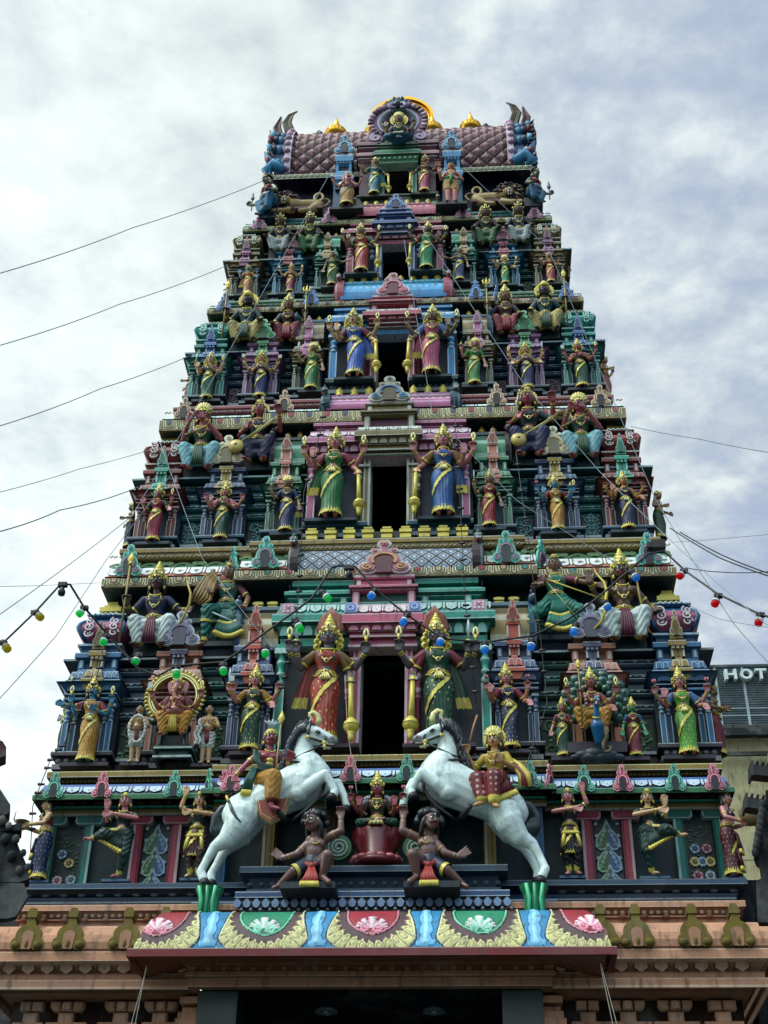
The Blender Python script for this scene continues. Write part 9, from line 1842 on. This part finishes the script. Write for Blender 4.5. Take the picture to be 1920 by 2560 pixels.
sg = thing('hotel_sign', 'white raised letters HOT starting the word hotel on the grey wall', 'sign', at(1860, 1685, YH))
z0, z1 = at(1815, 1698, YH-.3).z, at(1812, 1673, YH-.3).z; hh = z1-z0; WL = H('d8d8d4')
def letter(ch, x0, x1):
 a, b = at(x0, 1685, YH-.3).x, at(x1, 1685, YH-.3).x; w = b-a; st = w*.24; mb = MB('e'); Y0, Y1 = YH-.32, YH-.05
 if ch == 'H': mb.box(a, a+st, Y0, Y1, z0, z1, WL); mb.box(b-st, b, Y0, Y1, z0, z1, WL); mb.box(a+st, b-st, Y0+.004, Y1, z0+hh*.40, z0+hh*.60, WL)
 elif ch == 'T': mb.box(a, b, Y0, Y1, z1-hh*.2, z1, WL); mb.box((a+b)/2-st/2, (a+b)/2+st/2, Y0+.004, Y1, z0, z1-hh*.2, WL)
 elif ch == 'E': mb.box(a, a+st, Y0, Y1, z0, z1, WL); [mb.box(a+st, b, Y0+.004, Y1, z0+hh*q, z0+hh*(q+.2), WL) for q in (0, .4, .8)]
 elif ch == 'L': mb.box(a, a+st, Y0, Y1, z0, z1, WL); mb.box(a+st, b, Y0+.004, Y1, z0, z0+hh*.2, WL)
 else:
  o = [(math.cos(t)*w/2, math.sin(t)*hh/2) for t in np.linspace(0, 2*PI, 33)]; i_ = [(math.cos(t)*(w/2-st), math.sin(t)*(hh/2-hh*.2)) for t in np.linspace(2*PI, 0, 33)]
  mb.plate(o+i_, ((a+b)/2, Y1, (z0+z1)/2), X3, Z3, 0, Y1-Y0, WL)
 sub(sg, mb, 'letter')
letter('H', 1812, 1842); letter('O', 1850, 1882); letter('T', 1889, 1917)
# dark shrine roof at the left edge, in front of the tower
dk = thing('side_shrine', 'dark stepped roof of a neighbouring shrine cutting in at the left edge', 'shrine', (-4.4, -2.8, 0))
c = H('1c2226'); YS = -3.2; mb = MB('b')
def edge(mb, pts, d, cc, base=None):
 """solid with the surveyed outline, d deep"""
 P = [at(x, y, YS) for x, y in pts]; m = len(P); Q = [p+Vector((-.3*d if pts[0][0] < 900 else .3*d, d, 0)) for p in P]
 mb.add(P+Q, [tuple(range(m)), tuple(range(m, 2*m))[::-1]]+[(i, (i+1) % m, m+(i+1) % m, m+i) for i in range(m)], cc)
edge(mb, [(-300, 2200), (60, 2208), (70, 2240), (40, 2290), (18, 2296), (-300, 2300)], .1, H('141a20')); mb.build('shrine_wall', dk)
mb = MB('b')
edge(mb, [(-300, 2000), (10, 2080), (36, 2085), (48, 2120), (66, 2160), (74, 2196), (48, 2205), (-300, 2205)], .2, H('171c1f'))
edge(mb, [(-300, 1960), (0, 1972), (26, 2012), (24, 2030), (8, 2040), (-300, 2030)], .2, H('20282c'))
edge(mb, [(-300, 2030), (6, 2036), (30, 2062), (56, 2056), (54, 2075), (-300, 2090)], .2, H('262e32'))
for x, y, r, cc in ((4, 2052, .07, H('6a5c58')), (22, 2064, .05, H('8a8078')), (40, 2098, .06, H('4a5248')), (58, 2132, .05, H('3a4440')), (70, 2168, .05, H('2c3434')), (12, 2098, .07, H('33383a')), (28, 2140, .07, H('2a3032')), (48, 2176, .06, H('3a3c3a'))): mb.ell(at(x, y, YS-.02), (r*.6, r*.6, r*.75), cc, 9, 6)
mb.build('shrine_roof', dk)
mb = MB('b'); edge(mb, [(-200, 1858), (6, 1852), (16, 1868), (15, 1888), (-2, 1895), (-200, 1900)], .2, H('4a2628')); edge(mb, [(-200, 1838), (-2, 1840), (2, 1852), (-200, 1858)], .2, H('2a3a5c')); edge(mb, [(-200, 1900), (-8, 1895), (-14, 2000), (-200, 2000)], .2, H('22303c')); mb.build('shrine_finial', dk)
# right edge: dark gable roof and two floodlights
dk = thing('side_pavilion', 'black roofed pavilion cutting in at the right edge beside the floodlights', 'pavilion', (4.6, -2.8, 0))
mb = MB('b'); c = H('101418'); edge(mb, [(2200, 1975), (1914, 1975), (1912, 2005), (1906, 2020), (1896, 2060), (1890, 2095), (1885, 2130), (1884, 2150), (1897, 2160), (1902, 2196), (2200, 2196)], .15, c)
for k in range(9): mb.ell(at(1908-2.4*k, 2012+15*k, YS-.02), (.035, .03, .05), H('1a2024'), 8, 6)
mb.build('pavilion_roof', dk)
mb = MB('b'); edge(mb, [(2200, 2195), (1902, 2196), (1890, 2203), (1894, 2306), (2200, 2306)], .1, H('12171c')); mb.build('pavilion_wall', dk)
mb = MB('b'); p = at(1862, 2200, .9); mb.box(4.22, 9, .9, 3, 0, p.z, H('141a20')); o = mb.build('boundary_wall'); tag(o, 'dark wall in shade behind the right end of the gateway below the beige hotel wall', 'wall')
mb = MB('b'); p = at(60, 2205, 1.2); mb.box(-9, -4.3, 1.2, 3, 0, p.z, H('10181f')); o = mb.build('boundary_wall'); tag(o, 'dark wall in shade behind the left end of the gateway', 'wall')
for lab, x, y, a in (('upper black floodlight at the right edge before the beige wall', 1916, 1935, .12), ('lower black floodlight at the right edge before the beige wall', 1902, 2018, .18)):
 p = at(x, y, -3.1); mb = MB('k'); R = Matrix.Translation(p) @ Matrix.Rotation(a, 4, 'Y'); mb.M = R
 mb.box(-.13, .22, -.07, .07, -.05, .05, H('14191d')); mb.box(-.15, -.13, -.1, .1, -.07, .075, H('22282c')); [mb.box(-.1+.05*i, -.08+.05*i, -.095, .095, .06, .08, H('1c2226')) for i in range(6)]; mb.tube([(.1, 0, -.05), (.2, 0, -.16), (.3, 0, -.3)], .02, H('1c2226'), 6); mb.M = None
 o = mb.build('floodlight', None, p); tag(o, lab, 'floodlight')
# ------------------------------------------------------------------ sky, sun, camera
w = bpy.data.worlds.new('World'); sc.world = w; nt, N, L = nodes(w)
SUN_EL, SUN_ROT = math.radians(58), math.radians(-120)
sky = N.new('ShaderNodeTexSky'); sky.sky_type = 'NISHITA'; sky.sun_disc = False; sky.sun_elevation = SUN_EL; sky.sun_rotation = SUN_ROT; sky.air_density = 1.2; sky.dust_density = 2.
tc = N.new('ShaderNodeTexCoord'); sep = N.new('ShaderNodeSeparateXYZ'); L.new(tc.outputs['Generated'], sep.inputs[0])
def M(op, a, b=None, c=None, clamp=False):
 n = N.new('ShaderNodeMath'); n.operation = op; n.use_clamp = clamp
 for i, x in enumerate((a, b, c)):
  if x is None: continue
  if isinstance(x, (int, float)): n.inputs[i].default_value = x
  else: L.new(x, n.inputs[i])
 return n.outputs[0]
zc = M('MAXIMUM', sep.outputs[2], .06); px_ = M('DIVIDE', sep.outputs[0], zc); py_ = M('DIVIDE', sep.outputs[1], zc)
cmb = N.new('ShaderNodeCombineXYZ'); L.new(px_, cmb.inputs[0]); L.new(py_, cmb.inputs[1])
def noise(scale, det, rough, dist=0., off=(0, 0, 0), sc3=(1, 1, 1)):
 mp = N.new('ShaderNodeMapping'); mp.inputs['Location'].default_value = off; mp.inputs['Scale'].default_value = sc3; L.new(cmb.outputs[0], mp.inputs[0])
 n = N.new('ShaderNodeTexNoise'); n.inputs['Scale'].default_value = scale; n.inputs['Detail'].default_value = det; n.inputs['Roughness'].default_value = rough; n.inputs['Distortion'].default_value = dist; L.new(mp.outputs[0], n.inputs['Vector']); return n.outputs['Fac']
big = noise(1.7, 4, .5, .3, (3.1, 1.7, 0)); mid = noise(5.5, 7, .58, .25, (.4, 2.2, 0), (1, 1.1, 1)); fine = noise(16, 7, .60, .15, (5, 1, 0), (1.1, 1., 1))
# cloud cover: nearly closed on the left, broken on the right
side_ = M('MULTIPLY_ADD', px_, -.42, .60)
dens = M('ADD', M('ADD', M('MULTIPLY', big, .55), M('MULTIPLY', mid, .50)), M('ADD', M('MULTIPLY', fine, .50), M('MULTIPLY', side_, 1.6)))
mr = N.new('ShaderNodeMapRange'); mr.interpolation_type = 'SMOOTHSTEP'; mr.inputs[1].default_value = 1.36; mr.inputs[2].default_value = 1.86; L.new(dens, mr.inputs[0])
shade = N.new('ShaderNodeMapRange'); shade.inputs[1].default_value = .36; shade.inputs[2].default_value = .62; L.new(M('ADD', M('MULTIPLY', mid, .6), M('MULTIPLY', fine, .4)), shade.inputs[0])
ramp = N.new('ShaderNodeMixRGB'); L.new(shade.outputs[0], ramp.inputs[0]); ramp.inputs[1].default_value = (3.75, 4.25, 4.4, 1); ramp.inputs[2].default_value = (5.4, 5.9, 5.8, 1)
blue = N.new('ShaderNodeMixRGB'); blue.inputs[0].default_value = .75; blue.inputs[2].default_value = (2.95, 3.5, 4.45, 1)
L.new(sky.outputs[0], blue.inputs[1])
mix = N.new('ShaderNodeMixRGB'); L.new(mr.outputs[0], mix.inputs[0]); L.new(blue.outputs[0], mix.inputs[1]); L.new(ramp.outputs[0], mix.inputs[2])
bg = N['Background']; bg.inputs['Strength'].default_value = .10; front = M('ADD', M('MULTIPLY_ADD', px_, -.13, 1.03), M('MULTIPLY', M('MAXIMUM', M('SUBTRACT', M('MULTIPLY', px_, -1.), .15), 0), .35))
zen = M('MULTIPLY_ADD', M('MAXIMUM', sep.outputs[2], 0), 3.3, .62)
bk = M('MULTIPLY', sep.outputs[1], -1.8, clamp=True); back = M('ADD', M('MULTIPLY', front, M('SUBTRACT', 1., bk)), M('MULTIPLY', zen, bk))
vm = N.new('ShaderNodeVectorMath'); vm.operation = 'SCALE'; L.new(mix.outputs[0], vm.inputs[0]); L.new(back, vm.inputs['Scale']); L.new(vm.outputs[0], bg.inputs['Color'])
sd = bpy.data.lights.new('sun', 'SUN'); sd.energy = 1.45; sd.angle = math.radians(22); sd.color = (1, .98, .94); so = bpy.data.objects.new('sun', sd); COL.objects.link(so)
az = SUN_ROT; so.rotation_euler = Vector((-math.sin(az)*math.cos(SUN_EL)*-1, math.cos(az)*math.cos(SUN_EL), math.sin(SUN_EL))).to_track_quat('Z', 'Y').to_euler()
cam = bpy.data.cameras.new('camera'); co_ = bpy.data.objects.new('camera', cam); COL.objects.link(co_)
cam.sensor_fit = 'VERTICAL'; cam.sensor_height = 24.; cam.lens = F/2560*24.; cam.clip_end = 3000
R = Matrix((RIGHT, UP, -FWD)).transposed()
cr_, sr_ = math.cos(ROLL), math.sin(ROLL)
Rr = R @ Matrix(((cr_, -sr_, 0), (sr_, cr_, 0), (0, 0, 1)))
co_.matrix_world = Matrix.Translation(CAMPOS) @ Rr.to_4x4(); sc.camera = co_
sc.view_settings.view_transform = 'Standard'; sc.view_settings.look = 'None'; sc.view_settings.exposure = .70; sc.view_settings.gamma = 1.
sc.cycles.max_bounces = 6; sc.cycles.diffuse_bounces = 3; sc.cycles.use_denoising = True
